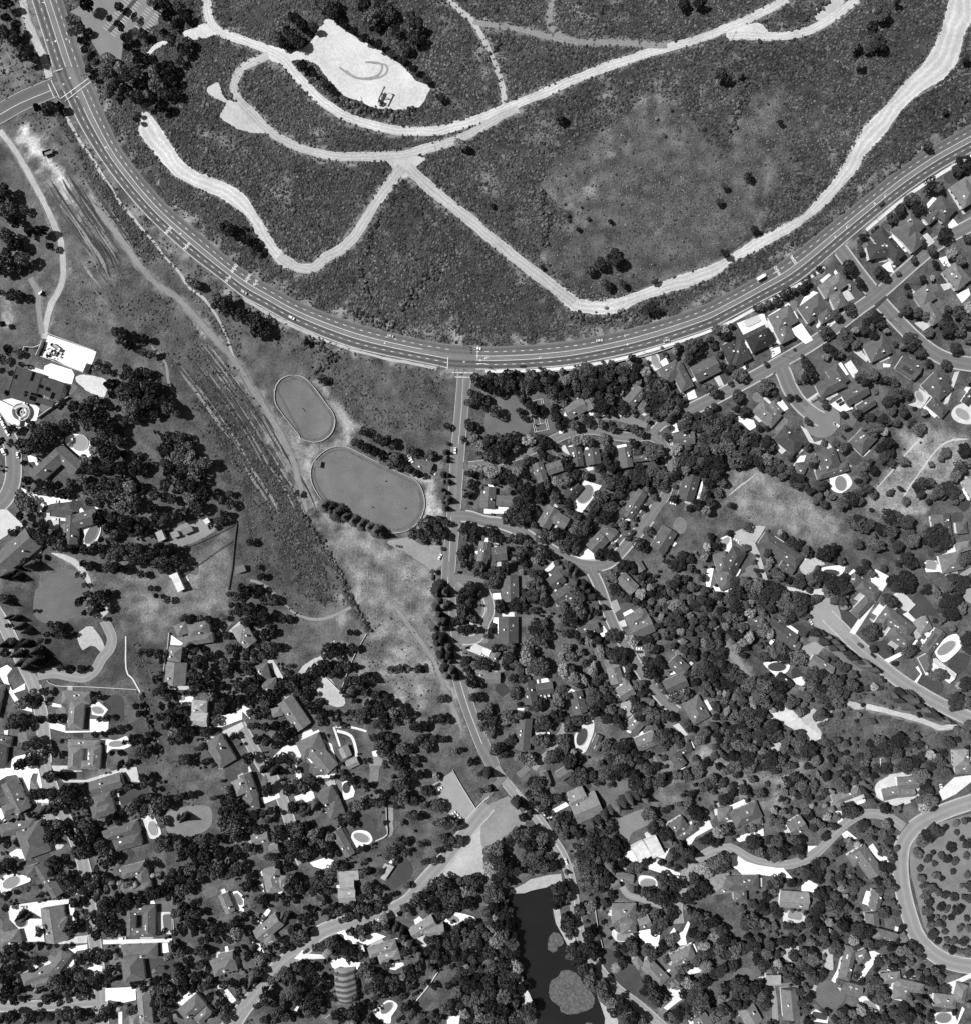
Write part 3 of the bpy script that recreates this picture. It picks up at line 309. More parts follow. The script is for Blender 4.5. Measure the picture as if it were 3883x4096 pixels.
TREES["c3"] = """190,40,60 250,60,60 330,30,60 210,90,40 380,100,50 340,170,60 440,190,60 500,180,60 560,170,60 640,200,60 700,220,60 620,270,60 690,280,60 580,240,50 740,170,50 780,120,60 860,60,60 940,40,60 700,120,50 820,30,50 980,100,30 650,90,40 250,200,70 130,210,50 60,190,40 30,130,40 330,250,60 290,300,50 370,320,50 430,300,60 470,340,50 390,370,40l 420,350,30l 60,540,70 90,470,60 40,480,50 130,500,40 360,470,60 400,540,60 340,560,50 430,620,60 380,640,60 320,640,40 290,610,30 450,690,50
590,430,60c 640,450,60c 690,470,50c 560,400,40c 700,550,60c 760,580,60c 800,610,50c 840,660,45c 680,600,50 720,660,60 650,700,60 730,760,70 670,800,60 780,790,50 610,750,50 700,840,50 870,740,35c 920,745,35c 820,490,50 880,520,60 930,520,50 860,560,40 1090,420,65 1130,450,55 1050,440,40 910,310,60 960,330,60 990,350,40 870,340,40
1180,250,60 1230,280,60 1160,230,40 1260,150,60 1230,120,40 1130,160,25 1100,200,25 1210,500,60 1260,530,40 1010,600,60 1050,640,50 1100,670,50 980,580,40 1170,690,50 1220,720,40
110,730,45 170,740,35 240,720,50 300,740,50 370,760,60 290,680,40 40,920,40 10,960,25 60,875,20 340,920,40 400,900,60 450,880,60 470,960,50 420,1000,60 460,1030,50 340,1010,60l 320,1050,50l 190,1130,60 230,1180,60 160,1190,60 270,1230,50 320,1140,60l 400,1190,70l 430,1210,60l 360,1230,60l 290,1290,50 220,1290,60 240,1400,70 220,1430,50 140,1050,50 80,1050,40 200,1050,40
620,1060,70l 590,1110,50l 660,1110,60l 730,1080,50l 610,1220,70l 660,1230,70l 690,1280,60l 820,1210,70l 840,1240,50l 780,1170,50 760,1300,60 720,1330,50 860,1310,50 900,1270,40 890,1090,55l 950,1090,50 1010,1080,60 1060,1100,60 1000,1140,60 1070,1150,50 1110,1200,60 1100,1260,50 990,960,60l 1040,950,40 930,960,50l 1130,990,60l 1180,980,40l 810,950,50 760,930,50 700,950,50 650,940,50 610,940,40 860,990,50 800,1000,50 910,1000,40
1250,990,50 1260,1050,50 1300,1060,40 1240,1160,50 1300,1170,60 1340,1150,50 1270,1230,50 1320,1230,50 1370,1190,40 1310,1290,40 1350,1350,40 1300,1330,35 1380,1390,30 1240,1390,35 1270,1410,25c 1190,1340,50 1210,1400,40
570,1440,60 620,1420,50 560,1490,50 400,1500,50 360,1520,40 430,1470,40 530,1560,50 580,1570,40 210,1600,50 170,1580,50 260,1570,40 430,1600,70 470,1640,50 410,1670,50 400,1760,60 450,1780,60 490,1750,40 210,1760,50 170,1780,40 120,1820,60 80,1840,50 150,1880,60 250,1890,60l 300,1900,60 350,1920,50 80,1920,40 20,1570,50 50,1620,50 50,1690,60 30,1520,40
670,1620,60 720,1610,50 650,1670,50 760,1600,40 830,1460,60 890,1490,60 850,1540,60 930,1430,60 980,1450,60 900,1390,60 840,1400,50 970,1530,50 1000,1600,60 1060,1650,50 940,1600,40 1220,1520,60 1280,1560,60 1250,1620,60 1320,1620,50 1180,1530,50 1200,1590,50 1390,1580,60 1440,1590,50 1350,1560,40 1470,1440,60 1530,1420,60 1580,1410,40 1450,1500,40
1400,1720,60 1460,1740,60 1350,1750,60 1500,1790,50 1340,1700,40 1400,1790,50 1590,1680,60 1560,1640,40 1650,1760,60 1700,1700,60 600,1760,50 620,1820,50 680,1850,40l 560,1880,60 500,1900,60 650,1930,60 720,1920,50 930,1800,60 1000,1830,60 1060,1810,60 1120,1850,60 1180,1880,60 960,1900,60 1040,1920,60 1120,1950,50 1250,1880,50 1400,380,40 1450,420,50 1500,400,50 1480,540,70 1420,560,50 1540,520,40 1670,510,40 1340,460,20 1790,260,40 1690,350,40l"""
TREES["d3"] = """490,230,50 540,260,60 590,300,50 620,320,40 430,190,40 400,160,25 760,320,55 820,380,50 870,380,40 690,430,30 1000,250,50 1050,390,35 1050,450,60 1090,470,40 970,90,60 1050,100,70 1000,60,60 1110,220,60 1150,260,60 1180,130,70 1250,160,70 1300,60,80 1380,80,70 1290,140,60 1400,150,50 1240,40,60 1350,230,70 1430,230,60 1300,270,60 1420,390,80 1480,400,50 1370,360,50 1310,400,40 1200,440,45 1580,230,80 1640,200,80 1560,170,60 1700,220,60 1600,280,50 1650,290,40 1540,220,50
840,560,100 790,520,60 900,600,60 850,640,60 760,600,50 900,510,40 700,500,60 640,520,60 560,540,60 470,530,60 400,500,50 360,470,40 880,690,50 820,680,40 1110,930,85 1060,920,60 1150,900,50 1260,690,60 1220,660,50 1300,710,40 1340,540,90 1400,560,60 1290,570,60 1280,530,50 190,390,25 210,450,22 235,490,22 270,440,15
300,320,50 320,380,50 60,540,60 140,560,70 220,590,60 300,560,60 60,620,60 180,650,60 280,640,70 360,620,60 440,650,60 520,660,60 590,680,60 640,690,40 400,700,60 480,720,60 560,740,60 320,700,60 240,700,50 100,650,60 600,810,40 550,790,50 450,770,50 470,840,45 430,860,30 280,900,60 310,940,50 250,930,40
740,950,40c 790,970,40c 840,1010,45c 890,1060,45c 940,1090,45c 990,1130,45c 1040,1170,45c 1090,1190,45c 1140,1220,40c 1170,1240,30c 690,940,35c 760,1010,40c 830,1060,35c
1350,1400,50c 1400,1420,50c 1450,1460,50c 1500,1500,45c 1550,1540,45c 1600,1570,45c 1650,1600,40c 1700,1620,35c 1740,1635,25c 1300,1430,45c 1340,1460,45c 1420,1510,40c
110,1010,60l 60,1060,60l 160,980,60l 270,1120,50l 400,1060,60 340,1080,60 470,1100,60 540,1140,60 420,1130,50 60,960,50 30,820,60 110,880,50 60,740,60 170,780,50 90,800,40
660,1290,60 720,1250,60 640,1240,50 780,1290,60 850,1320,60 820,1390,70 740,1370,60 900,1400,60 680,1400,60 760,1440,60 620,1440,50 840,1470,60 780,1500,50 950,1330,50 1010,1370,50 720,1540,50l 760,1570,30 865,1575,38 1010,1570,25 990,1617,20 1110,1620,30 1000,1430,30 640,1340,50
60,1430,50l 110,1460,50l 100,1290,60 40,1260,60 160,1330,60 220,1370,60 280,1350,60 340,1410,60 250,1440,60 400,1360,60 300,1490,60 200,1450,60 150,1560,60 60,1560,60 250,1570,60 200,1620,60 100,1640,60 30,1680,60 140,1720,70 240,1720,60 330,1660,60 380,1720,60 450,1750,60 520,1780,60 430,1820,60 340,1760,40 560,1820,60 620,1840,60 480,1850,50 180,1820,60 80,1800,60 40,1880,60 140,1900,70 240,1890,60 330,1900,60 400,1930,60 60,1960,60 180,1970,60 290,1970,50
1090,1790,60 1160,1780,70 1220,1830,70 1140,1850,60 1280,1800,60 1330,1770,70 1400,1790,60 1440,1740,50 1300,1860,50 1080,1880,50 1010,1900,50 940,1930,50 900,1790,40 830,1760,40 780,1790,30 740,1770,30 1720,1700,60 1780,1690,60 1840,1720,60 1860,1660,50 1700,1780,50 1550,1870,60 1500,1900,60 1600,1900,50 1440,1940,50 1360,1950,50 1560,1960,50 1640,1950,50 920,1970,50
1600,620,60 1540,600,60 1680,690,70 1750,680,70 1800,740,60 1720,780,70 1650,830,50 1640,750,40 1700,580,50 1780,600,50 1820,540,50 1740,510,50 1720,520,40 1850,560,40 1390,1090,60 1430,1060,50 1350,1100,40 1470,1030,40 1490,960,30 1650,1250,60 1600,1260,50 1780,1340,50 1830,1330,60 1760,1470,60 1820,1470,60 1780,1500,50 1290,1170,30 1830,380,60 1860,350,50 1120,1060,30 1240,1060,40 1720,900,40l 1600,840,30 1830,980,50 1860,1060,50"""
HOUSES += [
 ("c3",4,"g 390,90 480,-60 105; g 545,-10 650,52 95","grey house of two tilted gables north of the street bend"),
 ("c3",3,"g 770,255 870,150 110; g 870,150 935,75 115","long stepped gable house with a white corner drive at the fork"),
 ("c3",3,"g 1020,-20 1140,-60 75","small roof tip beside the forked street"),
 ("c3",3,"g 1270,260 1370,100 125","long dark gable house right of the fork with a half-round terrace"),
 ("c3",4,"g 1000,530 1070,460 155; g 1140,400 1190,370 80","gabled house and breezeway on the wooded corner below the fork"),
 ("c3",3,"g 40,245 0,420 60; g 40,275 155,265 105","T-shaped house with a white roof panel by the upper left street"),
 ("c3",3,"g 185,495 120,510 -190; g 250,490 255,690 130","gabled house with white drive, upper of two in the horseshoe"),
 ("c3",3,"g 250,810 250,1010 150","gabled house with white porch, lower of two in the horseshoe"),
 ("c3",3,"g 465,520 560,450 100; g 500,640 620,560 100; g 560,660 690,640 70","rambling grey house with a round white table on its terrace"),
 ("c3",3,"g 700,900 860,850 80; g 790,830 810,780 -60","low house half under a huge dark tree beside the lower street"),
 ("c3",4,"h 1065,810 1220,730 110; g 1095,860 1250,790 140","broad hip-roofed house on the right side of the lower street"),
 ("c3",4,"g 930,1220 1030,1190 120; g 1000,1370 1100,1310 110; g 1040,1290 1090,1270 60","stepped gable house on the left side of the lower street"),
 ("c3",3,"g 1400,1180 1480,1100 130; g 1360,1310 1520,1240 110","L-shaped house with bright white court right of the lower street"),
 ("c3",3,"g 365,1300 400,1470 95; g 380,1330 510,1310 85","L-shaped gabled house with white cars parked behind"),
 ("c3",3,"g 640,1400 740,1375 170","gabled house by the fork of the private lane"),
 ("c3",3,"g 245,1590 360,1600 240","tall rectangular gabled house in the lower left woods"),
 ("c3",3,"g 815,1790 850,1710 60; g 830,1840 870,1770 40","narrow poolside pavilion beside the L-shaped pool"),
 ("c3",4,"g 1070,1650 1150,1560 110; g 1140,1750 1290,1690 110","stepped grey house below a parked white car court"),
 ("c3",4,"h 1510,1480 1640,1410 190","two-tone gabled house with a round white table at the street's end"),
 ("c3",3,"h 1380,1830 1560,1760 90; g 1400,1880 1470,1830 130","dark house deep in the lower right woods of the centre"),
 ("c3",4,"g 0,1160 60,1060 60; g 0,1240 110,1240 80","pale gabled house below the curved white driveway"),
 ("c3",4,"h 1750,330 1850,300 150; h 1760,480 1880,430 140","rambling house with white terrace at the foot of the grassy field"),
 ("d3",3,"h 285,150 580,345 110; g 420,370 520,430 60","long hip-roofed house below the tiled motor court"),
 ("d3",2,"h -80,450 30,260 120","dark hip-roofed house left of the tiled motor court"),
 ("d3",3,"h 880,530 980,460 100; h 1020,520 1170,610 90; h 940,770 1060,640 80","U-shaped house round a white courtyard by the round street end"),
 ("d3",3,"h 1220,720 1440,890 120; h 1120,860 1220,720 90; h 1210,960 1370,1070 -110","big hip-roofed house with roof skylights beside the terrace pool"),
 ("d3",5,"h 1430,850 1520,800 110","square pyramid-roofed garage with a checked white court"),
 ("d3",3,"g 1600,890 1480,1060 -90; h 1465,1130 1540,1090 120","house with a long solar-panelled wing above the slanted pool"),
 ("d3",8,"g 1600,1130 1755,1250 90","bright white-roofed wing house facing the street"),
 ("d3",3,"g 140,820 300,790 100; g 330,810 540,960 110; g 470,960 560,1020 60","rambling dark house in the trees with a white van beside it"),
 ("d3",4,"g 660,1100 820,1200 95","grey gabled garage house at the end of the asphalt court"),
 ("d3",1,"g 395,1235 500,1320 60","small black-roofed cabin beside the white pool terrace"),
 ("d3",3,"g 1560,30 1700,10 170; h 1750,80 1830,70 90","grey house with a pale vertical ridge at the upper right"),
 ("d3",4,"h 1620,340 1780,300 140; h 1740,250 1850,220 70","grey hip-roofed house beside the white-tiled pool terrace"),
 ("d3",5,"h 1730,1840 1850,1830 130","pale hip roof at the lower right beside a round white tank"),
 ("d3",3,"g 1180,1910 1250,1905 80","small dark shed with a pale roof near the bottom scrub"),
]
POOLS += [("c3","740,1735",70,38,-70,"c3 720,1600 790,1575 830,1600 835,1680 810,1760 770,1850 730,1860 690,1810 685,1720 740,1660","dark pool on the L-shaped white deck among trees"),
 ("c3","1840,235",45,28,-40,"c3 1780,270 1790,220 1850,185 1890,190 1890,300 1800,290","freeform pool above the rambling terrace house"),
 ("d3","790,465",55,24,10,"d3 700,450 740,425 880,410 895,440 870,480 850,490 740,490","dark freeform pool behind a curved white wall"),
 ("d3","1345,690",65,45,45,"d3 1270,640 1300,605 1440,715 1380,775","pale terrace pool with a tiled border"),
 ("d3","1675,1050",70,42,-30,"d3 1690,960 1760,945 1790,1010 1780,1060 1660,1160 1590,1090 1600,1040","slanted pool on a white kidney deck by the solar wing"),
 ("d3","370,1195",70,34,0,"d3 265,1165 350,1155 440,1155 470,1190 440,1240 370,1265 300,1210","white shallow pool terrace in the dark woods"),
 ("d3","1560,410",40,32,10,"d3 1500,390 1600,375 1640,460 1520,465","square pool on the white-tiled terrace at the right")]
PATCH += [("driveway","c3 700,350 770,270 830,320 840,365 740,365","concrete"),("driveway","c3 450,450 530,370 550,400 500,450 460,470","concrete"),("driveway","c3 50,630 110,625 120,675 60,675","concrete"),("driveway","c3 60,815 115,815 105,865 55,860","concrete"),("patio","c3 90,860 110,860 105,940 88,940","concrete"),
 ("driveway","c3 860,905 910,880 945,930 900,970","concrete"),("driveway","c3 1020,850 1070,830 1090,880 1050,890","concrete"),("driveway","c3 1040,1480 1150,1430 1175,1450 1140,1560 1070,1590 1040,1540","asphalt3"),("patio","c3 1430,1240 1460,1220 1475,1245 1420,1260","concrete"),("driveway","c3 1440,1650 1490,1630 1560,1720 1540,1730","concrete"),("driveway","c3 970,690 1010,675 1040,750 1000,780 960,760","asphalt3"),
 ("patio","c3 640,810 670,840 670,875 640,850","concrete"),("driveway","c3 1150,1060 1220,1060 1230,1110 1190,1120","asphalt3"),("driveway","c3 -20,1050 40,1070 20,1110 -20,1120","concrete"),("driveway","c3 600,1360 650,1360 690,1380 660,1420 600,1395","concrete"),("patio","c3 240,1515 300,1515 290,1535 250,1530","concrete"),("driveway","c3 380,1700 460,1700 460,1730 390,1730","concrete"),
 ("terrace","c3 1710,440 1760,430 1740,530 1730,580 1700,580 1695,500","concrete"),("terrace","c3 1750,570 1880,600 1880,620 1770,610","concrete"),
 ("motor_court","d3 30,160 110,125 220,105 285,110 240,190 200,240 240,330 300,530 270,530 200,330 60,240","concrete2"),
 ("driveway","d3 300,530 420,570 600,605 720,590 735,640 640,640 440,600 330,555","concrete"),
 ("cul_de_sac","d3 650,690 700,660 780,665 830,700 860,780 880,880 960,960 900,980 800,950 660,880 620,800","asphalt3"),
 ("driveway","d3 930,930 1090,690 1170,560 1250,510 1130,700 970,950","concrete"),("driveway","d3 1090,500 1130,440 1240,500 1180,600 1100,540","concrete"),("driveway","d3 890,510 960,440 1000,470 930,540","concrete"),("patio","d3 960,670 1030,600 1060,640 1000,690","concrete2"),
 ("driveway","d3 1200,1140 1330,1080 1450,980 1460,1000 1350,1100 1230,1165","concrete"),("driveway","d3 1400,920 1450,880 1510,930 1450,990","concrete2"),("patio","d3 1340,790 1380,770 1440,830 1420,850","concrete"),
 ("driveway","d3 520,1060 660,1000 740,1040 660,1130 620,1140","asphalt3"),("patio","d3 490,1290 560,1270 600,1310 570,1345 520,1330","concrete"),
 ("patio","d3 1430,1310 1480,1250 1440,1200 1460,1190 1490,1250 1450,1320","concrete"),
 ("dirt_clearing","d3 300,1580 400,1510 500,1540 600,1640 720,1710 660,1770 560,1720 400,1620","dirt1b"),
 ("footpath","d3 565,1580 650,1520 680,1530 640,1580 650,1610 740,1610 790,1530 800,1540 760,1610 680,1640 720,1720 600,1650","dirt2"),
 ("dirt_clearing","d3 870,1465 950,1465 1060,1500 1010,1530 930,1500","dirt2"),("dirt_clearing","d3 320,1800 400,1780 440,1820 400,1850 330,1840","dirt2"),
 ("patio","d3 1100,30 1130,40 1700,0","x"),("dirt_clearing","d3 550,400 620,350 720,370 740,410 680,420 620,480 560,470","dirt2"),
 ("lawn","d3 1080,1080 1180,980 1300,1080 1200,1140","lawn"),("lawn","d3 1440,1320 1560,1230 1660,1340 1600,1410","lawn"),("lawn","d3 1690,1170 1770,1090 1870,1130 1760,1270","lawn"),("lawn","d3 1390,760 1470,620 1620,800 1500,790 1430,820","lawn"),("lawn","d3 860,760 920,770 990,830 930,910 890,880","lawn"),
 ("driveway","d3 1780,480 1876,420 1890,450 1820,510","asphalt3"),("driveway","d3 1800,600 1890,560 1890,720 1820,680","asphalt3")]
PATCH = [p for p in PATCH if p[2] != "x"]
STRIP += [
 ("residential_street","b3 1640,30 1750,35 c3 0,75 120,90 250,140 370,215 480,280 600,350 720,400 850,415 950,390 1020,330 1100,240 1180,150 1260,50 1310,-30 c2 1330,1930",7.4,"asphalt2","street bending past the fork in the wooded centre"),
 ("residential_street","c3 800,420 860,540 900,640 940,760 1000,900 1080,1040 1170,1190 1260,1320 1350,1430 1420,1500 1480,1545",6.8,"asphalt2","lower street descending through the woods"),
 ("residential_street","b3 1650,990 1790,985 1850,930 c3 -10,860 30,780 25,690 -10,610 b3 1840,560 1760,525 1640,515",5.6,"asphalt2","horseshoe drive east of the side road"),
 ("lane","c3 370,1990 430,1910 510,1830 570,1740 610,1640 650,1570",4.4,"asphalt3","private lane in the lower woods"),
 ("lane","c3 470,1830 560,1720 650,1660",3.0,"asphalt3","short private lane branch"),
 ("residential_street","d3 760,800 880,920 960,1000 1080,1110 1200,1210 1330,1310 1460,1390 1600,1470 1760,1550 1876,1600 1990,1640",9.0,"asphalt3","long pale street down to the right edge"),
 ("lane","d3 620,970 720,1020 830,1080 920,1170 1020,1240",4.6,"asphalt2","lane beside the hedge row"),
 ("dirt_road","d3 1060,1505 1180,1530 1300,1560 1450,1600 1560,1640 1640,1670 1760,1650",3.6,"dirt1","bright narrow dirt bank above the hedge row"),
 ("lane","d3 -40,1020 30,1110 100,1200 160,1290",5.5,"dirt3","grassy lane in the woods at the tile's left"),
]
CARS += [("c3",1180,1052,0,9,"white car at the turnout on the lower street"),("c3",1185,1080,0,2,"dark car beside the white one at the turnout"),("c3",1065,1515,-40,9,"white car on the asphalt court above the stepped house"),("c3",485,1420,80,9,"white car beside the L-shaped house, right one"),("c3",455,1425,80,8,"white car beside the L-shaped house, left one"),("c3",627,1665,0,9,"white car where the private lane branches"),("c3",475,1720,-65,9,"white pickup beside the tall rectangular house"),("c3",1435,1045,60,8,"pale car in the clearing above the L-shaped court house"),
 ("d3",55,218,30,9,"white car on the tiled motor court"),("d3",1133,492,35,5,"grey car on the white court behind the U-shaped house"),("d3",1010,1030,38,3,"dark van parked on the long pale street, upper"),("d3",1110,1107,38,1,"black car parked on the long pale street, lower"),("d3",1410,945,70,2,"dark car on the checked white court"),("d3",325,998,-50,9,"white van beside the rambling dark house"),("d3",628,848,60,8,"pale car at the edge of the round street end")]
TREES["a4"] = """370,60,40 430,60,60 500,60,50 480,40,50 180,130,20 190,175,20 270,190,40 340,200,60 290,220,40 430,190,70 510,160,70 580,170,70 640,160,60 560,120,60 460,250,70 540,230,60 480,300,60 450,330,60 600,290,60 650,340,50 550,200,60 380,330,50c 320,350,50c 270,380,40c 240,270,30 1010,150,60 970,140,40 1120,70,50 1160,90,40 1060,80,30 890,190,40 1110,240,60 1160,220,40 1060,260,40 1250,270,70 1220,290,50 1190,330,50l 1130,330,50l 1030,330,60l 980,310,40 900,370,60 950,340,50 850,400,50 800,430,40 1390,230,60 1440,220,50 1490,200,50 1300,290,40
400,470,70 460,430,60 380,530,60 470,520,70 540,460,60 560,530,50 420,580,50 350,430,40 650,450,60 720,450,60 690,490,50 750,490,40 640,560,60 720,560,70 790,590,70 660,630,70 750,650,60 820,640,60 620,680,50 870,720,70 820,740,60 760,770,50 910,690,40 690,830,60 760,850,60 720,900,60 810,860,50 700,960,60 760,960,60 830,930,50 680,1010,50 880,880,35p 940,880,35p 1040,900,50p 990,890,40p 920,1000,60 860,1040,70 950,1070,70 820,1090,60 900,1120,60 1000,1010,60 780,1060,50
430,720,60 480,760,60 400,810,50 440,850,50 500,840,60 380,730,50 520,900,60 570,930,60 630,870,50 550,960,50 430,930,40p 230,930,35p 60,720,50 110,740,50 40,790,50 130,780,40 30,660,30 580,1040,60 620,1060,50 560,1090,40 600,1130,40 740,1180,60 690,1150,50 800,1200,60 850,1240,60 890,1280,50 720,1250,50 760,1290,50 560,1240,60 610,1220,40 590,1260,40 320,1225,32p 240,1240,18 150,1160,50c 200,1170,40c
1110,990,60 1170,970,60 1230,960,60 1290,920,60 1330,960,60 1300,850,60 1340,800,60 1390,830,60 1340,890,60 1260,970,40 1150,740,40 1190,760,40 1240,850,30 1190,830,35p 1280,560,60 1340,570,60 1390,600,60 1320,620,70 1260,620,60 1400,560,40 1430,660,60 1500,620,60 1560,570,60 1620,560,60 1680,560,60 1520,690,60 1600,680,60 1700,660,60 1760,640,60 1820,690,60 1640,760,70 1700,780,70 1780,800,60 1580,800,60 1480,780,60 1430,850,60 1500,880,60 1420,940,60 1850,760,60 1740,540,60 1800,560,60 1850,620,50 1780,200,60 1740,250,70 1820,300,80 1760,330,70 1840,380,80 1750,420,70 1820,470,80 1860,540,60 1660,230,40 1720,100,30 1760,160,50 1420,400,50c 1400,380,40
1390,1080,40c 1395,1130,40c 1400,1180,40c 1380,1220,40 1440,1080,50 1470,1140,50 1460,1210,50 1500,1050,50 1540,1120,50 1360,1270,40 1440,1260,50 1520,1260,60 1580,1200,40 1660,1240,60 1730,1260,60 1800,1220,60 1620,1290,60 1700,1330,60 1790,1330,60 1850,1280,60 1840,1170,50 1560,1340,50 1850,1400,50 1240,1280,40 1270,1260,30
250,1380,50 190,1390,50 320,1380,50 390,1385,50 130,1390,50 60,1400,60 510,1385,40 480,1370,30 620,1430,60 690,1440,60 640,1490,60 720,1480,60 780,1460,60 600,1460,50 760,1500,40 850,1450,40 910,1450,40p 970,1440,40p 1310,1450,40p 1210,1560,40p 1100,1590,35p 1400,1430,60 1360,1390,50 1330,1350,40 1440,1490,40 1410,1540,50 1450,1550,40 230,1500,50 290,1500,50 260,1550,40 50,1480,60 110,1460,50 40,1560,60 100,1560,50 30,1640,60 90,1650,60 60,1730,70 130,1720,60 40,1800,60 120,1810,60
480,1640,70 550,1580,60 620,1610,60 560,1670,70 650,1690,70 460,1720,60 540,1740,70 630,1770,60 420,1650,50 720,1640,60 700,1710,50 780,1620,50 760,1680,50 860,1640,50 850,1560,50 900,1620,40 370,1780,60 320,1830,50 480,1810,50 240,1700,50 300,1690,40 420,1790,40 700,1780,40
40,1930,60 110,1920,60 180,1930,60 250,1920,60 320,1930,60 400,1920,60 470,1900,60 540,1900,60 610,1910,60 660,1930,50 560,1950,60 850,1860,60 800,1890,60 890,1840,40 770,1930,60 830,1930,50 930,1860,35p 980,1650,60 940,1620,50 1040,1640,50 1220,1640,60 1280,1640,60 1240,1710,60 1190,1720,50 1300,1720,60 1370,1640,60 1250,1790,70 1320,1810,60 1210,1830,60 1280,1880,60 1230,1920,60 1330,1930,50 1440,1650,60 1500,1700,60 1430,1730,50 1520,1620,50 1580,1690,50 1620,1640,50 1640,1760,60 1700,1830,60 1740,1900,60 1670,1900,50 1760,1950,50 1840,1680,60 1860,1720,40 1560,1520,50 1580,1430,50 1540,1400,40 1860,1490,50"""
TREES["b4"] = """150,30,60c 240,40,60c 200,160,60 180,200,50 300,150,50 360,170,50 420,110,60 500,90,70 480,150,60 550,100,50 440,170,50 400,300,60 450,320,60 380,340,50 560,300,60c 520,330,50c 480,350,50 620,340,40c 90,370,60 40,390,60 160,350,50 230,330,60 280,350,50 200,400,50 60,470,60 120,480,50 30,540,50 40,620,60 90,640,50 290,480,60 330,520,50 260,540,50 380,450,60 440,480,60 500,470,60 560,500,60 620,490,60 680,530,50 460,560,70 540,570,70 620,580,70 680,620,60 430,610,60 500,650,60 570,660,60 640,650,50 350,580,60 330,640,60 380,690,60 260,690,60 290,740,50 210,690,50 480,700,50 390,610,50 700,670,50
780,410,60 840,380,60 870,440,40 800,440,40 900,290,60 960,280,60 1010,270,50 850,300,40 1100,260,50 1180,240,60 1250,240,60 1330,260,60 1400,290,50 1290,200,50 1190,300,50 1060,280,50 1240,130,80 1240,40,80 1270,90,60 1340,60,50 1160,80,40c 1160,150,40c 1420,180,50 1460,190,40 1380,50,50 1500,70,50 1540,90,40 1500,300,60 1550,310,50 1470,280,40 1330,370,60 1380,380,40 1280,360,50 1230,430,40l 1540,420,70l 1590,440,70 1640,450,60 1500,430,50l 1610,390,40 1320,490,30 1390,590,50 1350,590,40 1560,550,50 1630,560,50 1680,580,40 1590,590,40 1520,640,50 1560,630,30 1400,730,40 1450,720,50 1490,720,40 1160,640,60 1130,690,50 1200,560,50 1240,590,60 1270,570,50 1250,670,50 1290,640,40 1180,720,50 1840,180,40 1860,40,40 1830,50,30
370,850,60 420,870,60 390,950,70 440,930,60 350,920,50 570,880,60 620,900,60 560,950,60 600,1000,60 650,860,50 690,870,50 680,960,50 560,1110,40c 620,1130,50c 680,1150,40c 60,840,60 40,920,60 100,940,50 140,1010,60l 90,1050,50p 190,1010,50 350,1020,60l 400,1010,50l 270,1000,40 980,950,100 1060,940,60 920,1000,50 1070,1030,50 700,1090,50 760,1100,60 820,1090,60 860,1060,50 920,1080,60 980,1080,60 1050,1090,60 910,1130,50 1000,1120,50 830,1150,60 770,1180,40 1270,910,40 1310,915,30 1180,975,50 1150,980,30 940,810,40 980,800,35 640,1040,40
480,1160,50 500,1210,40 340,1180,60c 310,1150,40c 480,1280,60 420,1320,60 520,1290,40 350,1350,60 300,1330,50 400,1380,50 330,1400,50 440,1340,50 220,1400,40 120,1580,60 170,1570,40 80,1650,60c 110,1670,40c 40,1720,40c 180,1500,40 250,1480,30
860,1260,40 920,1250,50 980,1250,50 1050,1230,50 1120,1220,50 1100,1180,60 1140,1260,40 820,1260,30 1000,1210,40 690,1360,60 760,1380,60 720,1330,50 800,1410,60 860,1410,60 820,1470,50 660,1430,50p 720,1440,50 620,1390,40 900,1450,50 570,1390,50 770,1320,40
1180,1260,60c 1220,1290,60c 1260,1330,60c 1300,1380,60c 1340,1420,60c 1370,1460,50c 1400,1490,50c 1440,1530,45c 1470,1560,40c 1500,1580,30c
1350,1000,70 1420,960,70 1480,900,70 1550,880,70 1620,900,70 1690,870,70 1760,860,70 1820,890,60 1560,980,70 1640,990,70 1480,1020,60 1720,970,60 1790,950,50 1580,1050,60 1660,1060,60 1740,1040,60 1500,1080,60 1330,1040,50 1400,1060,50 1260,1080,50 1220,1120,50 1280,1130,50 1440,1100,40 1620,1100,50 1770,1080,40 1850,950,40
1730,1180,40 1780,1200,50 1620,1190,30 1650,1260,60 1720,1270,60 1580,1290,50 1480,1320,60 1430,1330,50 1520,1370,50 1450,1400,60 1500,1440,60 1590,1360,50 1660,1340,60 1740,1340,60 1800,1300,60 1850,1250,60 1840,1360,60 1780,1400,50
330,1570,60l 380,1600,60l 280,1610,60l 230,1650,60l 340,1660,60 430,1530,50 480,1580,60 540,1560,60 510,1640,60 580,1630,60 640,1640,60 600,1700,60 650,1720,60 450,1700,60 400,1690,50 380,1750,70l 440,1780,60l 330,1780,60l 200,1720,60 180,1780,60 250,1820,60 300,1850,60 540,1760,60 600,1790,60 560,1830,60 660,1790,50 490,1820,50 520,1900,60 580,1900,60 620,1860,50 450,1890,50 400,1930,50 340,1930,50 120,1840,40 160,1950,60 200,1940,50
780,1550,60 840,1550,50 910,1600,50 960,1560,70 1020,1550,60 1000,1620,70 1060,1640,60 1100,1690,60 1030,1690,60 960,1720,60 1130,1630,50 1170,1680,60 1200,1720,60 1120,1740,50 1110,1530,50 1150,1490,40 1260,1560,60 1320,1560,60 1360,1540,50 1240,1620,60 1180,1570,50 1290,1700,50 1230,1780,50 700,1700,40 740,1850,60 800,1880,60 860,1900,60 720,1910,60 900,1940,50 960,1970,50 780,1950,50 1270,1840,60 1300,1900,60 1380,1920,60 1460,1920,60 1400,1970,50 1560,1860,60 1600,1820,60 1640,1880,60 1520,1940,40 1480,1690,40 1600,1680,50 1640,1640,50"""
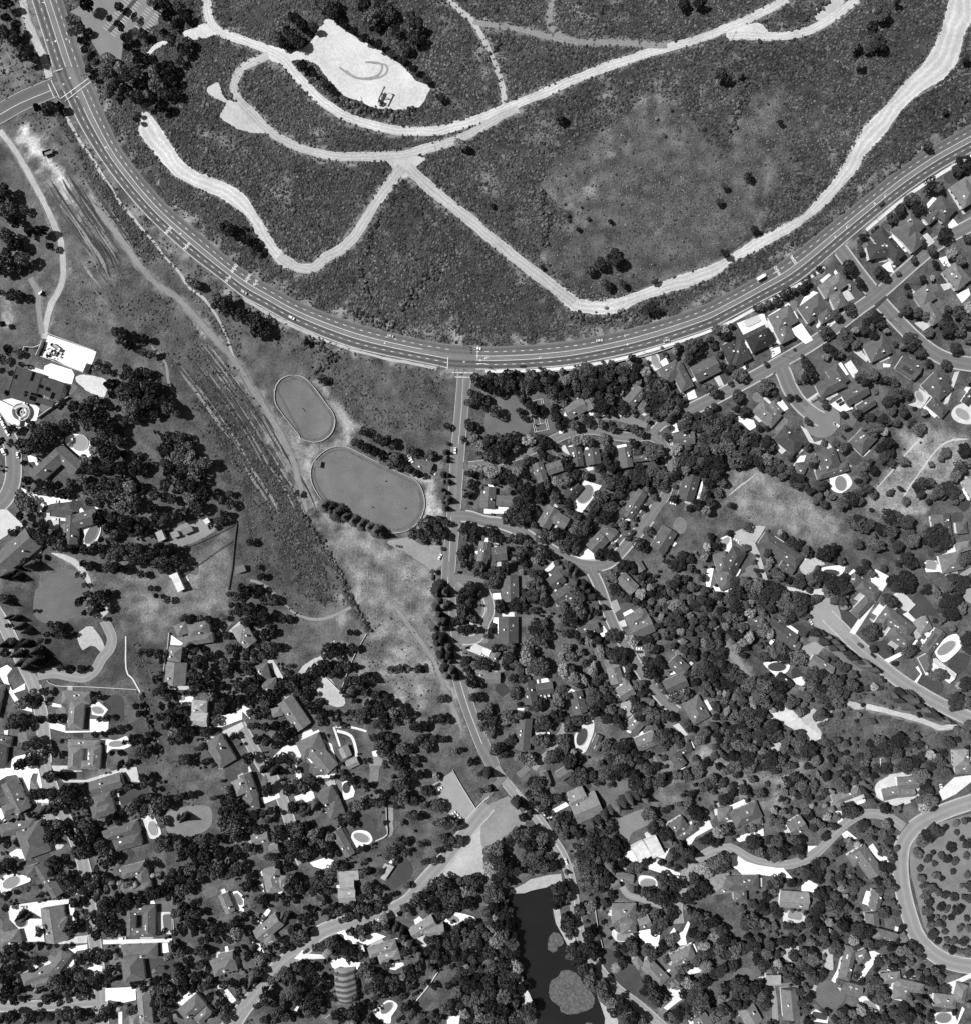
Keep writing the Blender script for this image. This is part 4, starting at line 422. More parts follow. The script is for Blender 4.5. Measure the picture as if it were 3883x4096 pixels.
HOUSES += [
 ("a4",3,"g 15,130 130,75 250; h 40,370 240,300 -80","big grey L-shaped house in the left-edge white drive"),
 ("a4",3,"h 0,440 270,385 90; h 115,470 310,400 250","broad hip-roofed house with two pale gable slopes at the left"),
 ("a4",3,"g 690,110 930,35 110; h 720,210 860,180 100; h 700,300 870,250 100","long hip-roofed house with a round-cornered lawn behind"),
 ("a4",3,"h 790,490 1060,400 100; h 870,560 1080,500 90","wide hip-roofed house beside the stepped white pool"),
 ("a4",3,"h 930,770 1120,720 90; h 930,900 1170,870 85; h 1050,780 1140,760 120","courtyard house with palms on its front lawn"),
 ("a4",3,"g 260,770 340,720 280; h 190,770 280,740 80","long gabled house beside the curved white pool terrace"),
 ("a4",4,"g 320,1085 490,1060 265; h 430,1150 520,1150 120","grey house facing the round fountain court"),
 ("a4",4,"h -10,1290 145,1250 100","garage at the left edge below the fountain court"),
 ("a4",3,"h 990,1065 1205,1060 70; h 985,1060 1050,1060 245; h 1110,1060 1205,1060 240; h 1000,1240 1200,1235 65","square hollow-court house with a striped skylight"),
 ("a4",3,"h 940,1370 1215,1360 105; h 935,1440 1100,1420 215","L-shaped hip-roofed house with palm shadows on its roof"),
 ("a4",3,"h 165,1590 440,1500 95; h 380,1530 480,1400 90; h 240,1640 400,1600 60","bent house with three small front hips"),
 ("a4",4,"h 1620,1490 1800,1430 130; g 1690,1440 1800,1420 70","grey house at the top of a white drive near the lower street"),
 ("a4",3,"h 1370,1870 1520,1740 120; h 1500,1930 1600,1840 70","hip-roofed house with a round white table on its deck"),
 ("a4",4,"h 1055,1700 1160,1690 290; h 1000,1900 1080,1890 100","pale hip-roofed house on the bright white slab at the bottom"),
 ("a4",4,"g 1690,990 1760,960 150","long narrow pale-roofed house beside the right-hand pool"),
 ("a4",4,"h 1785,110 1900,60 120","grey hip-roofed house with a curved white step at the top right"),
 ("b4",3,"g -20,60 60,30 200; h 0,230 110,200 110","dark gabled house left of the white carport strip"),
 ("b4",3,"h 545,0 720,-20 60","dark roof edge of the large house by the sports court"),
 ("b4",3,"h 570,200 690,130 150; h 620,260 740,210 150","large dark hip roof with a pointed white pool terrace behind"),
 ("b4",4,"g 65,520 190,490 80; g 200,600 270,580 70","grey gabled house and shed hidden in dark trees"),
 ("b4",4,"h 150,790 280,760 190; h 270,830 340,830 110","hip-roofed house with small white balconies"),
 ("b4",3,"g 690,500 760,460 220","long gabled house beside the oval pool"),
 ("b4",6,"f 735,800 895,790 70; g 750,860 860,850 100; g 740,940 870,930 100","white-walled house with rough pale roofs below the hedge"),
 ("b4",4,"g 80,1260 250,1120 115; h 150,1320 230,1270 70","dark gabled house with a white skylight near the lower street"),
 ("b4",7,"s 1070,850 1140,745 35","long white trailer on the dark lawn"),
 ("b4",4,"g 1285,1250 1460,1140 85; g 1400,1230 1550,1200 75","stepped gable house beside the white curved pool terrace"),
 ("b4",4,"h 965,1390 1180,1330 80; h 1040,1440 1200,1390 80","grey hip-roofed house with a white trailer at its end"),
 ("b4",3,"g 630,1950 690,1900 90","grey gable among trees at the bottom edge"),
 ("b4",8,"f 890,1385 930,1370 50","small white-roofed trailer against the hip-roofed house"),
 ("b4",3,"g 620,150 700,120 260","x"),
]
HOUSES = [h for h in HOUSES if h[3] != "x"]
POOLS += [("a4","1185,465",55,30,75,"a4 1105,380 1180,350 1210,400 1250,510 1170,545 1130,460 1090,440","stepped pool on a white deck behind the wide hip house"),
 ("a4","1300,1190",65,32,85,"a4 1215,1110 1340,1110 1350,1285 1225,1275","narrow pool on the white deck of the hollow-court house"),
 ("a4","1845,1010",45,25,65,"a4 1780,960 1840,945 1890,990 1890,1110 1830,1090","kidney pool at the right of the lower left quarter"),
 ("a4","95,880",60,45,-20,"a4 0,880 60,820 200,830 240,870 100,930 70,980 20,970","curved pool terrace at the left edge"),
 ("a4","170,1180",45,45,0,"","round fountain basin on the white court"),
 ("b4","920,535",62,32,20,"b4 850,500 900,478 970,490 1005,540 990,580 900,610 860,620 840,560","oval pool in a white ring deck"),
 ("b4","1115,1850",55,32,-45,"b4 1060,1840 1130,1790 1200,1830 1150,1920 1150,1960 1110,1970 1010,1890","slanted pool on the white deck at the bottom centre"),
 ("b4","1620,1160",45,28,30,"b4 1540,1110 1640,1110 1790,1150 1790,1185 1690,1180 1650,1220 1560,1180","small curved pool on a white terrace by the stepped gable house"),
 ("b4","805,150",30,42,0,"b4 770,110 830,90 870,180 860,220 780,250","pointed white pool terrace behind the large dark hip roof")]
PATCH += [("driveway","a4 "+p,"concrete") for p in ("-10,-20 300,-20 330,140 320,160 290,100 300,40 260,40 240,90 230,210 200,190 180,100 130,50 60,60 -10,100","400,-20 620,-20 640,25 550,30 420,20","480,90 670,90 930,5 1060,-10 1085,110 1000,100 980,60 930,30 680,110 500,110","290,250 380,230 390,270 300,265","70,660 140,620 230,640 310,650 230,690 190,720 150,730","-10,280 20,320 40,380 20,400 -10,380","430,580 520,570 480,620 400,640","90,1060 300,1030 420,1020 560,1010 560,1040 320,1090 350,1340 150,1340 150,1240 80,1170 70,1100","420,1320 680,1290 680,1350 420,1360","800,1325 1335,1315 1335,1345 800,1360","820,1700 1050,1690 1055,1790 960,1810 850,1790 820,1800","550,1380 680,1360 680,1400 600,1410 570,1450 580,1520 470,1580 540,1470 510,1420","660,1530 720,1510 800,1530 790,1570 700,1560","1680,1680 1770,1640 1760,1700 1830,1790 1800,1820 1700,1720","1250,1350 1300,1350 1310,1420 1250,1430","1040,1870 1100,1865 1095,1900 1040,1910","540,1050 580,1060 580,1190 540,1170","560,960 640,920 650,960 580,980","920,1880 950,1880 950,1978 920,1978")]
PATCH += [("driveway","b4 "+p,"concrete") for p in ("140,230 280,190 295,225 170,275","400,220 545,170 565,240 430,285","520,730 640,690 705,710 700,750 620,780 550,760","730,1270 790,1250 810,1290 900,1310 1030,1270 1110,1300 1040,1330 960,1370 850,1360 790,1320","400,1470 470,1400 480,1430 630,1440 640,1470 450,1480","60,1340 110,1320 150,1380 190,1470 170,1490 130,1420 100,1380","680,1490 760,1460 860,1500 940,1500 930,1560 850,1550 760,1530 700,1555","1340,1310 1420,1290 1435,1350 1390,1420 1340,1370","110,1190 200,1080 220,1100 150,1200","120,900 160,890 170,960 130,930","410,20 450,10 460,70 420,90","400,1870 430,1830 530,1790 535,1820 440,1840 420,1880","980,1520 1240,1500 1250,1520 1180,1560","1580,1920 1680,1910 1670,1978 1580,1978")]
PATCH += [("parking_lot","b4 1460,130 1620,25 1800,310 1690,440 1590,350 1530,250","asphalt3"),("dirt_clearing","b4 1640,640 1860,430 1990,470 1990,560 1860,620 1850,830 1640,850 1520,810","dirt2"),
 ("lawn","a4 900,170 960,180 1110,95 1150,180 1060,230 960,285 930,250","lawn"),("lawn","a4 1140,1480 1330,1480 1350,1570 1290,1590 1140,1580","lawn"),("lawn","a4 1200,700 1270,685 1290,760 1290,880 1210,890","drylawn"),("lawn","a4 1200,1040 1350,1020 1360,1105 1200,1105","drylawn"),("lawn","a4 1440,1370 1500,1370 1510,1560 1420,1580","drylawn"),("lawn","b4 880,410 990,365 1060,600 1000,540 960,490 870,480","lawn"),("lawn","b4 1200,640 1310,760 1290,850 1130,960 1110,880 1190,780","lawn"),("lawn","b4 250,1080 390,1060 420,1180 330,1250 300,1120","lawn"),
 ("sports_court","b4 990,-20 1065,-20 1045,120 975,110","court2"),("terrace","b4 1120,300 1160,310 1160,510 1115,510","dirt3"),("dirt_clearing","a4 1300,340 1600,290 1640,420 1560,500 1330,540","drygrass"),("patio","b4 640,110 710,80 750,210 730,220","concrete2")]
STRIP += [
 ("residential_street","a4 350,-20 400,130 480,330 590,560 660,790 690,1000 720,1200 745,1400 770,1600 790,1850 800,2000",8.0,"asphalt3","street running down the lower left quarter"),
 ("residential_street","a4 -60,1840 150,1840 400,1830 600,1810 750,1800",6.8,"asphalt3","cross street at the bottom left"),
 ("residential_street","b4 200,0 290,190 370,420 430,640 470,730",7.0,"asphalt3","short street between white drives"),
 ("residential_street","b4 -70,1990 20,1850 150,1690 290,1520 480,1390 600,1270 800,1195 1000,1140 1170,1090 1300,1010 1400,880 1520,750 1650,590 1800,410 1900,290",9.4,"asphalt3","wide street curving up to the parking lot"),
 ("residential_street","a4 1700,2060 1800,1950 1876,1850",8.0,"asphalt3","street end at the bottom of the lower left quarter"),
]
CARS += [("a4",840,858,55,8,"pale car on the palm court drive"),("a4",957,1305,0,9,"white van parked on the long white drive"),("a4",190,1070,0,8,"white car at the head of the fountain court"),
 ("b4",1505,130,-30,2,"dark car in the small parking lot, top one"),("b4",1522,158,-30,9,"white car in the small parking lot below the dark one"),("b4",1628,345,-30,9,"white car in the lot's lower row, first of four"),("b4",1648,366,-30,9,"white car in the lot's lower row, second of four"),("b4",1668,390,-30,8,"pale car in the lot's lower row, third of four"),("b4",1684,412,-30,2,"dark car in the lot's lower row, last of four"),("b4",1055,1158,-15,8,"pale car on the wide curving street"),("b4",105,1368,40,2,"dark car on the white drive by the lower street"),("b4",670,755,10,8,"pale car on the bright white slab by the hedge"),("b4",490,1410,-40,3,"dark car at the white curved drive's gate")]
TREES["c4"] = """20,60,50c 40,180,40c 20,160,30 360,110,60 400,160,70 340,200,60 430,220,60 470,260,60 410,110,50 520,240,50 450,310,50 560,230,40 480,130,40l 250,290,60c 300,320,50c 350,360,45c 290,380,40 230,270,50 590,370,50 640,380,50 560,450,60 620,460,60 680,470,50 720,500,40 690,90,60 760,80,80 820,60,70 730,40,60 860,110,40 930,60,60 920,20,60 1000,50,60 1080,40,60 1150,70,50 1060,10,60 960,130,30
1170,120,60 1200,170,60 1180,220,60c 1130,260,60c 1080,290,60c 1030,320,55c 980,350,55c 930,380,50c 880,410,50c 830,440,45c 1250,260,50c 1270,370,50 1240,360,40 1340,440,60 1300,460,50 1400,520,50 1360,490,50 1430,570,60c 1500,610,60 1560,660,60 1600,690,50c 1480,690,60 1540,740,60c 1450,640,50 1400,710,50 1480,770,40 1390,330,40 1420,310,40 1490,280,40 1600,330,60 1640,360,50 1560,350,40 1690,400,40 1590,200,60 1560,260,40 1680,150,40 1760,80,50 1830,120,50 1850,250,60 1810,340,30 1740,310,30 1340,90,50 1250,110,50 1400,70,50 1480,50,60 1560,50,60 1640,40,50 1790,500,60 1840,470,60 1740,540,60 1700,560,50 1650,570,40 1780,570,50 1820,700,60 1860,740,60 1770,740,50 1780,790,40 1740,690,30
760,560,60 820,520,60 880,500,60 940,480,60 980,520,50 740,620,60 800,620,70 870,600,70 940,590,70 1000,600,60 780,690,70 860,690,70 940,680,70 1010,670,60 800,770,70 880,780,60 940,800,50 780,850,60 850,860,60 920,870,50 830,930,60 770,920,50 900,940,50 740,540,40 700,740,50 960,850,60 970,770,50c 990,800,40c 740,770,40 1060,740,50 1120,770,50 1190,770,50 1240,790,50 1300,810,50 1370,850,60 1430,880,50 1470,900,50 1380,920,50 1430,960,50 1400,1010,60 1340,1000,60 1280,980,60 1220,960,50 1170,940,40 970,970,40
200,560,50 260,530,60 330,520,60 390,540,60 440,550,60 480,590,60 350,590,60 430,620,50 290,590,40 250,490,50 380,490,50 60,680,80l 110,730,80 50,780,70l 130,800,60 90,860,70 160,880,50 30,620,60 100,620,60 190,780,60 250,790,60 320,700,60l 370,680,60l 300,740,40 400,730,60 460,760,60 520,760,50 440,800,50 360,800,50 510,690,50 540,740,40 560,880,50 540,930,50 600,920,60 580,1000,70 620,1000,60 670,990,50 550,1040,60 640,960,50 630,820,20c 490,860,22 610,1150,50 650,1200,60 690,1220,40 620,1240,50 650,1280,50 600,1190,40 740,1060,40 760,1110,40 730,1100,40 800,1280,50 775,1190,25
40,930,60 30,1000,60 90,980,60 60,1060,60 20,1110,60 140,1150,60 110,1210,70 180,1220,60 150,1280,60 60,1240,60l 90,1330,70l 180,1330,60l 220,1370,60l 40,1430,70 120,1420,70l 220,1440,60 60,1530,70 150,1520,70 240,1540,60l 40,1640,70 130,1640,80 200,1600,60 250,1590,50 60,1740,70 150,1760,70 220,1700,60 290,1700,60 320,1680,40 50,1840,70 140,1860,70 230,1820,70 300,1860,50 350,1860,60 40,1930,70 120,1950,70 210,1930,60 340,1930,60 380,1880,50 270,1960,40 190,1100,30
680,1400,60 730,1440,70 660,1450,60 800,1390,60 840,1430,60 780,1480,70 850,1490,60 710,1500,60 760,1560,60 820,1570,50 880,1510,50 700,1360,40 820,1640,60 870,1670,60 920,1700,60 840,1700,50 950,1740,60 1000,1760,60 910,1780,60 980,1810,60 1040,1810,60 1090,1840,60 1010,1870,60 1060,1900,60 1120,1880,60 1150,1930,60 1080,1950,60 1200,1960,50 1220,1920,50 1120,1970,40
1250,1640,60 1290,1680,60 1240,1720,70 1310,1740,70 1370,1770,60 1280,1790,60 1340,1820,50 1420,1740,50 1440,1820,25 1020,1450,50 1010,1540,50p 1060,1500,40 1080,1380,60 1130,1360,50 1180,1370,40 1240,1400,50 1290,1440,40 1070,1410,40 1340,1100,60 1400,1120,80 1320,1160,70 1380,1200,60 1440,1130,50 1210,1130,50 1230,1080,30 1180,1090,30 910,1200,30 1380,1370,70 1420,1330,50 1350,1330,50 1440,1390,50 1160,1280,20 1160,1310,20 1480,1240,25
1640,800,60l 1680,780,60l 1620,850,50 1650,900,60 1700,930,60 1580,900,50l 1600,960,60 1560,1000,50 1660,980,50 1580,1110,40 1640,1140,50 1620,1200,60 1680,1230,60 1600,1270,60 1640,1290,60 1700,1150,50 1760,1190,60 1820,1250,60 1780,1310,60 1840,1340,70 1800,1390,70 1850,1420,60 1740,1420,60 1680,1440,60 1630,1490,60l 1560,1490,50 1700,1530,60p 1520,1560,60 1480,1500,50 1500,1620,60 1560,1660,60 1640,1680,50 1600,1730,60 1700,1640,60 1760,1600,60 1820,1560,60 1540,1700,50 1600,1790,60 1680,1800,60 1560,1830,60 1640,1860,60 1740,1870,50 1500,1900,50 1440,1920,50 1560,1920,50 1400,1920,40 1780,1920,60 1840,1880,60 1820,1780,60 1860,1700,50"""
TREES["d4"] = """120,170,60 160,210,40 240,190,50 100,120,40 40,140,40 60,50,50 180,90,40 300,125,25 380,150,25 460,110,60 520,80,50 560,130,60 500,180,60 430,190,60 600,180,70 660,140,60 620,220,60 540,220,60 740,190,50 790,180,40 700,230,40 860,120,50 920,90,60 970,110,50 900,160,50 840,60,50 350,320,50l 420,340,50l 520,340,50 480,330,40 340,380,40 390,420,50 400,470,50 330,430,40 740,290,60p 640,290,40p 780,310,40p 680,420,50 720,440,50 660,460,40 820,460,60 870,470,40 790,440,40 950,340,75 900,320,50 1000,340,40 620,370,50 600,330,40
190,580,70 240,640,70 310,560,60 380,560,60 420,610,60 340,640,60 380,690,70 300,680,60 440,670,50 180,640,50 520,560,60 560,560,50 540,620,60 500,640,50 560,680,40 180,470,60 150,480,40 230,460,40 20,460,50 750,530,50 70,690,30 110,705,30 150,720,25 260,770,35 255,810,35 1040,450,80 980,470,60 1090,490,60 1130,540,30 1210,430,60 1190,500,60 1240,490,50 1240,560,50 1230,640,70 1290,630,50 1190,650,50 1160,400,40 870,580,60 830,620,60 890,640,40 770,640,50 800,680,50 980,580,40p 730,740,60 680,760,60 650,830,60 610,790,60 560,790,60 520,820,50 480,790,50 430,780,40 400,780,30 590,850,50 690,850,50 550,890,40
1490,60,60 1520,130,60 1540,190,60 1570,250,70 1520,290,60 1590,310,50 1490,250,50 1440,30,60 1540,30,40 1200,310,50 1250,340,40 1190,360,40 1330,340,25 1130,65,30 1095,95,25 1090,150,25 1640,50,70 1680,30,50 1150,10,60 1220,10,50 1300,10,50 1380,20,50 1050,10,50 1060,60,40 1050,120,40c 1060,190,40c 1100,230,45c 1130,270,40c
360,880,60 400,870,50 320,900,50 350,950,50 300,1000,60 380,910,40 490,890,50 540,900,40 260,1060,50 190,1060,60 100,1090,60 50,1060,50 130,1160,60 180,1180,70 260,1200,60 120,1220,50 230,1230,50 300,1120,50 350,1070,50 640,1110,50 690,1120,60 700,1060,50 680,1200,60 560,1230,60 520,1260,60 460,1220,50 610,1190,50 740,990,50 700,960,50 820,1000,60 870,1040,60 790,1050,60 910,1080,50 840,1100,50 960,1000,40 890,1210,60 950,1240,60 870,1260,50 1010,1250,60 1080,1260,60 1040,1300,60 960,1320,50 780,1260,50 740,1260,40 990,1100,40 1010,1160,40 1030,1200,30 1150,860,60 1200,820,60 1240,770,50 1190,760,50 1140,790,40 1180,900,50 1230,880,50 1160,930,40
840,1370,60 850,1430,60 800,1400,50 870,1400,40 640,1420,60 600,1470,60 660,1480,60 560,1510,60 620,1550,60 540,1570,50 680,1540,50 580,1420,50 510,1460,50 740,1590,50 720,1620,50 520,1640,60 380,1520,70 340,1540,60 420,1550,60 280,1520,60 300,1440,60 220,1480,50 380,1440,50 250,1420,60 320,1370,60 400,1340,50 460,1350,50 200,1380,50 120,1400,60 60,1420,60 30,1340,60 150,1310,50 40,1530,60 60,1740,80 110,1720,80 160,1760,70 60,1820,70 130,1830,70 220,1690,60 250,1760,60 290,1780,50 240,1820,40 480,1300,50 560,1330,50 640,1330,50 700,1360,50 730,1310,50 560,1730,50 600,1700,40 620,1770,50 570,1820,50 600,1880,50
1100,1700,60 1150,1660,60 1170,1720,60 1110,1760,60 1190,1780,60 1230,1800,40 1130,1640,50 1100,1520,50 1160,1500,60 1220,1490,60 1140,1560,40 1280,1480,60 1340,1460,60 1400,1500,60 1340,1530,50 1270,1540,50 1400,1420,60 1320,1400,60 1250,1370,60 1180,1350,60 1130,1380,50 1420,1370,40 1460,1420,50 1510,1470,40 1090,1340,50 1300,1330,40 1010,1550,40 1540,1590,60 1600,1570,60 1640,1620,60 1560,1650,60 1500,1630,40 1650,1560,40 1580,1700,50 1490,1790,60c 1550,1830,60c 1420,1810,50c 1470,1860,60 1340,1860,70 1280,1900,60 1390,1920,60 1220,1940,60 1330,1950,60 1450,1930,60 1030,1880,60 960,1900,60 1000,1950,60 1090,1920,60 900,1940,60 860,1900,50 1150,1940,50 1560,1900,50 820,1940,50 1080,1960,50 1830,1900,60 1860,1830,50"""
# young orchard trees inside the road bend
TREES["d4o"] = """1500,570,60 1460,660,50 1480,780,35 1490,850,35 1510,910,35 1520,980,35 1550,1040,50 1540,1110,40 1560,1160,35 1570,1220,35 1580,1290,40 1620,1340,40 1680,1380,40 1730,1410,40 1790,1420,40 1850,1420,40 1590,480,50 1630,500,50 1560,520,50 1680,460,30 1760,430,30 1820,410,30 1860,400,30 1760,500,35 1800,545,28 1850,580,35 1720,615,38 1580,655,30 1540,705,35 1640,680,35 1690,700,45 1750,725,45 1840,680,35 1590,740,28 1735,805,45 1600,830,45 1650,855,45 1850,830,35 1570,925,40 1620,960,30 1675,985,35 1750,1000,40 1820,1000,35 1860,1010,30 1860,920,30 1640,1075,30 1690,1095,35 1775,1095,50 1615,1150,30 1665,1160,30 1720,1150,40 1840,1165,35 1620,1200,35 1660,1215,30 1790,1235,35 1850,1240,30 1675,1270,30 1690,1335,30 1740,1340,30 1820,1345,45 1800,910,25"""
HOUSES += [
 ("c4",3,"g 410,40 470,20 100; g 530,40 640,-30 80","two-part grey house beside the drive at the upper left"),
 ("c4",4,"g 620,200 740,140 130; g 640,260 840,180 180","large gabled house with a white flat corner next to the lawn"),
 ("c4",7,"f 1115,610 1210,560 130; f 1220,560 1310,520 150","white flat-roofed house of joined slabs on a white court"),
 ("c4",3,"h 1385,440 1510,365 120; h 1460,520 1600,430 60","dark hip-roofed house with a broad white forecourt"),
 ("c4",3,"g 1000,790 1145,830 70; g 960,880 1020,860 60","low grey shed house beside the oval pool"),
 ("c4",4,"h 970,1040 1160,1045 160; h 1025,1170 1150,1160 110","square grey hip-roofed house above the fan-shaped pool"),
 ("c4",4,"g 1165,1170 1255,1140 80","small detached garage beside the square hip-roofed house"),
 ("c4",4,"h 1120,1480 1170,1445 90; h 1260,1455 1420,1620 110","long bent house above the white drive near the pond road"),
 ("c4",4,"h 1410,1440 1580,1370 100; h 1430,1500 1540,1470 40","pale hip-roofed house at the end of the forked drive"),
 ("c4",4,"h 1720,830 1880,810 150","grey house at the right with pale ridge lines"),
 ("c4",4,"h 1785,310 1890,300 100","grey hip roof at the right edge of the upper woods"),
 ("c4",4,"g 1590,1940 1690,1880 120","grey-roofed house at the bottom near the pond road"),
 ("d4",3,"h 0,340 210,255 130; h 150,410 250,380 50","grey hip-roofed house near the small round tank"),
 ("d4",3,"g 440,430 550,365 120","square grey roof with white patches below the palms"),
 ("d4",4,"h 790,220 1000,140 70; h 790,270 870,240 70","grey roof hidden in trees by the tiled white drive"),
 ("d4",4,"g 1180,170 1300,140 85; g 1300,75 1490,60 90; g 1290,170 1430,155 60","house among bright rubble under rebuilding"),
 ("d4",4,"h 1750,-20 1880,-30 70","roof at the top right beside the white drive"),
 ("d4",4,"h 910,680 1050,590 100; g 1045,590 1185,780 125","long gabled house inside the road bend with a small front hip"),
 ("d4",3,"h -30,830 230,830 110; h 30,930 130,925 100","broad hip-roofed house with a round entrance island"),
 ("d4",5,"g 400,945 620,965 125","pale rough-roofed house behind the tiled court"),
 ("d4",3,"g 1110,935 1190,950 150; g 1050,1120 1150,1110 110; h 1130,1230 1310,1280 80","winding dark house beside the road with a white truck in the yard"),
 ("d4",3,"h 900,1370 990,1390 260; g 880,1640 1030,1680 90; h 970,1430 1060,1400 90","long angled house with a white skylight and broad white drive"),
 ("d4",4,"h 1170,1590 1320,1570 80; h 1290,1620 1510,1670 80; h 1270,1680 1400,1690 100","cross-hipped house with white end panels"),
 ("d4",4,"h 1590,1740 1760,1760 100; h 1760,1660 1850,1680 140","L-shaped grey house at the lower right with a car court"),
 ("d4",4,"g 400,1710 530,1700 230","tall rectangular grey house at the bottom left of centre"),
 ("d4",6,"f 285,1600 400,1600 75","small flat garage with a white end beside the lane"),
 ("d4",4,"g 70,1880 190,1820 140","grey house at the bottom left under big trees"),
]
POOLS += [("c4","1250,885",60,35,0,"c4 1190,830 1290,840 1325,890 1300,930 1220,925 1180,890","oval pool on a ringed white deck between hedges"),
 ("c4","1065,1300",55,30,0,"c4 990,1240 1020,1270 1130,1275 1135,1320 1020,1340 970,1280","fan-shaped pool below the square hip-roofed house"),
 ("d4","510,1135",55,30,10,"d4 410,1110 590,1140 590,1190 420,1200","rectangular pool behind the pale rough-roofed house"),
 ("d4","1085,1835",60,32,35,"d4 1000,1780 1050,1760 1100,1810 1160,1840 1145,1890 1050,1850","slanted pool with a white rim below the angled house"),
 ("d4","700,1910",60,25,12,"d4 620,1900 670,1860 770,1920 760,1970 620,1950","narrow pool inside the dark hedge at the bottom"),
 ("d4","1655,1925",60,40,0,"d4 1580,1890 1740,1890 1750,1950 1600,1978","wide pool at the lower right bottom edge")]
PATCH += [("driveway","c4 "+p,"concrete") for p in ("440,360 620,260 640,290 540,340 490,400","1060,680 1100,610 1220,730 1340,700 1350,750 1500,810 1490,850 1380,820 1200,760","1310,680 1420,615 1380,700","1540,560 1620,430 1720,390 1750,460 1620,530 1570,610","1165,1260 1280,1240 1290,1300 1340,1230 1350,1240 1330,1370 1300,1400 1200,1330","1410,1290 1450,1230 1480,1280 1520,1260 1560,1180 1575,1200 1540,1300 1550,1360 1500,1370 1420,1320","1395,1700 1470,1640 1520,1780 1490,1800 1400,1870 1370,1850 1440,1790","1545,1525 1600,1510 1680,1570 1550,1600","1840,665 1890,665 1890,740")]
PATCH += [("driveway","d4 "+p,"concrete") for p in ("40,540 200,480 260,420 270,520 80,570","0,670 60,670 130,720 230,750 370,770 420,770 490,850 300,830 220,820 110,830 60,780 0,750","870,330 880,400 840,430 820,330","870,270 1020,145 1060,240 970,280","1060,620 1110,580 1150,640 1260,710 1260,730 1170,720","1620,180 1740,70 1890,50 1890,90 1750,200 1650,250","1060,1420 1120,1410 1200,1450 1140,1480 1080,1560 1020,1650 970,1600 1060,1500","1650,1670 1740,1640 1870,1580 1870,1620 1760,1670 1740,1740 1660,1720","560,880 610,860 685,900 670,960 560,950","1570,1890 1740,1880 1760,1960 1800,1840 1820,1860 1760,1990 1600,1990","1240,1690 1270,1690 1260,1770 1370,1790 1370,1805 1250,1780","790,1640 840,1550 850,1560 820,1660","280,1600 325,1600 325,1660 290,1660","870,510 910,480 990,545 890,540","610,600 680,600 610,650","420,1115 440,1115 450,1190 415,1190")]
PATCH += [("dam_path","c4 180,970 190,945 300,890 340,860 480,825 580,815 590,880 500,900 470,920 350,945 300,965","concrete2"),("pond_bank","c4 515,1060 570,1090 580,1160 610,1230 640,1300 690,1310 690,1350 645,1400 590,1290 540,1200","concrete2"),("pond_bank","c4 860,1755 910,1830 970,1860 1020,1950 1020,1990 915,1990 920,1930","concrete2"),("pond_bank","c4 215,1610 280,1640 345,1770 350,1840 300,1880 300,1760 240,1720","dirt1"),
 ("lawn","c4 880,1400 960,1400 1120,1500 1220,1660 1320,1860 1200,1790 1000,1640 900,1500","lawn"),("lawn","c4 820,110 1120,100 1130,200 930,330 880,200","drylawn"),("dirt_clearing","c4 -20,330 100,250 200,235 310,440 200,490 -20,610","dirt3"),
 ("dirt_clearing","c4 970,430 1240,310 1330,390 1250,440 1130,500 1100,570 1030,540","drygrass"),
 ("orchard_ground","d4 1410,600 1480,500 1600,430 1876,350 1990,320 1990,1470 1876,1470 1700,1430 1580,1340 1500,1200 1450,1000 1400,780","drygrass"),
 ("dirt_clearing","d4 1130,130 1190,80 1350,20 1480,40 1500,110 1450,200 1500,220 1320,290 1220,270 1140,220","dirt1b"),("lawn","d4 700,1660 860,1650 900,1760 850,1840 760,1870 670,1790","drylawn"),("lawn","d4 30,1590 120,1540 200,1580 190,1670 20,1690","drylawn"),
 ("dirt_clearing","d4 620,1640 680,1640 690,1740 640,1720","dirt2"),("dirt_clearing","d4 720,1420 790,1400 800,1560 740,1530","dirt2"),("dirt_clearing","d4 410,1440 470,1370 540,1380 520,1490 450,1490","dirt2")]
STRIP += [
 ("side_road","c4 70,0 180,140 300,280 410,400 500,530 580,650 630,770 660,890 680,1010 700,1150 730,1290 760,1370 800,1440 860,1530 930,1620 1030,1720 1150,1810 1260,1900 1360,1990 1420,2040",6.8,"asphalt3","continuation of the side road past the pond"),
 ("lane","c4 -20,260 60,150 150,60",5.0,"asphalt2","link from the side road to the parking lot"),
 ("lane","c4 250,60 330,-10",5.0,"asphalt2","drive off the side road"),
 ("lane","c4 1890,620 1760,635 1640,700 1560,790 1520,900 1490,1000 1480,1090 1490,1200",7.6,"asphalt3","curving lane joining the forked drive"),
 ("lane","c4 1040,900 1100,980 1200,1010 1350,1060 1430,1050",4.8,"asphalt3","spur lane below the oval pool"),
 ("lane","d4 -10,610 60,640 180,710 350,750 530,730 670,660 790,540 900,430 1020,360 1150,355 1250,390 1350,460",7.0,"asphalt3","curving lane from the road bend into the woods"),
 ("residential_street","d4 1990,210 1876,260 1700,320 1540,390 1430,460 1350,570 1325,700 1330,860 1360,1020 1400,1160 1450,1290 1540,1400 1660,1480 1800,1520 1990,1540",10.2,"asphalt3","road bending round the orchard"),
 ("lane","d4 330,1670 350,1800 360,1990",4.2,"asphalt3","lane beside the tall rectangular house"),
]
CARS += [("c4",617,718,72,9,"white car on the side road above the pond"),("d4",1632,143,80,9,"white car on the gridded white drive at the top right"),("d4",1010,245,-18,9,"long white motorhome on the tiled drive"),("d4",1325,285,-22,1,"black car on the rubble drive"),("d4",1210,1105,80,9,"white truck in the winding house's yard"),("d4",1690,1712,20,3,"dark convertible on the lower right car court"),("d4",920,268,-15,2,"dark car beside the motorhome"),("d4",1420,245,-22,3,"dark car beside the rubble house wall")]
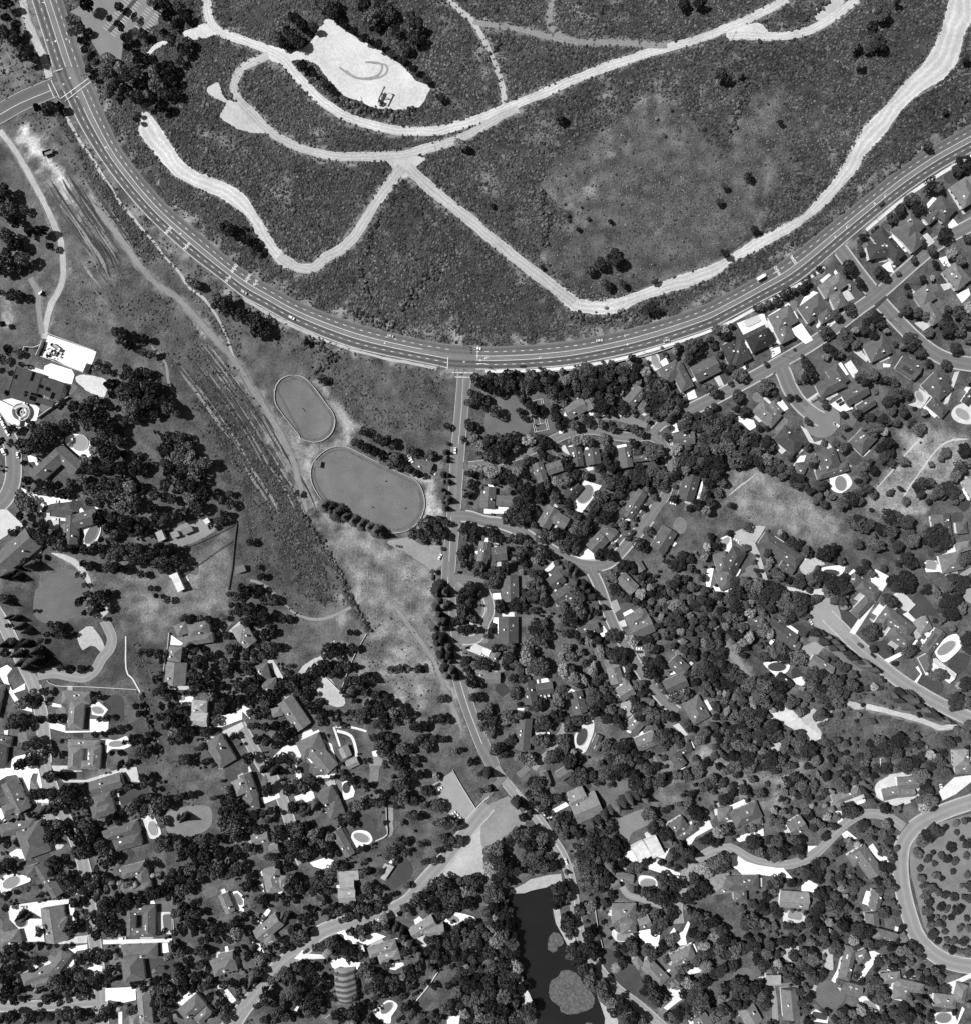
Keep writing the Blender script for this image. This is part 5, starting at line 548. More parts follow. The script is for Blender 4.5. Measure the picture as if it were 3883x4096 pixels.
POND = "c4 180,980 300,962 490,915 520,990 515,1100 540,1200 590,1290 640,1400 690,1520 740,1590 790,1640 840,1720 880,1800 915,1900 930,2060 430,2060 405,1870 350,1780 300,1640 295,1560 265,1400 230,1250 200,1110 170,1010"
LILY = [("c4 490,1300 520,1270 560,1275 590,1310 600,1350 580,1370 550,1385 545,1415 515,1425 480,1400",),("c4 490,1690 510,1640 560,1610 580,1570 640,1560 700,1590 730,1620 745,1665 790,1680 800,1720 835,1760 830,1830 790,1870 720,1890 690,1900 620,1900 580,1880 570,1840 510,1800 490,1750",),("c4 755,1985 780,1965 820,1970 830,2000 760,2010",)]
ZONE += [("c4 1250,120 1600,80 1500,200 1300,290",.12,20),("c4 1660,0 1880,0 1880,230 1700,120",.2,20),("d4 0,0 700,0 500,100 300,220 250,120 0,140",.17,20)]
FILL += [ ("c3 1230,560 1500,560 1650,640 1876,640 d3 0,560 700,640 580,760 100,1000 120,1300 300,1250 500,1500 c3 1876,1400 1600,1400 1500,1100 1300,960",5.5,2.6,5.0,1), ("c3 1700,1100 d3 0,1150 260,1280 380,1420 600,1440 560,1560 280,1580 560,1800 700,1850 400,1978 0,1978 c3 1000,1978 900,1850 1300,1850 1700,1900 1750,1500",5.5,2.6,5.0,1), ("c4 700,500 1000,480 1100,570 1000,900 720,960",5.5,2.6,4.8,1), ("c4 0,950 160,1000 280,1500 260,1978 0,1978 b4 1700,1978 1600,1400 1876,1200",5.0,2.6,5.0,1), ("c2 1500,1250 1876,1200 d2 0,1350 250,1500 550,1750 100,1600 c2 1876,1978 1600,1900 1500,1650",5.5,2.8,5.0,1), ("c2 0,920 450,900 1200,830 1300,1250 900,1150 560,1060 0,1080",5.5,2.8,5.0,1),
 # dense wooded gardens: polygon, spacing m, radius range m
 ("b2 1720,960 c2 0,930 500,920 900,900 1200,800 1500,720 1876,600 d2 0,620 0,1100 400,1600 600,1800 700,1978 d3 700,100 500,450 950,430 1100,900 900,1000 1300,1400 1800,1650 1876,1800 1876,1978 d4 1876,40 1400,0 1300,700 1450,1400 1876,1560 1876,1978 c4 1400,1978 900,1500 700,1000 500,500 200,0 b3 1800,1700 1680,1250 1620,900 1640,500 1680,100",8.5,2.2,4.2),
 ("a4 0,0 1250,0 1300,500 1876,500 b4 0,0 1100,0 1150,300 1300,700 1100,1050 600,1250 0,1900 0,1978 a4 0,1978",9.5,2.0,4.0),
 ("b4 0,1978 300,1560 800,1240 1300,1050 1600,800 1876,850 c4 0,550 150,700 180,1000 200,1300 300,1700 350,1978",8.0,2.2,4.4),
 ("a2 0,1200 600,1100 1000,1200 1500,1500 1800,1978 a3 1200,300 700,600 0,500",9.5,2.2,4.2),
 ("a3 1300,900 1700,850 1876,900 b3 250,900 600,1300 900,1400 1200,1700 1200,1978 0,1978 a3 1400,1978 1200,1400",9.0,2.2,4.0),
]

ZONE += [("a3 0,560 240,560 260,820 560,860 700,800 860,860 900,1000 740,1230 300,1220 150,900 60,740",.04,6),("a3 890,1030 990,1000 1000,1340 760,1330",.042,4),("a3 980,960 1280,1000 1290,1400 1100,1400",.048,6),("a3 1000,1400 1200,1400 1260,1900 1100,1978",.045,6),("b3 470,40 520,30 870,700 990,920 950,930 830,720",.035,3),("c3 1250,650 1876,650 d3 0,700 600,700 300,1500 c3 1700,1400",.05,10)]
# ---------------------------------------------------------------- materials (grey: the film is panchromatic)
MAT = {}
def mat(name, base, rough=0.9, spec=0.2, var=0.25, scale=0.4, fine=3.0, mode="plain", bump=0.0, bscale=2.0):
    if name in MAT: return MAT[name]
    m = bpy.data.materials.new(name); m.use_nodes = True; n = m.node_tree.nodes; L = m.node_tree.links
    b = n["Principled BSDF"]; b.inputs["Roughness"].default_value = rough; b.inputs["Specular IOR Level"].default_value = spec
    geo = n.new("ShaderNodeNewGeometry")
    def math_(op, a, c=None):
        q = n.new("ShaderNodeMath"); q.operation = op
        for i, v in enumerate((a, c)):
            if v is None: continue
            if isinstance(v, (int, float)): q.inputs[i].default_value = v
            else: L.new(v, q.inputs[i])
        return q.outputs[0]
    def noise(sc, det=3.0):
        q = n.new("ShaderNodeTexNoise"); q.inputs["Scale"].default_value = sc; q.inputs["Detail"].default_value = det
        L.new(geo.outputs["Position"], q.inputs["Vector"]); return q.outputs[0]
    n1, n2 = noise(scale), noise(fine, 2.0)
    f = math_("ADD", math_("MULTIPLY", math_("SUBTRACT", n1, .5), 2.4 * var), math_("MULTIPLY", math_("SUBTRACT", n2, .5), 2.0 * var))
    f = math_("ADD", f, 1.0)
    val = None
    if mode == "obj":                      # tone from the object's own colour
        oi = n.new("ShaderNodeObjectInfo"); sp = n.new("ShaderNodeSeparateColor"); L.new(oi.outputs["Color"], sp.inputs[0]); val = sp.outputs[0]
    elif mode == "rand":                   # one tone per tree
        oi = n.new("ShaderNodeObjectInfo"); r = math_("POWER", oi.outputs["Random"], 1.6); val = math_("MULTIPLY", math_("ADD", math_("MULTIPLY", r, 2.5), .5), base)
    elif mode == "tone":
        at = n.new("ShaderNodeAttribute"); at.attribute_name = "tone"; val = at.outputs["Fac"]
    elif mode == "road":                   # oil-dark wheel lanes along the road, UV.x = across
        uv = n.new("ShaderNodeUVMap"); sx = n.new("ShaderNodeSeparateXYZ"); L.new(uv.outputs[0], sx.inputs[0])
        w_ = math_("SINE", math_("MULTIPLY", sx.outputs[0], math.pi * 2)); val = math_("MULTIPLY", math_("SUBTRACT", 1.0, math_("MULTIPLY", math_("ABSOLUTE", w_), .20)), base)
    elif mode == "highway":                # tone bands across five lanes
        uv = n.new("ShaderNodeUVMap"); sx = n.new("ShaderNodeSeparateXYZ"); L.new(uv.outputs[0], sx.inputs[0])
        cr = n.new("ShaderNodeValToRGB"); cr.color_ramp.interpolation = 'EASE'
        stops = [(0, .17), (.04, .11), (.13, .055), (.235, .10), (.33, .05), (.41, .125), (.5, .135), (.59, .125), (.68, .085), (.78, .105), (.87, .075), (.97, .105), (1, .15)]
        e = cr.color_ramp.elements
        while len(e) < len(stops): e.new(.5)
        for i, (p, v) in enumerate(stops): e[i].position = p; e[i].color = (v, v, v, 1)
        L.new(sx.outputs[0], cr.inputs[0]); val = cr.outputs[0]
    elif mode == "track":                  # wheel-worn dirt road
        uv = n.new("ShaderNodeUVMap"); sx = n.new("ShaderNodeSeparateXYZ"); L.new(uv.outputs[0], sx.inputs[0])
        w_ = None; ux = math_("ADD", sx.outputs[0], math_("MULTIPLY", math_("SUBTRACT", noise(.05), .5), .55)); w_ = math_("ABSOLUTE", math_("SINE", math_("MULTIPLY", ux, math.pi * 3))); w2 = math_("MULTIPLY", math_("SINE", math_("MULTIPLY", ux, math.pi * 23)), math_("MULTIPLY", noise(.12), .11)); val = math_("MULTIPLY", math_("SUBTRACT", math_("ADD", 1.05, w2), math_("MULTIPLY", w_, .24)), base)
    val = math_("MULTIPLY", f, base if val is None else val); val = math_("MAXIMUM", val, .004)
    L.new(val, b.inputs["Base Color"])
    if bump:
        bp = n.new("ShaderNodeBump"); bp.inputs["Strength"].default_value = 1; bp.inputs["Distance"].default_value = bump
        L.new(noise(bscale, 4.0), bp.inputs["Height"]); L.new(bp.outputs[0], b.inputs["Normal"])
    MAT[name] = m; return m
GREY = dict(asphalt=.10, asphalt2=.145, asphalt3=.23, dirt1=.42, dirt1b=.42, dirt2=.33, dirt3=.19, concrete=.50, concrete2=.32, sand=.11,
            lawn=.045, drylawn=.095, drygrass=.15, court=.075, court2=.13)
def surf(k, strip=False):
    if k in ("asphalt", "asphalt2", "asphalt3"): return mat(k + ("_s" if strip else ""), GREY[k], var=.13, scale=.12, fine=1.2, mode="road" if strip else "plain")
    if k.startswith("concrete"): return mat(k, GREY[k], var=.18, scale=.2, fine=1.2)
    if k.startswith("dirt"): return mat(k + ("_s" if strip else ""), GREY[k], var=.26, scale=.055, fine=.5, mode="track" if strip else "plain", bump=.12, bscale=.8)
    return mat(k, GREY[k], var=.34, scale=.07, fine=1.1)
WALL = mat("house_wall", .5, mode="obj", var=.06); ROOF = mat("roof_shingle", .1, mode="obj", var=.34, scale=.35, fine=2.2, bump=.05, bscale=3)
BARK = mat("bark", .07, var=.3); LEAF = mat("leaf", .038, mode="rand", var=.35, scale=.5, fine=2.5, spec=.15)
LEAFL = mat("leaf_pale", .10, mode="rand", var=.3, scale=.5, fine=2.5); NEEDLE = mat("needle", .03, mode="rand", var=.3)
PAINT = mat("road_paint", .55, var=.35, scale=.3); WHITE = mat("white_paint", .6, var=.06); DARKM = mat("dark_metal", .03, rough=.5, spec=.5); GLASS = mat("window_glass", .02, rough=.1, spec=.6)
CARP = mat("car_paint", .5, mode="obj", rough=.35, spec=.5, var=.02); RUB = mat("rubber", .02); CONC = surf("concrete"); STEEL = mat("galvanised_steel", .22, rough=.5)
WATER = mat("pool_water", .2, rough=.08, spec=.5, mode="obj", var=.08, scale=.2); PONDM = mat("pond_water", .012, rough=.12, spec=.5, var=.3, scale=.03)
SCRUBM = mat("scrub_leaf", .035, mode="rand", var=.8, scale=.02, fine=.2); LILYM = mat("lily_pad", .085, var=.7, scale=.5, fine=1.6)
GROUNDM = mat("ground_soil", .07, mode="tone", var=.8, scale=.11, fine=.8, bump=.45, bscale=.6)
# ---------------------------------------------------------------- object helpers
def link(o, parent=None):
    COL.objects.link(o)
    if parent is not None: o.parent = parent
    return o
def meshdata(name, v, f, m=None, uv=None, smooth=False):
    me = bpy.data.meshes.new(name); me.from_pydata([tuple(p) for p in v], [], f)
    if m: me.materials.append(m)
    if uv is not None:
        l = me.uv_layers.new(); idx = np.empty(len(me.loops), int); me.loops.foreach_get("vertex_index", idx)
        l.data.foreach_set("uv", np.asarray(uv, np.float32)[idx].ravel())
    if smooth: me.polygons.foreach_set("use_smooth", [True] * len(me.polygons))
    me.update(); return me
def obj(name, me, parent=None, color=None):
    o = link(bpy.data.objects.new(name, me), parent)
    if color is not None: o.color = (color, color, color, 1)
    return o
def empty(name, loc, label=None, cat=None, group=None, rz=0.0, sc=None):
    o = link(bpy.data.objects.new(name, None)); o.location = loc; o.rotation_euler = (0, 0, rz); o.empty_display_size = .5
    if sc is not None: o.scale = sc
    tag(o, label, cat, group); return o
def tag(o, label=None, cat=None, group=None, kind=None):
    for k, v in (("label", label), ("category", cat), ("group", group), ("kind", kind)):
        if v: o[k] = v
    return o
class MB:
    def __init__(s): s.v = []; s.f = []
    def add(s, v, f): b = len(s.v); s.v += [tuple(p) for p in v]; s.f += [tuple(i + b for i in q) for q in f]; return s
    def box(s, c, d, rz=0.0, taper=1.0):
        cx, cy, cz = c; ca, sa = math.cos(rz), math.sin(rz); v = []
        for k, z in enumerate((-.5, .5)):
            t = taper if k else 1.0
            for x, y in ((-.5, -.5), (.5, -.5), (.5, .5), (-.5, .5)):
                X, Y = x * d[0] * t, y * d[1] * t; v.append((cx + X * ca - Y * sa, cy + X * sa + Y * ca, cz + z * d[2]))
        return s.add(v, [(3, 2, 1, 0), (4, 5, 6, 7), (0, 1, 5, 4), (1, 2, 6, 5), (2, 3, 7, 6), (3, 0, 4, 7)])
    def tube(s, pts, rad, n=6):
        rings = []; b = len(s.v)
        for i, p in enumerate(pts):
            p = Vector(p); d = (Vector(pts[min(i + 1, len(pts) - 1)]) - Vector(pts[max(i - 1, 0)])).normalized()
            a = d.orthogonal().normalized(); c = d.cross(a); r = rad[i] if isinstance(rad, (list, tuple)) else rad
            for k in range(n): s.v.append(tuple(p + r * (a * math.cos(k * math.tau / n) + c * math.sin(k * math.tau / n))))
        for i in range(len(pts) - 1):
            for k in range(n): s.f.append((b + i * n + k, b + i * n + (k + 1) % n, b + (i + 1) * n + (k + 1) % n, b + (i + 1) * n + k))
        s.f.append(tuple(b + k for k in range(n))[::-1]); s.f.append(tuple(b + (len(pts) - 1) * n + k for k in range(n))); return s
    def me(s, name, m, smooth=False): return meshdata(name, s.v, s.f, m, smooth=smooth)
def cr(pts, step, closed=False):              # Catmull-Rom, resampled about every `step` metres (xy)
    p = [np.array(q[:2]) for q in pts]; n = len(p); out = []
    for i in range(n if closed else n - 1):
        g = (lambda k: p[k % n]) if closed else (lambda k: p[min(max(k, 0), n - 1)])
        a, b, c, d = g(i - 1), g(i), g(i + 1), g(i + 2); m = max(1, int(np.linalg.norm(c - b) / step))
        for k in range(m):
            t = k / m; out.append(.5 * (2 * b + (c - a) * t + (2 * a - 5 * b + 4 * c - d) * t * t + (3 * b - a - 3 * c + d) * t ** 3))
    if not closed: out.append(p[-1])
    return np.array(out)
def inside(poly, x, y):
    poly = np.asarray(poly); r = np.zeros(np.shape(x), bool); j = len(poly) - 1
    for i in range(len(poly)):
        (xi, yi), (xj, yj) = poly[i], poly[j]
        c = ((yi > y) != (yj > y)) & (x < (xj - xi) * (y - yi) / ((yj - yi) if yj != yi else 1e-9) + xi); r ^= c; j = i
    return r
ZC = [0]
def lift(base): ZC[0] += 1; return base + (ZC[0] % 240) * 0.0004
def drape(name, poly, m, off, sub=6.0, parent=None):
    bm = bmesh.new(); vs = [bm.verts.new((p[0], p[1], 0)) for p in poly]; bm.faces.new(vs); bm.normal_update()
    if bm.faces[:][0].normal.z < 0: bmesh.ops.reverse_faces(bm, faces=bm.faces[:])
    bmesh.ops.triangulate(bm, faces=bm.faces[:])
    for _ in range(5):
        e = [q for q in bm.edges if q.calc_length() > sub]
        if not e: break
        bmesh.ops.subdivide_edges(bm, edges=e, cuts=1); bmesh.ops.triangulate(bm, faces=bm.faces[:])
    co = np.array([v.co[:] for v in bm.verts]); z = H(co[:, 0], co[:, 1]) + off
    for v, q in zip(bm.verts, z): v.co.z = q
    me = bpy.data.meshes.new(name); bm.to_mesh(me); bm.free(); me.materials.append(m); return obj(name, me, parent)
def strip(name, L, R, m, off, parent=None, v0=0, t0=0.0, t1=1.0, cross=4):
    n = len(L); v = []; uv = []; f = []; s = 0
    for i in range(n):
        if i: s += float(np.linalg.norm((L[i] + R[i]) / 2 - (L[i - 1] + R[i - 1]) / 2))
        for k in range(cross + 1):
            t = t0 + (t1 - t0) * k / cross; q = L[i] * (1 - t) + R[i] * t; v.append((q[0], q[1], 0)); uv.append((t, s))
    for i in range(n - 1):
        for k in range(cross):
            a = i * (cross + 1) + k; f.append((a, a + 1, a + cross + 2, a + cross + 1))
    v = np.array(v); v[:, 2] = H(v[:, 0], v[:, 1]) + off
    return obj(name, meshdata(name, v, f, m, uv), parent)
def sides(c, w, jit=0.0, seed=0, taper=False):
    d = np.gradient(c, axis=0); d /= np.linalg.norm(d, axis=1)[:, None] + 1e-9; nrm = np.stack([-d[:, 1], d[:, 0]], 1); rg = np.random.default_rng(seed)
    def j():
        if not jit: return 0
        a = rg.normal(0, 1, len(c)); a = np.convolve(a, [.2, .6, .2], "same") + np.repeat(rg.normal(0, 1, len(c) // 6 + 1), 6)[:len(c)] * .8; return (a * jit)[:, None]
    if taper:
        s_ = np.r_[0, np.cumsum(np.linalg.norm(np.diff(c, axis=0), axis=1))]; w = (w * np.clip(.15 + np.minimum(s_, s_[-1] - s_) / 14, 0, 1))[:, None]
    return c + nrm * (w / 2 + j()), c - nrm * (w / 2 + j())
ROADPTS = []      # (x, y, half width)
OPEN = []         # polygons where no random tree or shrub grows
# ---------------------------------------------------------------- ground sheet
def axis(core, step, far):
    a = list(np.arange(-core, core + .1, step)); d = step; x = core
    while x < far: d *= 1.6; x += d; a.append(x); a.insert(0, -x)
    return np.array(a)
gx, gy = axis(425, 2.5, 7000), axis(445, 2.5, 7000); X, Y = np.meshgrid(gx, gy); tone = np.full(X.shape, .07)
def vnoise(x, y, s, seed):
    r = np.random.default_rng(seed); t = r.random((64, 64)); u, v = np.mod(x / s, 64), np.mod(y / s, 64); i, j = u.astype(int), v.astype(int); a, b = u - i, v - j
    a, b = a * a * (3 - 2 * a), b * b * (3 - 2 * b); i2, j2 = (i + 1) % 64, (j + 1) % 64; i %= 64; j %= 64
    return t[i, j] * (1 - a) * (1 - b) + t[i2, j] * a * (1 - b) + t[i, j2] * (1 - a) * b + t[i2, j2] * a * b
HW = path(HWY); HL, HR = [np.array(p[:2]) for p in HW[0::2]], [np.array(p[:2]) for p in HW[1::2]]
NORTH = [tuple(q) for q in HR] + [(420, 180), (420, 420), (-300, 420)]
GRASS = [tuple(p[:2]) for p in path("c1 650,1150 1000,950 1250,700 1500,800 1700,1100 1876,1180 d1 60,900 250,650 420,680 420,1000 480,1250 330,1500 250,1750 120,1978 c2 1500,130 1300,230 1000,300 800,280 600,150 420,0 c1 500,1850 650,1650 400,1450 500,1250")]
PALE = [path(s) for s in ("c1 400,1500 500,1400 700,1500 680,1700 560,1600 430,1600","c1 200,1650 330,1600 380,1750 270,1830 180,1760","c1 1180,1100 1300,900 1420,960 1420,1150 1280,1170","d1 120,880 300,700 400,680 380,780 280,900 180,1100","d1 80,1500 260,1380 330,1480 160,1720","b1 980,170 1150,150 1250,250 1080,290","b1 300,100 450,50 560,80 400,130","c1 560,70 700,60 800,20 640,140","b2 1370,260 1500,170 1480,240 1380,300","b2 900,380 1180,480 1150,540 930,460")]
ZONES = [(GRASS, .064, 24), ([tuple(p[:2]) for p in path("a1 430,1250 560,1330 700,1480 820,1640 1000,1880 1060,1978 a2 1000,60 900,300 880,480 700,640 500,560 480,400 520,200 500,0 a1 640,1750 480,1450")], .08, 8),
  ([tuple(p[:2]) for p in path("a1 60,1040 330,1050 400,1100 440,1230 470,1390 560,1530 650,1660 700,1760 640,1700 540,1590 470,1500 400,1390 330,1300 250,1170 110,1090")], .34, 9),
  ([tuple(p[:2]) for p in path("a1 0,300 200,330 330,480 330,620 0,800")], .10, 6), ([tuple(p[:2]) for p in path("a2 0,340 110,360 110,500 0,560")], .2, 4),
  ([tuple(p[:2]) for p in path("b2 0,880 180,1110 270,1260 430,1400 470,1460 620,1460 720,1410 740,1300 690,1160 640,1060 560,990 650,1020 740,1140 860,1300 900,1370 840,1410 850,1480 700,1475 590,1540 525,1640 530,1780 600,1880 700,1978 b3 1000,200 1300,330 1540,420 1540,700 b3 1200,420 800,200 560,0 b2 430,1830 330,1600 230,1450 130,1200 0,1000")], .20, 5),
  ([tuple(p[:2]) for p in path("b2 1290,1690 1400,1690 1500,1740 1520,1978 b3 1300,200 1380,80 b2 1410,1978 1405,1850 1350,1740")], .24, 4),
  ([tuple(p[:2]) for p in path("b2 560,960 680,1010 770,1170 900,1330 1000,1400 1250,1500 1450,1460 1560,1350 1600,1000 1500,900 1100,800 700,700")], .058, 6),
  ([tuple(p[:2]) for p in path("d2 0,1620 200,1600 380,1720 580,1800 700,1978 d3 800,60 900,160 640,330 400,150 280,110 0,20")], .13, 6), ([tuple(p[:2]) for p in path("d2 1280,1380 1450,1330 1876,1320 1876,1560 1700,1700 1500,1978 1060,1978 1160,1700 1300,1560")], .2, 8),
  ([tuple(p[:2]) for p in path("a2 900,100 1500,450 1876,900 b2 330,1600 450,1850 b3 500,0 850,700 b3 300,900 100,500 a3 1850,100 a2 1800,1700 1450,1000 1200,600")], .062, 8),
  ([tuple(p[:2]) for p in path("d3 1050,1500 1700,1680 1700,1800 1000,1720")], .075, 8), ([tuple(p[:2]) for p in path("b3 850,1200 1500,1300 1600,1600 1700,1850 1300,1700 1100,1400")], .085, 8)]
ZONES += [([tuple(q[:2]) for q in p], .09, 14) for p in PALE] + [([tuple(p[:2]) for p in path(s)], t, sf) for s, t, sf in ZONE]
tone[inside(NORTH, X, Y)] = .037
sub = (np.abs(X) < 430) & (np.abs(Y) < 450)
for poly, t, sf in ZONES:          # soft edges: wobble the test point instead of blurring
    wx, wy = (vnoise(X, Y, 9, 3) - .5) * sf * 2.2, (vnoise(X, Y, 9, 4) - .5) * sf * 2.2; mk = np.zeros(X.shape)
    for k, (ax, ay) in enumerate(((0, 0), (1, 0), (-1, 0), (0, 1), (0, -1))): mk += inside(poly, X + wx + ax * sf * .35, Y + wy + ay * sf * .35) / 5
    tone = tone * (1 - mk) + t * mk
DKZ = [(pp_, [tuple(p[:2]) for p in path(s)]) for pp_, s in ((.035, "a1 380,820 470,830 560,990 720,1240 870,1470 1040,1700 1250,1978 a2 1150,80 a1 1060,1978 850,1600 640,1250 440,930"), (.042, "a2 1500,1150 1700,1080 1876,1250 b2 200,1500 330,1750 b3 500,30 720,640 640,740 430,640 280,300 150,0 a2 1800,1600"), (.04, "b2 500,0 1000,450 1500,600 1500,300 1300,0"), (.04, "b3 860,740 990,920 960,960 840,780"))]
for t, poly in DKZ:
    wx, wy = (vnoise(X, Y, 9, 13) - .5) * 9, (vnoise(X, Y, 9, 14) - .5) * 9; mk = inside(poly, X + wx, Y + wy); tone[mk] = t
def near(pts, rad):
    m = np.zeros(X.shape, bool)
    for q in pts:
        i0, i1 = np.searchsorted(gx, [q[0] - rad, q[0] + rad]); j0, j1 = np.searchsorted(gy, [q[1] - rad, q[1] + rad]); m[j0:j1, i0:i1] |= (X[j0:j1, i0:i1] - q[0]) ** 2 + (Y[j0:j1, i0:i1] - q[1]) ** 2 < rad * rad
    return m
verge = np.zeros(X.shape)
for pth, rd in [(cr(HR, 3), 8.0), (cr(HL, 3), 7.0)] + [(cr(path(s_[1]), 2.5), s_[2] / 2 + 2.6) for s_ in STRIP if s_[3].startswith("dirt") and s_[2] > 3]: verge = np.maximum(verge, near(pth, rd))
vm = verge * np.clip((vnoise(X, Y, 7, 21) * .6 + vnoise(X, Y, 3, 22) * .4 - .46) * 5, 0, 1); tone = tone * (1 - vm) + .15 * vm
bare = np.clip((vnoise(X, Y, 30, 31) * .5 + vnoise(X, Y, 6, 32) * .5 - .66) * 9, 0, 1) * inside(NORTH, X, Y); tone = tone * (1 - bare) + .11 * bare
tone *= .84 + .32 * vnoise(X, Y, 26, 5); tone *= .70 + .6 * vnoise(X, Y, 6, 6)
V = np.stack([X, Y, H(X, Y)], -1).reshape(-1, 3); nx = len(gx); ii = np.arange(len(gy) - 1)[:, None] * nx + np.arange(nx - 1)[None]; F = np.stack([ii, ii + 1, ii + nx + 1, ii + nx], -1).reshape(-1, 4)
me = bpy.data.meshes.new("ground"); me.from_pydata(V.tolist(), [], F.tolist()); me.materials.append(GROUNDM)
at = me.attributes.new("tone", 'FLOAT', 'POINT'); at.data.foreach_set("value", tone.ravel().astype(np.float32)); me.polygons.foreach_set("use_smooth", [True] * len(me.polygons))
tag(obj("ground", me), "open hillside scrub, field and garden soil", None, None, "structure")
def tone_at(x, y): return tone[np.clip(np.searchsorted(gy, y), 0, len(gy) - 1), np.clip(np.searchsorted(gx, x), 0, nx - 1)]
# ---------------------------------------------------------------- highway with markings
hl, hr = cr(HL, 4), None
n = len(hl); tt = np.linspace(0, 1, 320)
def resample(pts, k):
    c = cr(pts, 2); s = np.r_[0, np.cumsum(np.linalg.norm(np.diff(c, axis=0), axis=1))]; u = np.linspace(0, s[-1], k); return np.stack([np.interp(u, s, c[:, 0]), np.interp(u, s, c[:, 1])], 1)
# equal parameter on both kerbs: spline each kerb with the same number of steps per span
def spans(pts, m):
    p = [np.array(q) for q in pts]; out = []
    for i in range(len(p) - 1):
        a, b, c, d = p[max(i - 1, 0)], p[i], p[i + 1], p[min(i + 2, len(p) - 1)]
        for k in range(m):
            t = k / m; out.append(.5 * (2 * b + (c - a) * t + (2 * a - 5 * b + 4 * c - d) * t * t + (3 * b - a - 3 * c + d) * t ** 3))
    out.append(p[-1]); return np.array(out)
L_, R_ = spans(HL, 10), spans(HR, 10)
hwy = tag(strip("highway", L_, R_, mat("highway_asphalt", .1, mode="highway", var=.2, scale=.05, fine=.6), .20, cross=12), "five-lane curving highway", None, None, "structure")
hm = (L_ + R_) / 2; hw = np.linalg.norm(L_ - R_, axis=1)
ROADPTS += [(p[0], p[1], a / 2 + 1.5) for p, a in zip(hm, hw)]
arc = np.r_[0, np.cumsum(np.linalg.norm(np.diff(hm, axis=0), axis=1))]
def at_arc(s, t):
    q = L_ * (1 - t) + R_ * t; return np.array([np.interp(s, arc, q[:, 0]), np.interp(s, arc, q[:, 1])])
def line(name, t, w, s0, s1, dash=None, parent=hwy, off=.24, t2=None):
    mb = MB(); s = s0
    while s < s1:
        e = min(s + (dash[0] if dash else 6), s1); ss = np.linspace(s, e, 2); q = []
        for k in ss:
            tv = t if t2 is None else t + (t2 - t) * (k - s0) / (s1 - s0)
            c = at_arc(k, tv); d = at_arc(k + .5, tv) - at_arc(k - .5, tv); d = d / (np.linalg.norm(d) + 1e-9); nn = np.array([-d[1], d[0]]) * w / 2
            for p in (c - nn, c + nn): q.append((p[0], p[1], float(H(*p)) + off))
        mb.add(q, [(0, 2, 3, 1)]); s = e + (dash[1] if dash else 0)
    return obj(name, mb.me(name, PAINT), parent)
def arc_of(tile, x, y): p = P(tile, x, y); return arc[np.argmin(np.linalg.norm(hm - np.array(p[:2]), axis=1))]
S0, SA, SB, SC1, SC2, SE = 0, arc_of("a1", 450, 545), arc_of("a1", 600, 700), arc_of("b2", 1590, 770), arc_of("b2", 1812, 760), arc[-1]
for s0, s1 in ((0, SA), (SB, SC1), (SC2, SE)):
    line("dashed_lane_line", .235, .32, s0, s1, (2.6, 4.0)); line("dashed_lane_line", .78, .32, s0, s1, (2.6, 4.0), off=.244)
    line("edge_line", .03, .30, s0, s1, off=.248)
    line("median_line", .405, .30, s0 + (14 if s0 == SB else 0), s1, off=.252); line("median_line", .595, .30, s0, s1 - 20 if s1 == SC1 else s1, off=.256)
def bar(name, a, b, w=.45, off=.262, parent=hwy, m=PAINT):
    a, b = Vector(a).to_2d(), Vector(b).to_2d(); d = (b - a).normalized(); nn = Vector((-d.y, d.x)) * w / 2; k = max(2, int((b - a).length / 4)); q = []
    for i in range(k + 1):
        c = a.lerp(b, i / k)
        for p in (c - nn, c + nn): q.append((p.x, p.y, float(H(p.x, p.y)) + off))
    return obj(name, meshdata(name, q, [(2 * i, 2 * i + 2, 2 * i + 3, 2 * i + 1) for i in range(k)], m), parent)
for t, a, b in (("a1", (416, 558), (492, 530)), ("a1", (470, 765), (690, 605)), ("a1", (505, 785), (705, 632)), ("a1", (375, 650), (425, 760)), ("a1", (398, 620), (465, 760)), ("b2", (1587, 780), (1582, 880)), ("b2", (1620, 900), (1805, 905)), ("b2", (1640, 935), (1790, 938)), ("b2", (1815, 700), (1812, 800)), ("b2", (1812, 832), (1876, 832))):
    bar("stop_line", P(t, *a), P(t, *b))
def textmesh(body, size, c, ang, parent=hwy, off=.265, name="road_lettering", sy=1.0):
    cu = bpy.data.curves.new(name, 'FONT'); cu.body = body; cu.size = size; cu.align_x = 'CENTER'; cu.align_y = 'CENTER'; cu.offset = size * .02
    o = bpy.data.objects.new("tmp", cu); COL.objects.link(o); me = bpy.data.meshes.new_from_object(o.evaluated_get(bpy.context.evaluated_depsgraph_get())); bpy.data.objects.remove(o)
    me.materials.clear(); me.materials.append(PAINT); M = Matrix.Translation((c[0], c[1], 0)) @ Matrix.Rotation(ang, 4, 'Z') @ Matrix.Diagonal((1, sy, 1, 1))
    for v in me.vertices: q = M @ v.co; v.co = (q.x, q.y, float(H(q.x, q.y)) + off)
    return obj(name, me, parent)
def lettering(body, size, tile, x, y, t, flip, sy=1.5):     # lies across the lanes, read by the driver
    s = arc_of(tile, x, y); c = at_arc(s, t); d = at_arc(s + 1, t) - at_arc(s - 1, t); a = math.atan2(d[1], d[0]) - math.pi / 2 + (math.pi if flip else 0); textmesh(body, size, c, a, sy=sy)
lettering("SIGNAL", 2.1, "a1", 1310, 1790, .215, False); lettering("AHEAD", 2.2, "a1", 1450, 1915, .215, False)
lettering("SIGNAL", 2.1, "b2", 40, 170, .79, True); lettering("AHEAD", 2.2, "a2", 1805, 90, .79, True)
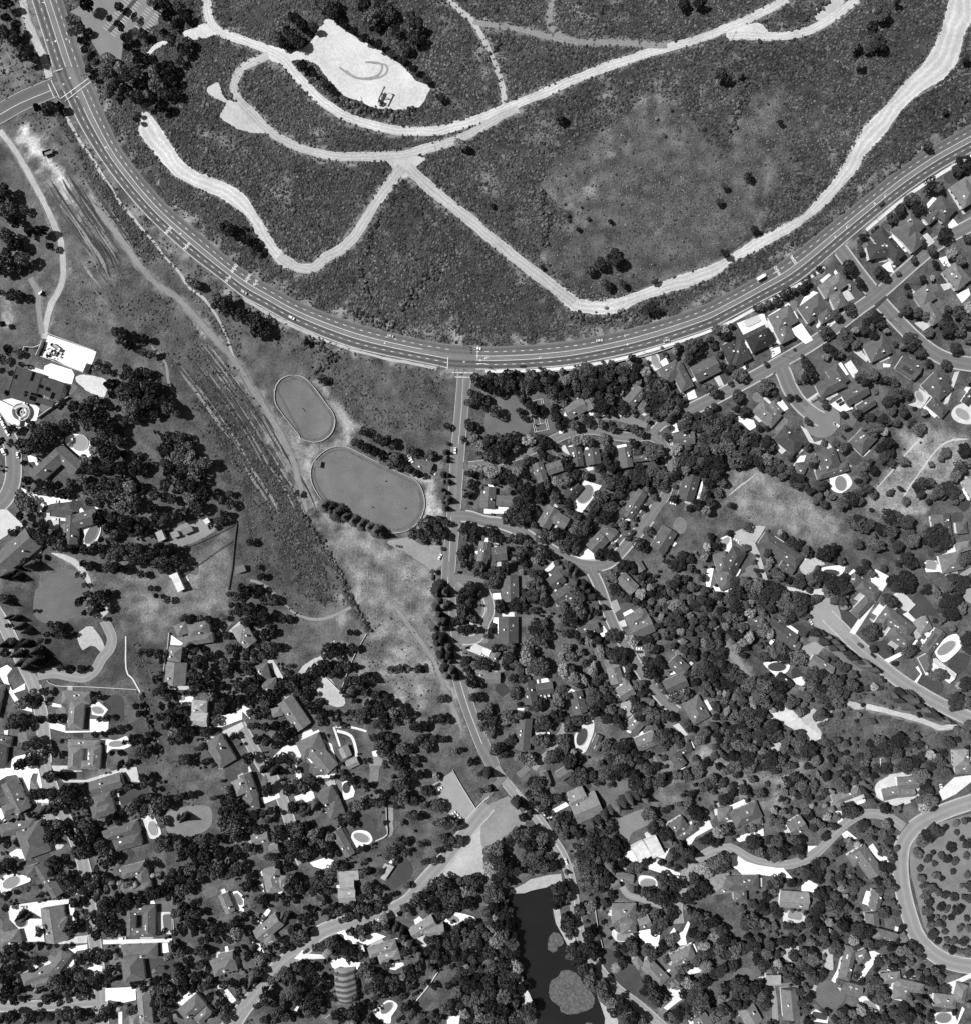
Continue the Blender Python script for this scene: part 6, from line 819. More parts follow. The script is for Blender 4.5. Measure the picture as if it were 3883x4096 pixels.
lettering("SIGNAL", 2.1, "d2", 505, 25, .79, True); lettering("AHEAD", 2.2, "d2", 375, 110, .79, True)
for t, x, y, fl in (("b2", 105, 205, True), ("a2", 1765, 185, False)):
    for q in ((.7, .87) if fl else (.13, .32)): lettering("45", 2.0, t, x, y, q, fl)
def shape(name, pts, c, ang, parent=hwy, off=.27):
    q = [(c[0] + x * math.cos(ang) - y * math.sin(ang), c[1] + x * math.sin(ang) + y * math.cos(ang)) for x, y in pts]
    return obj(name, meshdata(name, [(a, b, float(H(a, b)) + off) for a, b in q], [tuple(range(len(q)))], PAINT), parent)
ARROW = [(-1.6, -.18), (.3, -.18), (.5, .35), (.15, .35), (.85, 1.2), (1.25, .35), (.95, .3), (.75, -.4), (-1.6, -.45)]
CROSS = [(-.2, -.9), (.2, -.9), (.2, -.2), (.9, -.2), (.9, .2), (.2, .2), (.2, .9), (-.2, .9), (-.2, .2), (-.9, .2), (-.9, -.2), (-.2, -.2)]
for t, x, y in (("c2", 5, 788), ("c2", 420, 785), ("d1", 1207, 1510), ("d1", 912, 1750)): shape("turn_arrow", ARROW, P(t, x, y), math.pi + (0 if t == "c2" else .75))
for t, x, y in (("a1", 605, 752), ("a1", 828, 1142), ("a1", 345, 25)): shape("turn_arrow", ARROW, P(t, x, y), math.radians(120))
for t, x, y in (("a1", 1400, 1806), ("a1", 433, 320), ("b2", 1100, 674), ("c2", 1092, 684), ("d1", 1125, 1574), ("d1", 820, 1832), ("a1", 545, 605)): shape("survey_cross", CROSS, P(t, x, y), .1)
for t, x, y in (("a1", 370, 312), ("a1", 517, 305), ("a1", 495, 653), ("b2", 1711, 818), ("b2", 1834, 806), ("c2", 1072, 617)):
    c = P(t, x, y); mb = MB(); q = []
    for k in range(12):
        for r in (.38, .68): a = k * math.tau / 12; q.append((c.x + r * math.cos(a), c.y + r * math.sin(a), c.z + .268))
    mb.add(q, [(2 * k, 2 * k + 1, (2 * k + 3) % 24, (2 * k + 2) % 24) for k in range(12)]); obj("painted_ring", mb.me("painted_ring", PAINT), hwy)
# ---------------------------------------------------------------- other roads, paths and paved or bare patches
ROADS = []
for i, (name, p, wid, m, lab) in enumerate(STRIP):
    c = cr(path(p), 2.5); ROADS.append(c); dirt = m.startswith("dirt")
    ROADPTS += [(q[0], q[1], wid / 2 + (1.0 if wid > 3 else .3)) for q in c[::2]]
RP = np.array(ROADPTS)
def on_road(x, y, grow=0.0, skip=None):
    return bool(np.any((RP[:, 0] - x) ** 2 + (RP[:, 1] - y) ** 2 < (RP[:, 2] + grow) ** 2))
cum = 0
for i, ((name, p, wid, m, lab), c) in enumerate(zip(STRIP, ROADS)):
    dirt = m.startswith("dirt"); lo, hi = sides(c, wid, .028 * wid + .12 if dirt else .05, i, name == "footpath" and dirt)
    off = (.10 if dirt else .30 if m == "concrete" else .145) + i * .0012
    if dirt and wid > 3:       # trodden half-bare edge that fades into the scrub
        l2, h2 = sides(c, wid + 2.4, .55, i + 500, name == "footpath"); tag(strip("road_verge", l2, h2, mat("verge_soil", GREY[m] * .0 + .12, var=.6, scale=.3, fine=1.2), .012 + i * .0004), None, None, None, "structure")
    r = tag(strip(name, lo, hi, surf(m, True), off), lab, None, None, "structure")
    if m.startswith("asphalt") and name in ("residential_street", "side_road", "side_street", "cul_de_sac", "loop_road"):
        others = [(q, STRIP[j][2]) for j, q in enumerate(ROADS) if j != i and STRIP[j][3].startswith("asphalt")] + [(hm, 18.0)]
        for sgn in (0, 1):
            e = sides(c, wid)[sgn]; o2 = sides(c, wid + (1.9 if name == "residential_street" else .8))[sgn]; keep = np.ones(len(e), bool)
            for q, w2 in others: keep &= np.array([np.min(np.linalg.norm(q - a, axis=1)) > w2 / 2 + .8 for a in e])
            v = []; f = []
            for k in range(len(e)):
                za, zb = float(H(*e[k])) + off, float(H(*o2[k])) + off; v += [(e[k][0], e[k][1], za - .2), (e[k][0], e[k][1], za + .12), (o2[k][0], o2[k][1], zb + .12), (o2[k][0], o2[k][1], zb - .3)]
                if k and keep[k] and keep[k - 1]:
                    a = 4 * (k - 1)
                    for j in range(3): f.append((a + j, a + j + 1, a + j + 5, a + j + 4))
            if f: obj("kerb", meshdata("kerb", v, f, mat("kerb_stone", .33, var=.3, scale=.15)), r)
for i, (a, b, lab) in enumerate(EDGED):
    el, er = resample([v.to_2d() for v in path(a)], 260), resample([v.to_2d() for v in path(b)], 260); OPEN.append(np.vstack([el, er[::-1]])); jt = np.random.default_rng(i)
    for e_ in (el, er): e_ += jt.normal(0, .22, e_.shape) + np.stack([np.interp(np.arange(260), np.arange(0, 270, 10), jt.normal(0, .55, 27)) for _ in (0, 1)], 1)
    mid = (el + er) / 2; tag(strip("road_verge", mid + (el - mid) * 1.0 + (el - mid) / np.linalg.norm(el - mid, axis=1)[:, None] * (1.4 + jt.normal(0, .5, (260, 1))), mid + (er - mid) + (er - mid) / np.linalg.norm(er - mid, axis=1)[:, None] * (1.4 + jt.normal(0, .5, (260, 1))), mat("verge_soil", .12), .03 + i * .001), None, None, None, "structure")
    tag(strip("dirt_road", el, er, surf("dirt1", True), .085 + i * .01, cross=6), lab, None, None, "structure")
for k in range(120):       # furrows and old tracks running with the slope
    base = ("a1 480,1330 620,1560 780,1790 900,1978 a2 960,160", "a2 1450,700 1650,950 b2 20,1300 200,1600 360,1850 b3 480,180", "a2 560,60 700,260 840,420")[k % 3 if k % 3 < 2 or k < 24 else 0]; rg = random.Random(k); c = cr(path(base), 3); a, b = sorted((rg.randrange(len(c)), rg.randrange(len(c))))
    if b - a < 6: continue
    c = sides(c, 2 * rg.uniform(-17, 17))[0][a:b] + np.cumsum(np.random.default_rng(k).normal(0, .12, (b - a, 2)), 0); g_ = rg.choice((.024, .032, .04, .14, .17)); lo, hi = sides(c, rg.uniform(.6, 2.3), .1, k, True)
    o = strip("furrow", lo, hi, mat("furrow_soil", .1, mode="obj", var=.5, scale=.1, fine=.6), .02 + k * .0005, cross=2); o.color = (g_, g_, g_, 1); tag(o, None, None, None, "structure")
line2 = [("b2 1702,950 1690,1200 1668,1450", .2), ("b3 1612,30 1602,200 1596,380", .25), ("b3 1586,500 1600,850 1645,1120", .2), ("b3 1680,1310 1750,1530 1850,1790", .3), ("c4 230,165 360,330 440,430", .3), ("c4 500,530 580,650 640,800 660,890 690,1080 730,1250", .25), ("a1 400,700 160,800 0,890", .35)]
sroad = [o for o in bpy.data.objects if o.name.startswith("side_road")][0]
for s, wd in line2:
    c = cr(path(s), 5); v = []
    d = np.gradient(c, axis=0); d /= np.linalg.norm(d, axis=1)[:, None]
    for q, e in zip(c, d):
        for sg in (-1, 1): a = q + np.array([-e[1], e[0]]) * wd / 2 * sg; v.append((a[0], a[1], float(H(*a)) + .262))
    obj("centre_line", meshdata("centre_line", v, [(2 * k, 2 * k + 1, 2 * k + 3, 2 * k + 2) for k in range(len(c) - 1)], PAINT), sroad)
ORG = ("dirt", "lawn", "dry", "sand")
for i, (name, p, m) in enumerate(PATCH):
    q = [v.to_2d() for v in path(p)]; poly = [tuple(a) for a in q]
    if m.startswith(ORG):
        c = cr(q, 2.0, True)
        if m.startswith("dirt"): c = c + RNG.normal(0, .28, c.shape)
        poly = [tuple(a) for a in c]
    OPEN.append(np.array(poly)); off = lift(.05 if m in ("lawn", "drylawn", "drygrass") else .03 if m.startswith("dirt") else .09 if m == "sand" else .30 if m.startswith("concrete") else .20)
    if m == "dirt1b": off = lift(.02)
    PAVE = mat("paving", .45, mode="obj", var=.2, scale=.2, fine=1.0)
    o = drape(name, poly, PAVE if m.startswith("concrete") else surf(m), off); g_ = random.choice((.7, .68, .62, .54, .4)) if m == "concrete" else .3; o.color = (g_, g_, g_, 1); tag(o, None, None, None, "structure")
# ---------------------------------------------------------------- houses
RTONE = {1: .016, 2: .036, 3: .066, 4: .096, 5: .15, 6: .21, 7: .36, 8: .5, 9: .58}
FOOT = []; LAND = []     # footprints (centre, u, v, half sizes), landmarks
BOX = MB().box((0, 0, .5), (1, 1, 1)).me("unit_block", None)
def unit(name, m):
    me = MB().box((0, 0, .5), (1, 1, 1)).me(name, m); return me
CHIM, CAPM, VENT, DOORM, WINM, SKYM = unit("chimney", mat("chimney_stone", .3, var=.2)), unit("chimney_cap", WHITE), unit("roof_vent", WHITE), unit("door", mat("door_wood", .12)), unit("window", GLASS), unit("skylight", mat("skylight_pane", .45, rough=.3))
def roof_mesh(hx, hy, kind, pitch, m, th=.2, o=.55):     # local frame, eave at z=0, ridge along x, solid
    X, Y = hx + o, hy + o; r = Y * pitch; v = [(-X, -Y, -th), (X, -Y, -th), (X, Y, -th), (-X, Y, -th), (-X, -Y, 0), (X, -Y, 0), (X, Y, 0), (-X, Y, 0)]
    f = [(3, 2, 1, 0), (0, 1, 5, 4), (1, 2, 6, 5), (2, 3, 7, 6), (3, 0, 4, 7)]
    if kind == "f":
        p = .35; v += [(-X, -Y, p), (X, -Y, p), (X, Y, p), (-X, Y, p), (-X + p, -Y + p, p), (X - p, -Y + p, p), (X - p, Y - p, p), (-X + p, Y - p, p), (-X + p, -Y + p, .05), (X - p, -Y + p, .05), (X - p, Y - p, .05), (-X + p, Y - p, .05)]
        for k in range(4): j = (k + 1) % 4; f += [(4 + k, 4 + j, 8 + j, 8 + k), (8 + k, 8 + j, 12 + j, 12 + k), (12 + k, 12 + j, 16 + j, 16 + k)]
        f.append((16, 17, 18, 19))
    elif kind == "s": v += [(-X, Y, 1.1), (X, Y, 1.1)]; f += [(4, 5, 9, 8), (5, 6, 9), (6, 7, 8, 9), (7, 4, 8)]
    elif kind == "h":
        e = max(X - Y, .02); v += [(-e, 0, r), (e, 0, r)]; f += [(4, 5, 9, 8), (6, 7, 8, 9), (5, 6, 9), (7, 4, 8)]
    else: v += [(-X, 0, r), (X, 0, r)]; f += [(4, 5, 9, 8), (6, 7, 8, 9), (5, 6, 9), (7, 4, 8)]
    return meshdata("roof", v, f, m), r
for hi, (tile, tn, wings, label) in enumerate(HOUSES):
    rects = []
    for wg in wings.split(";"):
        k, a, b, wd = wg.split(); a = P(tile, *map(float, a.split(",")), 3.0); b = P(tile, *map(float, b.split(",")), 3.0)
        u = (b - a).to_2d(); ln = u.length; u.normalize(); v = Vector((u.y, -u.x)); wm = float(wd) * TP
        c = (a.to_2d() + b.to_2d()) / 2 + v * wm / 2; hx, hy = ln / 2, abs(wm) / 2
        if hy > hx: hx, hy, u = hy, hx, v
        rects.append((k, c, u, max(hx - .45, .8), max(hy - .45, .8)))
    c0 = rects[0][1]; zs = [float(H(c.x + u.x * sx * hx, c.y + u.y * sx * hx)) for k, c, u, hx, hy in rects for sx in (-1, 1)]; z0, z1 = min(zs) - .4, max(zs)
    small = max(r[3] for r in rects) < 4.5; shed = rects[0][0] == "s"
    nm = "trailer" if "trailer" in label else "stable" if "stable" in label else "barn" if "barn" in label else "shed" if "shed" in label else "garage" if label.startswith(("garage", "small detached", "small hip", "small flat", "square pyramid")) else "house"
    root = empty(nm, (c0.x, c0.y, z0), label, nm); LAND.append((c0.x, c0.y, label))
    wt = random.choice((.35, .5, .5, .6)); base = RTONE[tn] * random.uniform(.85, 1.25) * (1.35 if tile in ("a3", "a4", "b4", "c4", "d4") and tn < 6 else 1.1)
    for i, (k, c, u, hx, hy) in enumerate(rects):
        ang = math.atan2(u.y, u.x); ze = (2.3 if small or shed else 2.85) + (z1 - z0) + i * .017; FOOT.append((c.x, c.y, u.x, u.y, hx + .6, hy + .6))
        wl = MB().box((0, 0, (ze + .02) / 2), (2 * hx, 2 * hy, ze - .02)).me("wall", WALL); ow = obj("wall", wl, root, wt); ow.location = (c.x - c0.x, c.y - c0.y, 0); ow.rotation_euler = (0, 0, ang)
        me, rh = roof_mesh(hx, hy, k, .44 if k == "h" else .40, ROOF, o=.35 if small else .6); orf = obj("roof", me, root, base * random.uniform(.93, 1.07)); orf.location = (c.x - c0.x, c.y - c0.y, ze + .2); orf.rotation_euler = (0, 0, ang)
        if k in "gh" and hx > 4:
            if i == 0:
                ch = obj("chimney", CHIM, orf); ch.location = (random.uniform(-.5, .5) * hx, random.choice((-.5, .5)) * hy, rh * .3); ch.scale = (1.1, .8, rh * .5 + 1.0)
                cp = obj("chimney_cap", CAPM, ch); cp.location = (0, 0, 1); cp.scale = (1.15, 1.15, .09)
            for _ in range(random.randint(0, 2)):
                vx, vy = random.uniform(-.6, .6) * hx, random.uniform(-.75, .75) * hy; vt = obj("roof_vent", VENT, orf); vt.location = (vx, vy, (hy - abs(vy)) * .38); vt.scale = (.4, .4, .6)
            if random.random() < .5 or "skylight" in label:
                for _ in range(2 if "skylight" in label else 1):
                    vx, sg = random.uniform(-.5, .5) * hx, random.choice((-1, 1)); vy = sg * hy * .5; sk = obj("skylight", SKYM, orf); sk.location = (vx, vy, (hy + .6 - abs(vy)) * .41); sk.scale = (1.6, 1.1, .16); sk.rotation_euler = (-sg * .4, 0, 0)
            if k == "g" or k == "h":
                e = (max(hx - hy, .3) if k == "h" else hx + .5); rc = obj("ridge_cap", MB().box((0, 0, 0), (2 * e, .35, .12)).me("ridge_cap", ROOF), orf, base * 1.35); rc.location = (0, 0, rh)
        if i == 0 and not shed:
            for q, sx in ((0, -.6), (1, .0), (2, .6)):
                for sg in (-1, 1):
                    d = q == 1 and sg == 1; o = obj("door" if d else "window", DOORM if d else WINM, ow); o.location = (sx * hx, sg * (hy + .02), z1 - z0 + (.35 if d else 1.1)); o.scale = (1.0 if d else 1.7, .08, 2.05 if d else 1.2)
    if "solar panel" in label or "solar-panel" in label or "roof panels" in label:
        k, c, u, hx, hy = rects[0]
        for q in range(6):
            pn = obj("solar_panel", unit("solar_panel", DARKM), orf if len(rects) == 1 else [o for o in root.children if o.name.startswith("roof")][0]); pn.location = ((-.5 + q * .2) * hx, -.5 * hy, .40 * (.5 * hy + .6)); pn.scale = (.19 * hx, hy * .55, .1); pn.rotation_euler = (.38, 0, 0)
man = next(o for o in bpy.data.objects if o.get("label", "").startswith("large dark flat")); LWM = unit("well_shade_slab", mat("light_well_shade", .005, rough=1, spec=0))  # raised black slabs; the shade inside roof voids is put into their colour
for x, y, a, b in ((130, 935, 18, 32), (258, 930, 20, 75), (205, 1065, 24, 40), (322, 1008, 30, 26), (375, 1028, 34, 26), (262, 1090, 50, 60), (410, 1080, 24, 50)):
    p = P("a2", x, y, 3.2); o = obj("well_shade_slab", LWM, man); o.location = p - Vector(man.location); o.location.z = 3.2 + max(0, z1 * 0) + .9; o.scale = (a * TP, b * TP, .12); o.rotation_euler = (0, 0, math.radians(-19))
FT = np.array(FOOT); in_house_ = lambda x, y: in_house(x, y)
def in_house(x, y, g=0.0):
    dx, dy = x - FT[:, 0], y - FT[:, 1]; a = dx * FT[:, 2] + dy * FT[:, 3]; b = -dx * FT[:, 3] + dy * FT[:, 2]; return bool(np.any((np.abs(a) < FT[:, 4] + g) & (np.abs(b) < FT[:, 5] + g)))
# garden paving and lawns round the houses
for (cx, cy, ux, uy, hx, hy) in list(FOOT):
    u, v = Vector((ux, uy)), Vector((-uy, ux)); c = Vector((cx, cy))
    if hx < 5: continue
    for _ in range(random.choice((1, 2, 2))):
        ax = random.random() < .6; e1, e2, h1, h2 = (u, v, hx, hy) if ax else (v, u, hy, hx); sg = random.choice((-1, 1)); a, b = sorted((random.uniform(-1, 1) * h1, random.uniform(-1, 1) * h1)); b = max(b, a + 2.5); d = random.uniform(1.2, 4.2)
        q = [c + e1 * a + e2 * sg * (h2 - .8), c + e1 * b + e2 * sg * (h2 - .8), c + e1 * (b - random.uniform(0, 1.5)) + e2 * sg * (h2 + d), c + e1 * (a + random.uniform(-1, 1)) + e2 * sg * (h2 + d * random.uniform(.7, 1.1))]
        m_ = sum(q, Vector((0, 0))) / 4
        if on_road(m_.x, m_.y, 1) or any(inside(o, m_.x, m_.y) for o in OPEN): continue
        o = drape("patio", [tuple(p) for p in q], PAVE, lift(.27)); g_ = random.choice((.68, .62, .54, .42, .3)); o.color = (g_, g_, g_, 1); tag(o, None, None, None, "structure")
    for _ in range(2):
        t = random.uniform(0, 6.28); p = c + Vector((math.cos(t), math.sin(t))) * (hx + random.uniform(3, 8))
        if on_road(p.x, p.y, 3) or in_house_(p.x, p.y) or any(inside(o, p.x, p.y) for o in OPEN): continue
        rr = random.uniform(3.5, 7.5); k0 = [(p.x + rr * random.uniform(.6, 1.15) * math.cos(k), p.y + rr * random.uniform(.6, 1.15) * math.sin(k)) for k in np.arange(8) * math.tau / 8]
        if any(on_road(x, y, 0) for x, y in k0): continue
        o = drape("lawn", [tuple(a) for a in cr([Vector(k) for k in k0], 1.6, True)], mat("garden_lawn", .07, mode="obj", var=.3, scale=.3, fine=1.3), lift(.05)); g_ = random.choice((.035, .05, .075, .1, .13)); o.color = (g_, g_, g_, 1); tag(o, None, None, None, "structure")
# ---------------------------------------------------------------- pools
for tile, c, rx, ry, rot, deck, label in POOLS:
    x, y = map(float, c.split(",")); p = P(tile, x, y); ob = empty("swimming_pool" if "fountain" not in label else "fountain_basin", (p.x, p.y, p.z), label, "pool"); LAND.append((p.x, p.y, label))
    A = -math.radians(rot); n = 28; rectp = "rect" in label or "narrow" in label or "square" in label or "terrace pool" in label; ring = []
    for k in range(n):
        t = k * math.tau / n; ct, st = math.cos(t), math.sin(t)
        if rectp: s = 1 / max(abs(ct), abs(st)); s = min(s, 1.22); X_, Y_ = rx * TP * ct * s, ry * TP * st * s
        else: s = 1 + (.14 * math.sin(2 * t + 1) if "kidney" in label or "bean" in label or "freeform" in label or "curved" in label else 0); X_, Y_ = rx * TP * ct * s, ry * TP * st * s
        ring.append((X_ * math.cos(A) - Y_ * math.sin(A), X_ * math.sin(A) + Y_ * math.cos(A)))
    zt = .5
    if deck:
        dp = [v.to_2d() for v in path(deck)]; c2 = cr(dp, 1.5, True) if len(dp) > 5 else np.array(dp); OPEN.append(c2); d_ = drape("deck", [tuple(a) for a in c2], PAVE, lift(.34)); g_ = random.choice((.66, .58, .46)); d_.color = (g_, g_, g_, 1); d_.parent = ob; d_.matrix_parent_inverse = Matrix.Translation(ob.location).inverted()
    OPEN.append(np.array([(p.x + a * 1.1, p.y + b * 1.1) for a, b in ring]))
    zz = max(float(H(p.x + a, p.y + b)) for a, b in ring) - p.z + .66; mb = MB()
    vv = [(a * s, b * s, z) for s, z in ((1.07, zz - .9), (1.07, zz), (1.0, zz), (1.0, zz - .25)) for a, b in ring]
    mb.add(vv, [(r * n + k, r * n + (k + 1) % n, (r + 1) * n + (k + 1) % n, (r + 1) * n + k) for r in range(3) for k in range(n)]); obj("coping", mb.me("coping", PAVE), ob, .42)
    obj("water", meshdata("water", [(a * 1.01, b * 1.01, zz - .14) for a, b in ring], [tuple(range(n))], WATER), ob, .05 if "dark" in label or "fountain" in label else .4 if "white" in label[:6] or "pale" in label[:5] else random.uniform(.09, .24))
# ---------------------------------------------------------------- pond
def smooth(s, step=2.5): return [tuple(a) for a in cr([v.to_2d() for v in path(s)], step, True)]
pp = smooth(POND); OPEN.append(np.array(pp)); pz = min(float(H(a, b)) for a, b in pp)
tag(drape("pond_water", pp, PONDM, .06), "dark pond", None, None, "structure")
for i, (s,) in enumerate(LILY):
    q = np.array(smooth(s)); lab = ("small pale lily mat in the upper pond", "large scalloped pale lily mat filling the lower pond", "lily mat cut off by the bottom edge of the pond")[i]
    lo, hi = q.min(0), q.max(0); k = int((hi[0] - lo[0]) * (hi[1] - lo[1]) * 2.2); xs, ys = RNG.uniform(lo[0], hi[0], k), RNG.uniform(lo[1], hi[1], k); ok = inside(q, xs, ys); xs, ys = xs[ok], ys[ok]; mb = MB(); c = q.mean(0); cz = float(H(*c))
    mat_ = drape("lily_mat", [tuple(a) for a in q], LILYM, .11)
    for x, y in zip(xs, ys):
        r = RNG.uniform(.35, .6); z = float(H(x, y)) + .18; mb.add([(x, y, z + .06)] + [(x + r * math.cos(t), y + r * math.sin(t), z + RNG.uniform(0, .14)) for t in np.arange(6) * math.tau / 6], [(0, j + 1, (j + 1) % 6 + 1) for j in range(6)])
    tag(mat_, lab, "lily pads"); tag(obj("lily_pad", mb.me("lily_pad", LILYM), mat_), None, None, None, "stuff")
# ---------------------------------------------------------------- trees
def crown(seed, leaves=1700, flat=.40, core=.55):
    r = np.random.default_rng(seed); nl = 26; a = r.uniform(0, math.tau, nl); rr = np.sqrt(r.uniform(.02, 1, nl)) * r.uniform(.6, .8, nl); zc = .62 + (1 - rr / .7) * .16 + r.normal(0, .05, nl); lx, ly = rr * np.cos(a), rr * np.sin(a); lr = r.uniform(.13, .38, nl) * (1.1 - .4 * rr); a2 = r.uniform(0, 3.1); ex = r.uniform(1.0, 1.22); lx, ly = lx * ex, ly / ex
    v = []; f = []; k = 0
    while k < leaves:
        j = r.integers(nl); d = r.normal(size=3); d /= np.linalg.norm(d)
        if d[2] < -.45: continue
        p = np.array([lx[j], ly[j], 0]) + d * lr[j] * r.uniform(.78, 1.2); p[2] = zc[j] + d[2] * lr[j] * .62
        dd = (p[0] - lx) ** 2 + (p[1] - ly) ** 2 + ((p[2] - zc) / .62) ** 2
        if np.any(dd < (lr * .72) ** 2): continue
        nn = d + r.normal(0, .6, 3); nn /= np.linalg.norm(nn); t = np.cross(nn, [0, 0, 1.0]) if abs(nn[2]) < .95 else np.array([1.0, 0, 0]); t /= np.linalg.norm(t); b = np.cross(nn, t); s = r.uniform(.045, .085); q = len(v)
        v += [p - t * s - b * s * .7, p + t * s - b * s * .7, p + t * s + b * s * .7, p - t * s + b * s * .7]; f.append((q, q + 1, q + 2, q + 3)); k += 1
    return v, f
def conifer(seed):
    r = np.random.default_rng(seed); v = []; f = []
    for k in range(620):
        t = r.random() ** 1.5; z = .12 + .88 * t; R = (1 - t) ** .85 * r.uniform(.75, 1.1) + .03; a = r.uniform(0, math.tau); r0 = R * r.uniform(.05, .35); d = np.array([math.cos(a), math.sin(a), 0]); s = np.array([-d[1], d[0], 0]); w_ = .05 + .09 * R; q = len(v)
        p0, p1 = d * r0 + [0, 0, z + .03], d * R + [0, 0, z - .05 * R]; pm = (p0 * .45 + p1 * .55)
        v += [p0, pm - s * w_ + [0, 0, -.01], p1, pm + s * w_ + [0, 0, -.01]]; f.append((q, q + 1, q + 2, q + 3))
    return v, f
def palm(seed):
    r = np.random.default_rng(seed); v = []; f = []
    for k in range(22):
        a = k * math.tau / 22 + r.uniform(-.1, .1); up = r.uniform(.0, .25); d = np.array([math.cos(a), math.sin(a)]); s = np.array([-d[1], d[0]]); q = len(v)
        for j in range(6):
            t = j / 5; R = t; z = .93 + up * t * .5 - .22 * t * t; w_ = .13 * math.sin(math.pi * (.12 + .85 * t)); 
            v += [(d[0] * R - s[0] * w_, d[1] * R - s[1] * w_, z - .02), (d[0] * R, d[1] * R, z + .015), (d[0] * R + s[0] * w_, d[1] * R + s[1] * w_, z - .02)]
        for j in range(5): b = q + 3 * j; f += [(b, b + 1, b + 4, b + 3), (b + 1, b + 2, b + 5, b + 4)]
    return v, f
def trunk(seed, top=.6, limbs=5, r0=.07):
    r = random.Random(seed); mb = MB().tube([(0, 0, -.06), (.01, 0, top * .5), (.02, .01, top)], [r0, r0 * .75, r0 * .4], 6)
    for k in range(limbs):
        a = k * math.tau / limbs + r.uniform(-.4, .4); z = top * r.uniform(.45, .8); mb.tube([(0, 0, z), (.25 * math.cos(a), .25 * math.sin(a), z + .12), (.5 * math.cos(a), .5 * math.sin(a), z + .2)], [r0 * .45, r0 * .3, r0 * .12], 4)
    return mb.me("trunk", BARK)
BR = [meshdata("crown", *crown(s, (1700, 1500, 1200, 800, 1700, 1000, 1400)[s]), LEAF) for s in range(7)]; BRL = [meshdata("crown", *crown(40 + s, 1500), LEAFL) for s in range(3)]
CO = [meshdata("crown", *conifer(s), NEEDLE) for s in range(4)]; PA = [meshdata("crown", *palm(s), LEAFL) for s in range(2)]
TR, TRC, TRP = [trunk(s) for s in range(3)], trunk(9, .9, 0, .05), MB().tube([(0, 0, -.05), (.02, 0, .5), (0, 0, .95)], [.11, .08, .07], 6).me("trunk", BARK)
ALL = []; TENT = P('b4', 800, 1705); HARD = [np.array([v.to_2d()[:] for v in path(p)]) for n_, p, m in PATCH if m in ('concrete', 'concrete2', 'court', 'court2', 'asphalt3')]
for tile, s in TREES.items():
    for k in s.split():
        ty = "b"
        if k[-1] in "lcps": ty = k[-1]; k = k[:-1]
        if ty == "b" and tile in ("a1", "a2") and random.random() < .2: ty = "l"
        x, y, r = map(float, k.split(",")); r = max(r * TP * (.8 if tile in ("a1", "a2") else 1.1 if tile == "b3" and ty == "c" else .93 if tile in ("b1", "c1", "d1") or (tile in ("b2", "b3") and ty == "c") or (tile == "b2" and x < 1690) else .72 if tile in ("a3", "a4", "b4", "d4") else 1.0 if tile == "d4o" else .88 if tile in ("c2", "c3", "d3", "c4") else .77), .9) * math.exp(random.gauss(0, .17))
        if ty == "c": r *= .95; h = min(max(3.0 * r, 6.5), 14)
        elif ty == "p": h = random.uniform(7, 10); r = max(r, 2.4)
        elif r < 2.3: h = r * 1.5 + .6
        else: h = min(1.2 * r + 2.6, 10.5)
        if tile == "d4o": ty = "o"; r *= .9; h = r * 1.35 + .5
        p = P(tile[:2], x, y, .62 * h); p.x -= .14 * r; p.y += .04 * r
        if in_house(p.x, p.y, -1.2) and r < 4.8: continue
        if tile in ("c4", "d4", "c3", "b3", "d3") and ty in "bl" and on_road(p.x, p.y, -1.2): continue
        if r < 4.3 and ty in "bl" and any(q[:, 0].min() < p.x < q[:, 0].max() and q[:, 1].min() < p.y < q[:, 1].max() and inside(q, p.x, p.y) for q in HARD): continue
        if (p.x - TENT.x) ** 2 + (p.y - TENT.y) ** 2 < 230: continue
        ALL.append([ty, p.x, p.y, r, h])
NOFILL = [np.array([v[:2] for v in path(s)]) for s in ("c2 1820,1630 d2 0,1620 200,1600 380,1720 580,1800 700,1978 d3 900,160 640,330 400,150 280,110 0,60 c3 1700,100", "d2 1280,1380 1450,1330 1876,1320 1876,1560 1700,1700 1500,1978 d3 900,250 800,0 d2 1060,1978 1160,1700 1300,1560", "d3 820,1480 1100,1500 1750,1680 1700,1780 1000,1720 700,1720 560,1600", "c4 1250,120 1600,80 1500,200 1300,290", "d4 0,0 700,0 450,120 300,220 0,140", "c3 1620,0 1876,50 1876,150 1650,200")]
for s, spc, ra, rb, *dn in FILL:
    poly = np.array([v[:2] for v in path(s)]); lo, hi = poly.min(0), poly.max(0); T = np.array([[t[1], t[2], t[3]] for t in ALL])
    k = int((hi[0] - lo[0]) * (hi[1] - lo[1]) / spc ** 2 * 3); xs, ys = RNG.uniform(lo[0], hi[0], k), RNG.uniform(lo[1], hi[1], k); ok = inside(poly, xs, ys); xs, ys = xs[ok], ys[ok]
    for q in OPEN + NOFILL:
        if len(xs): o = inside(q, xs, ys); xs, ys = xs[~o], ys[~o]
    add = []
    for x, y in zip(xs, ys):
        r = .9 + (rb - .4) * random.random() ** 1.7
        if not dn and vnoise(np.array(x), np.array(y), 17, 77) < .42: continue
        if dn: r = random.uniform(ra, rb) * .85
        if on_road(x, y, r * .5) or in_house(x, y, r * .5): continue
        if np.any((T[:, 0] - x) ** 2 + (T[:, 1] - y) ** 2 < (T[:, 2] * .6 + r * (.42 if dn else .6)) ** 2): continue
        add.append(["b" if random.random() > .12 else "l", x, y, r, 1.2 * r + 2]); T = np.vstack([T, [x, y, r]])
    ALL += add
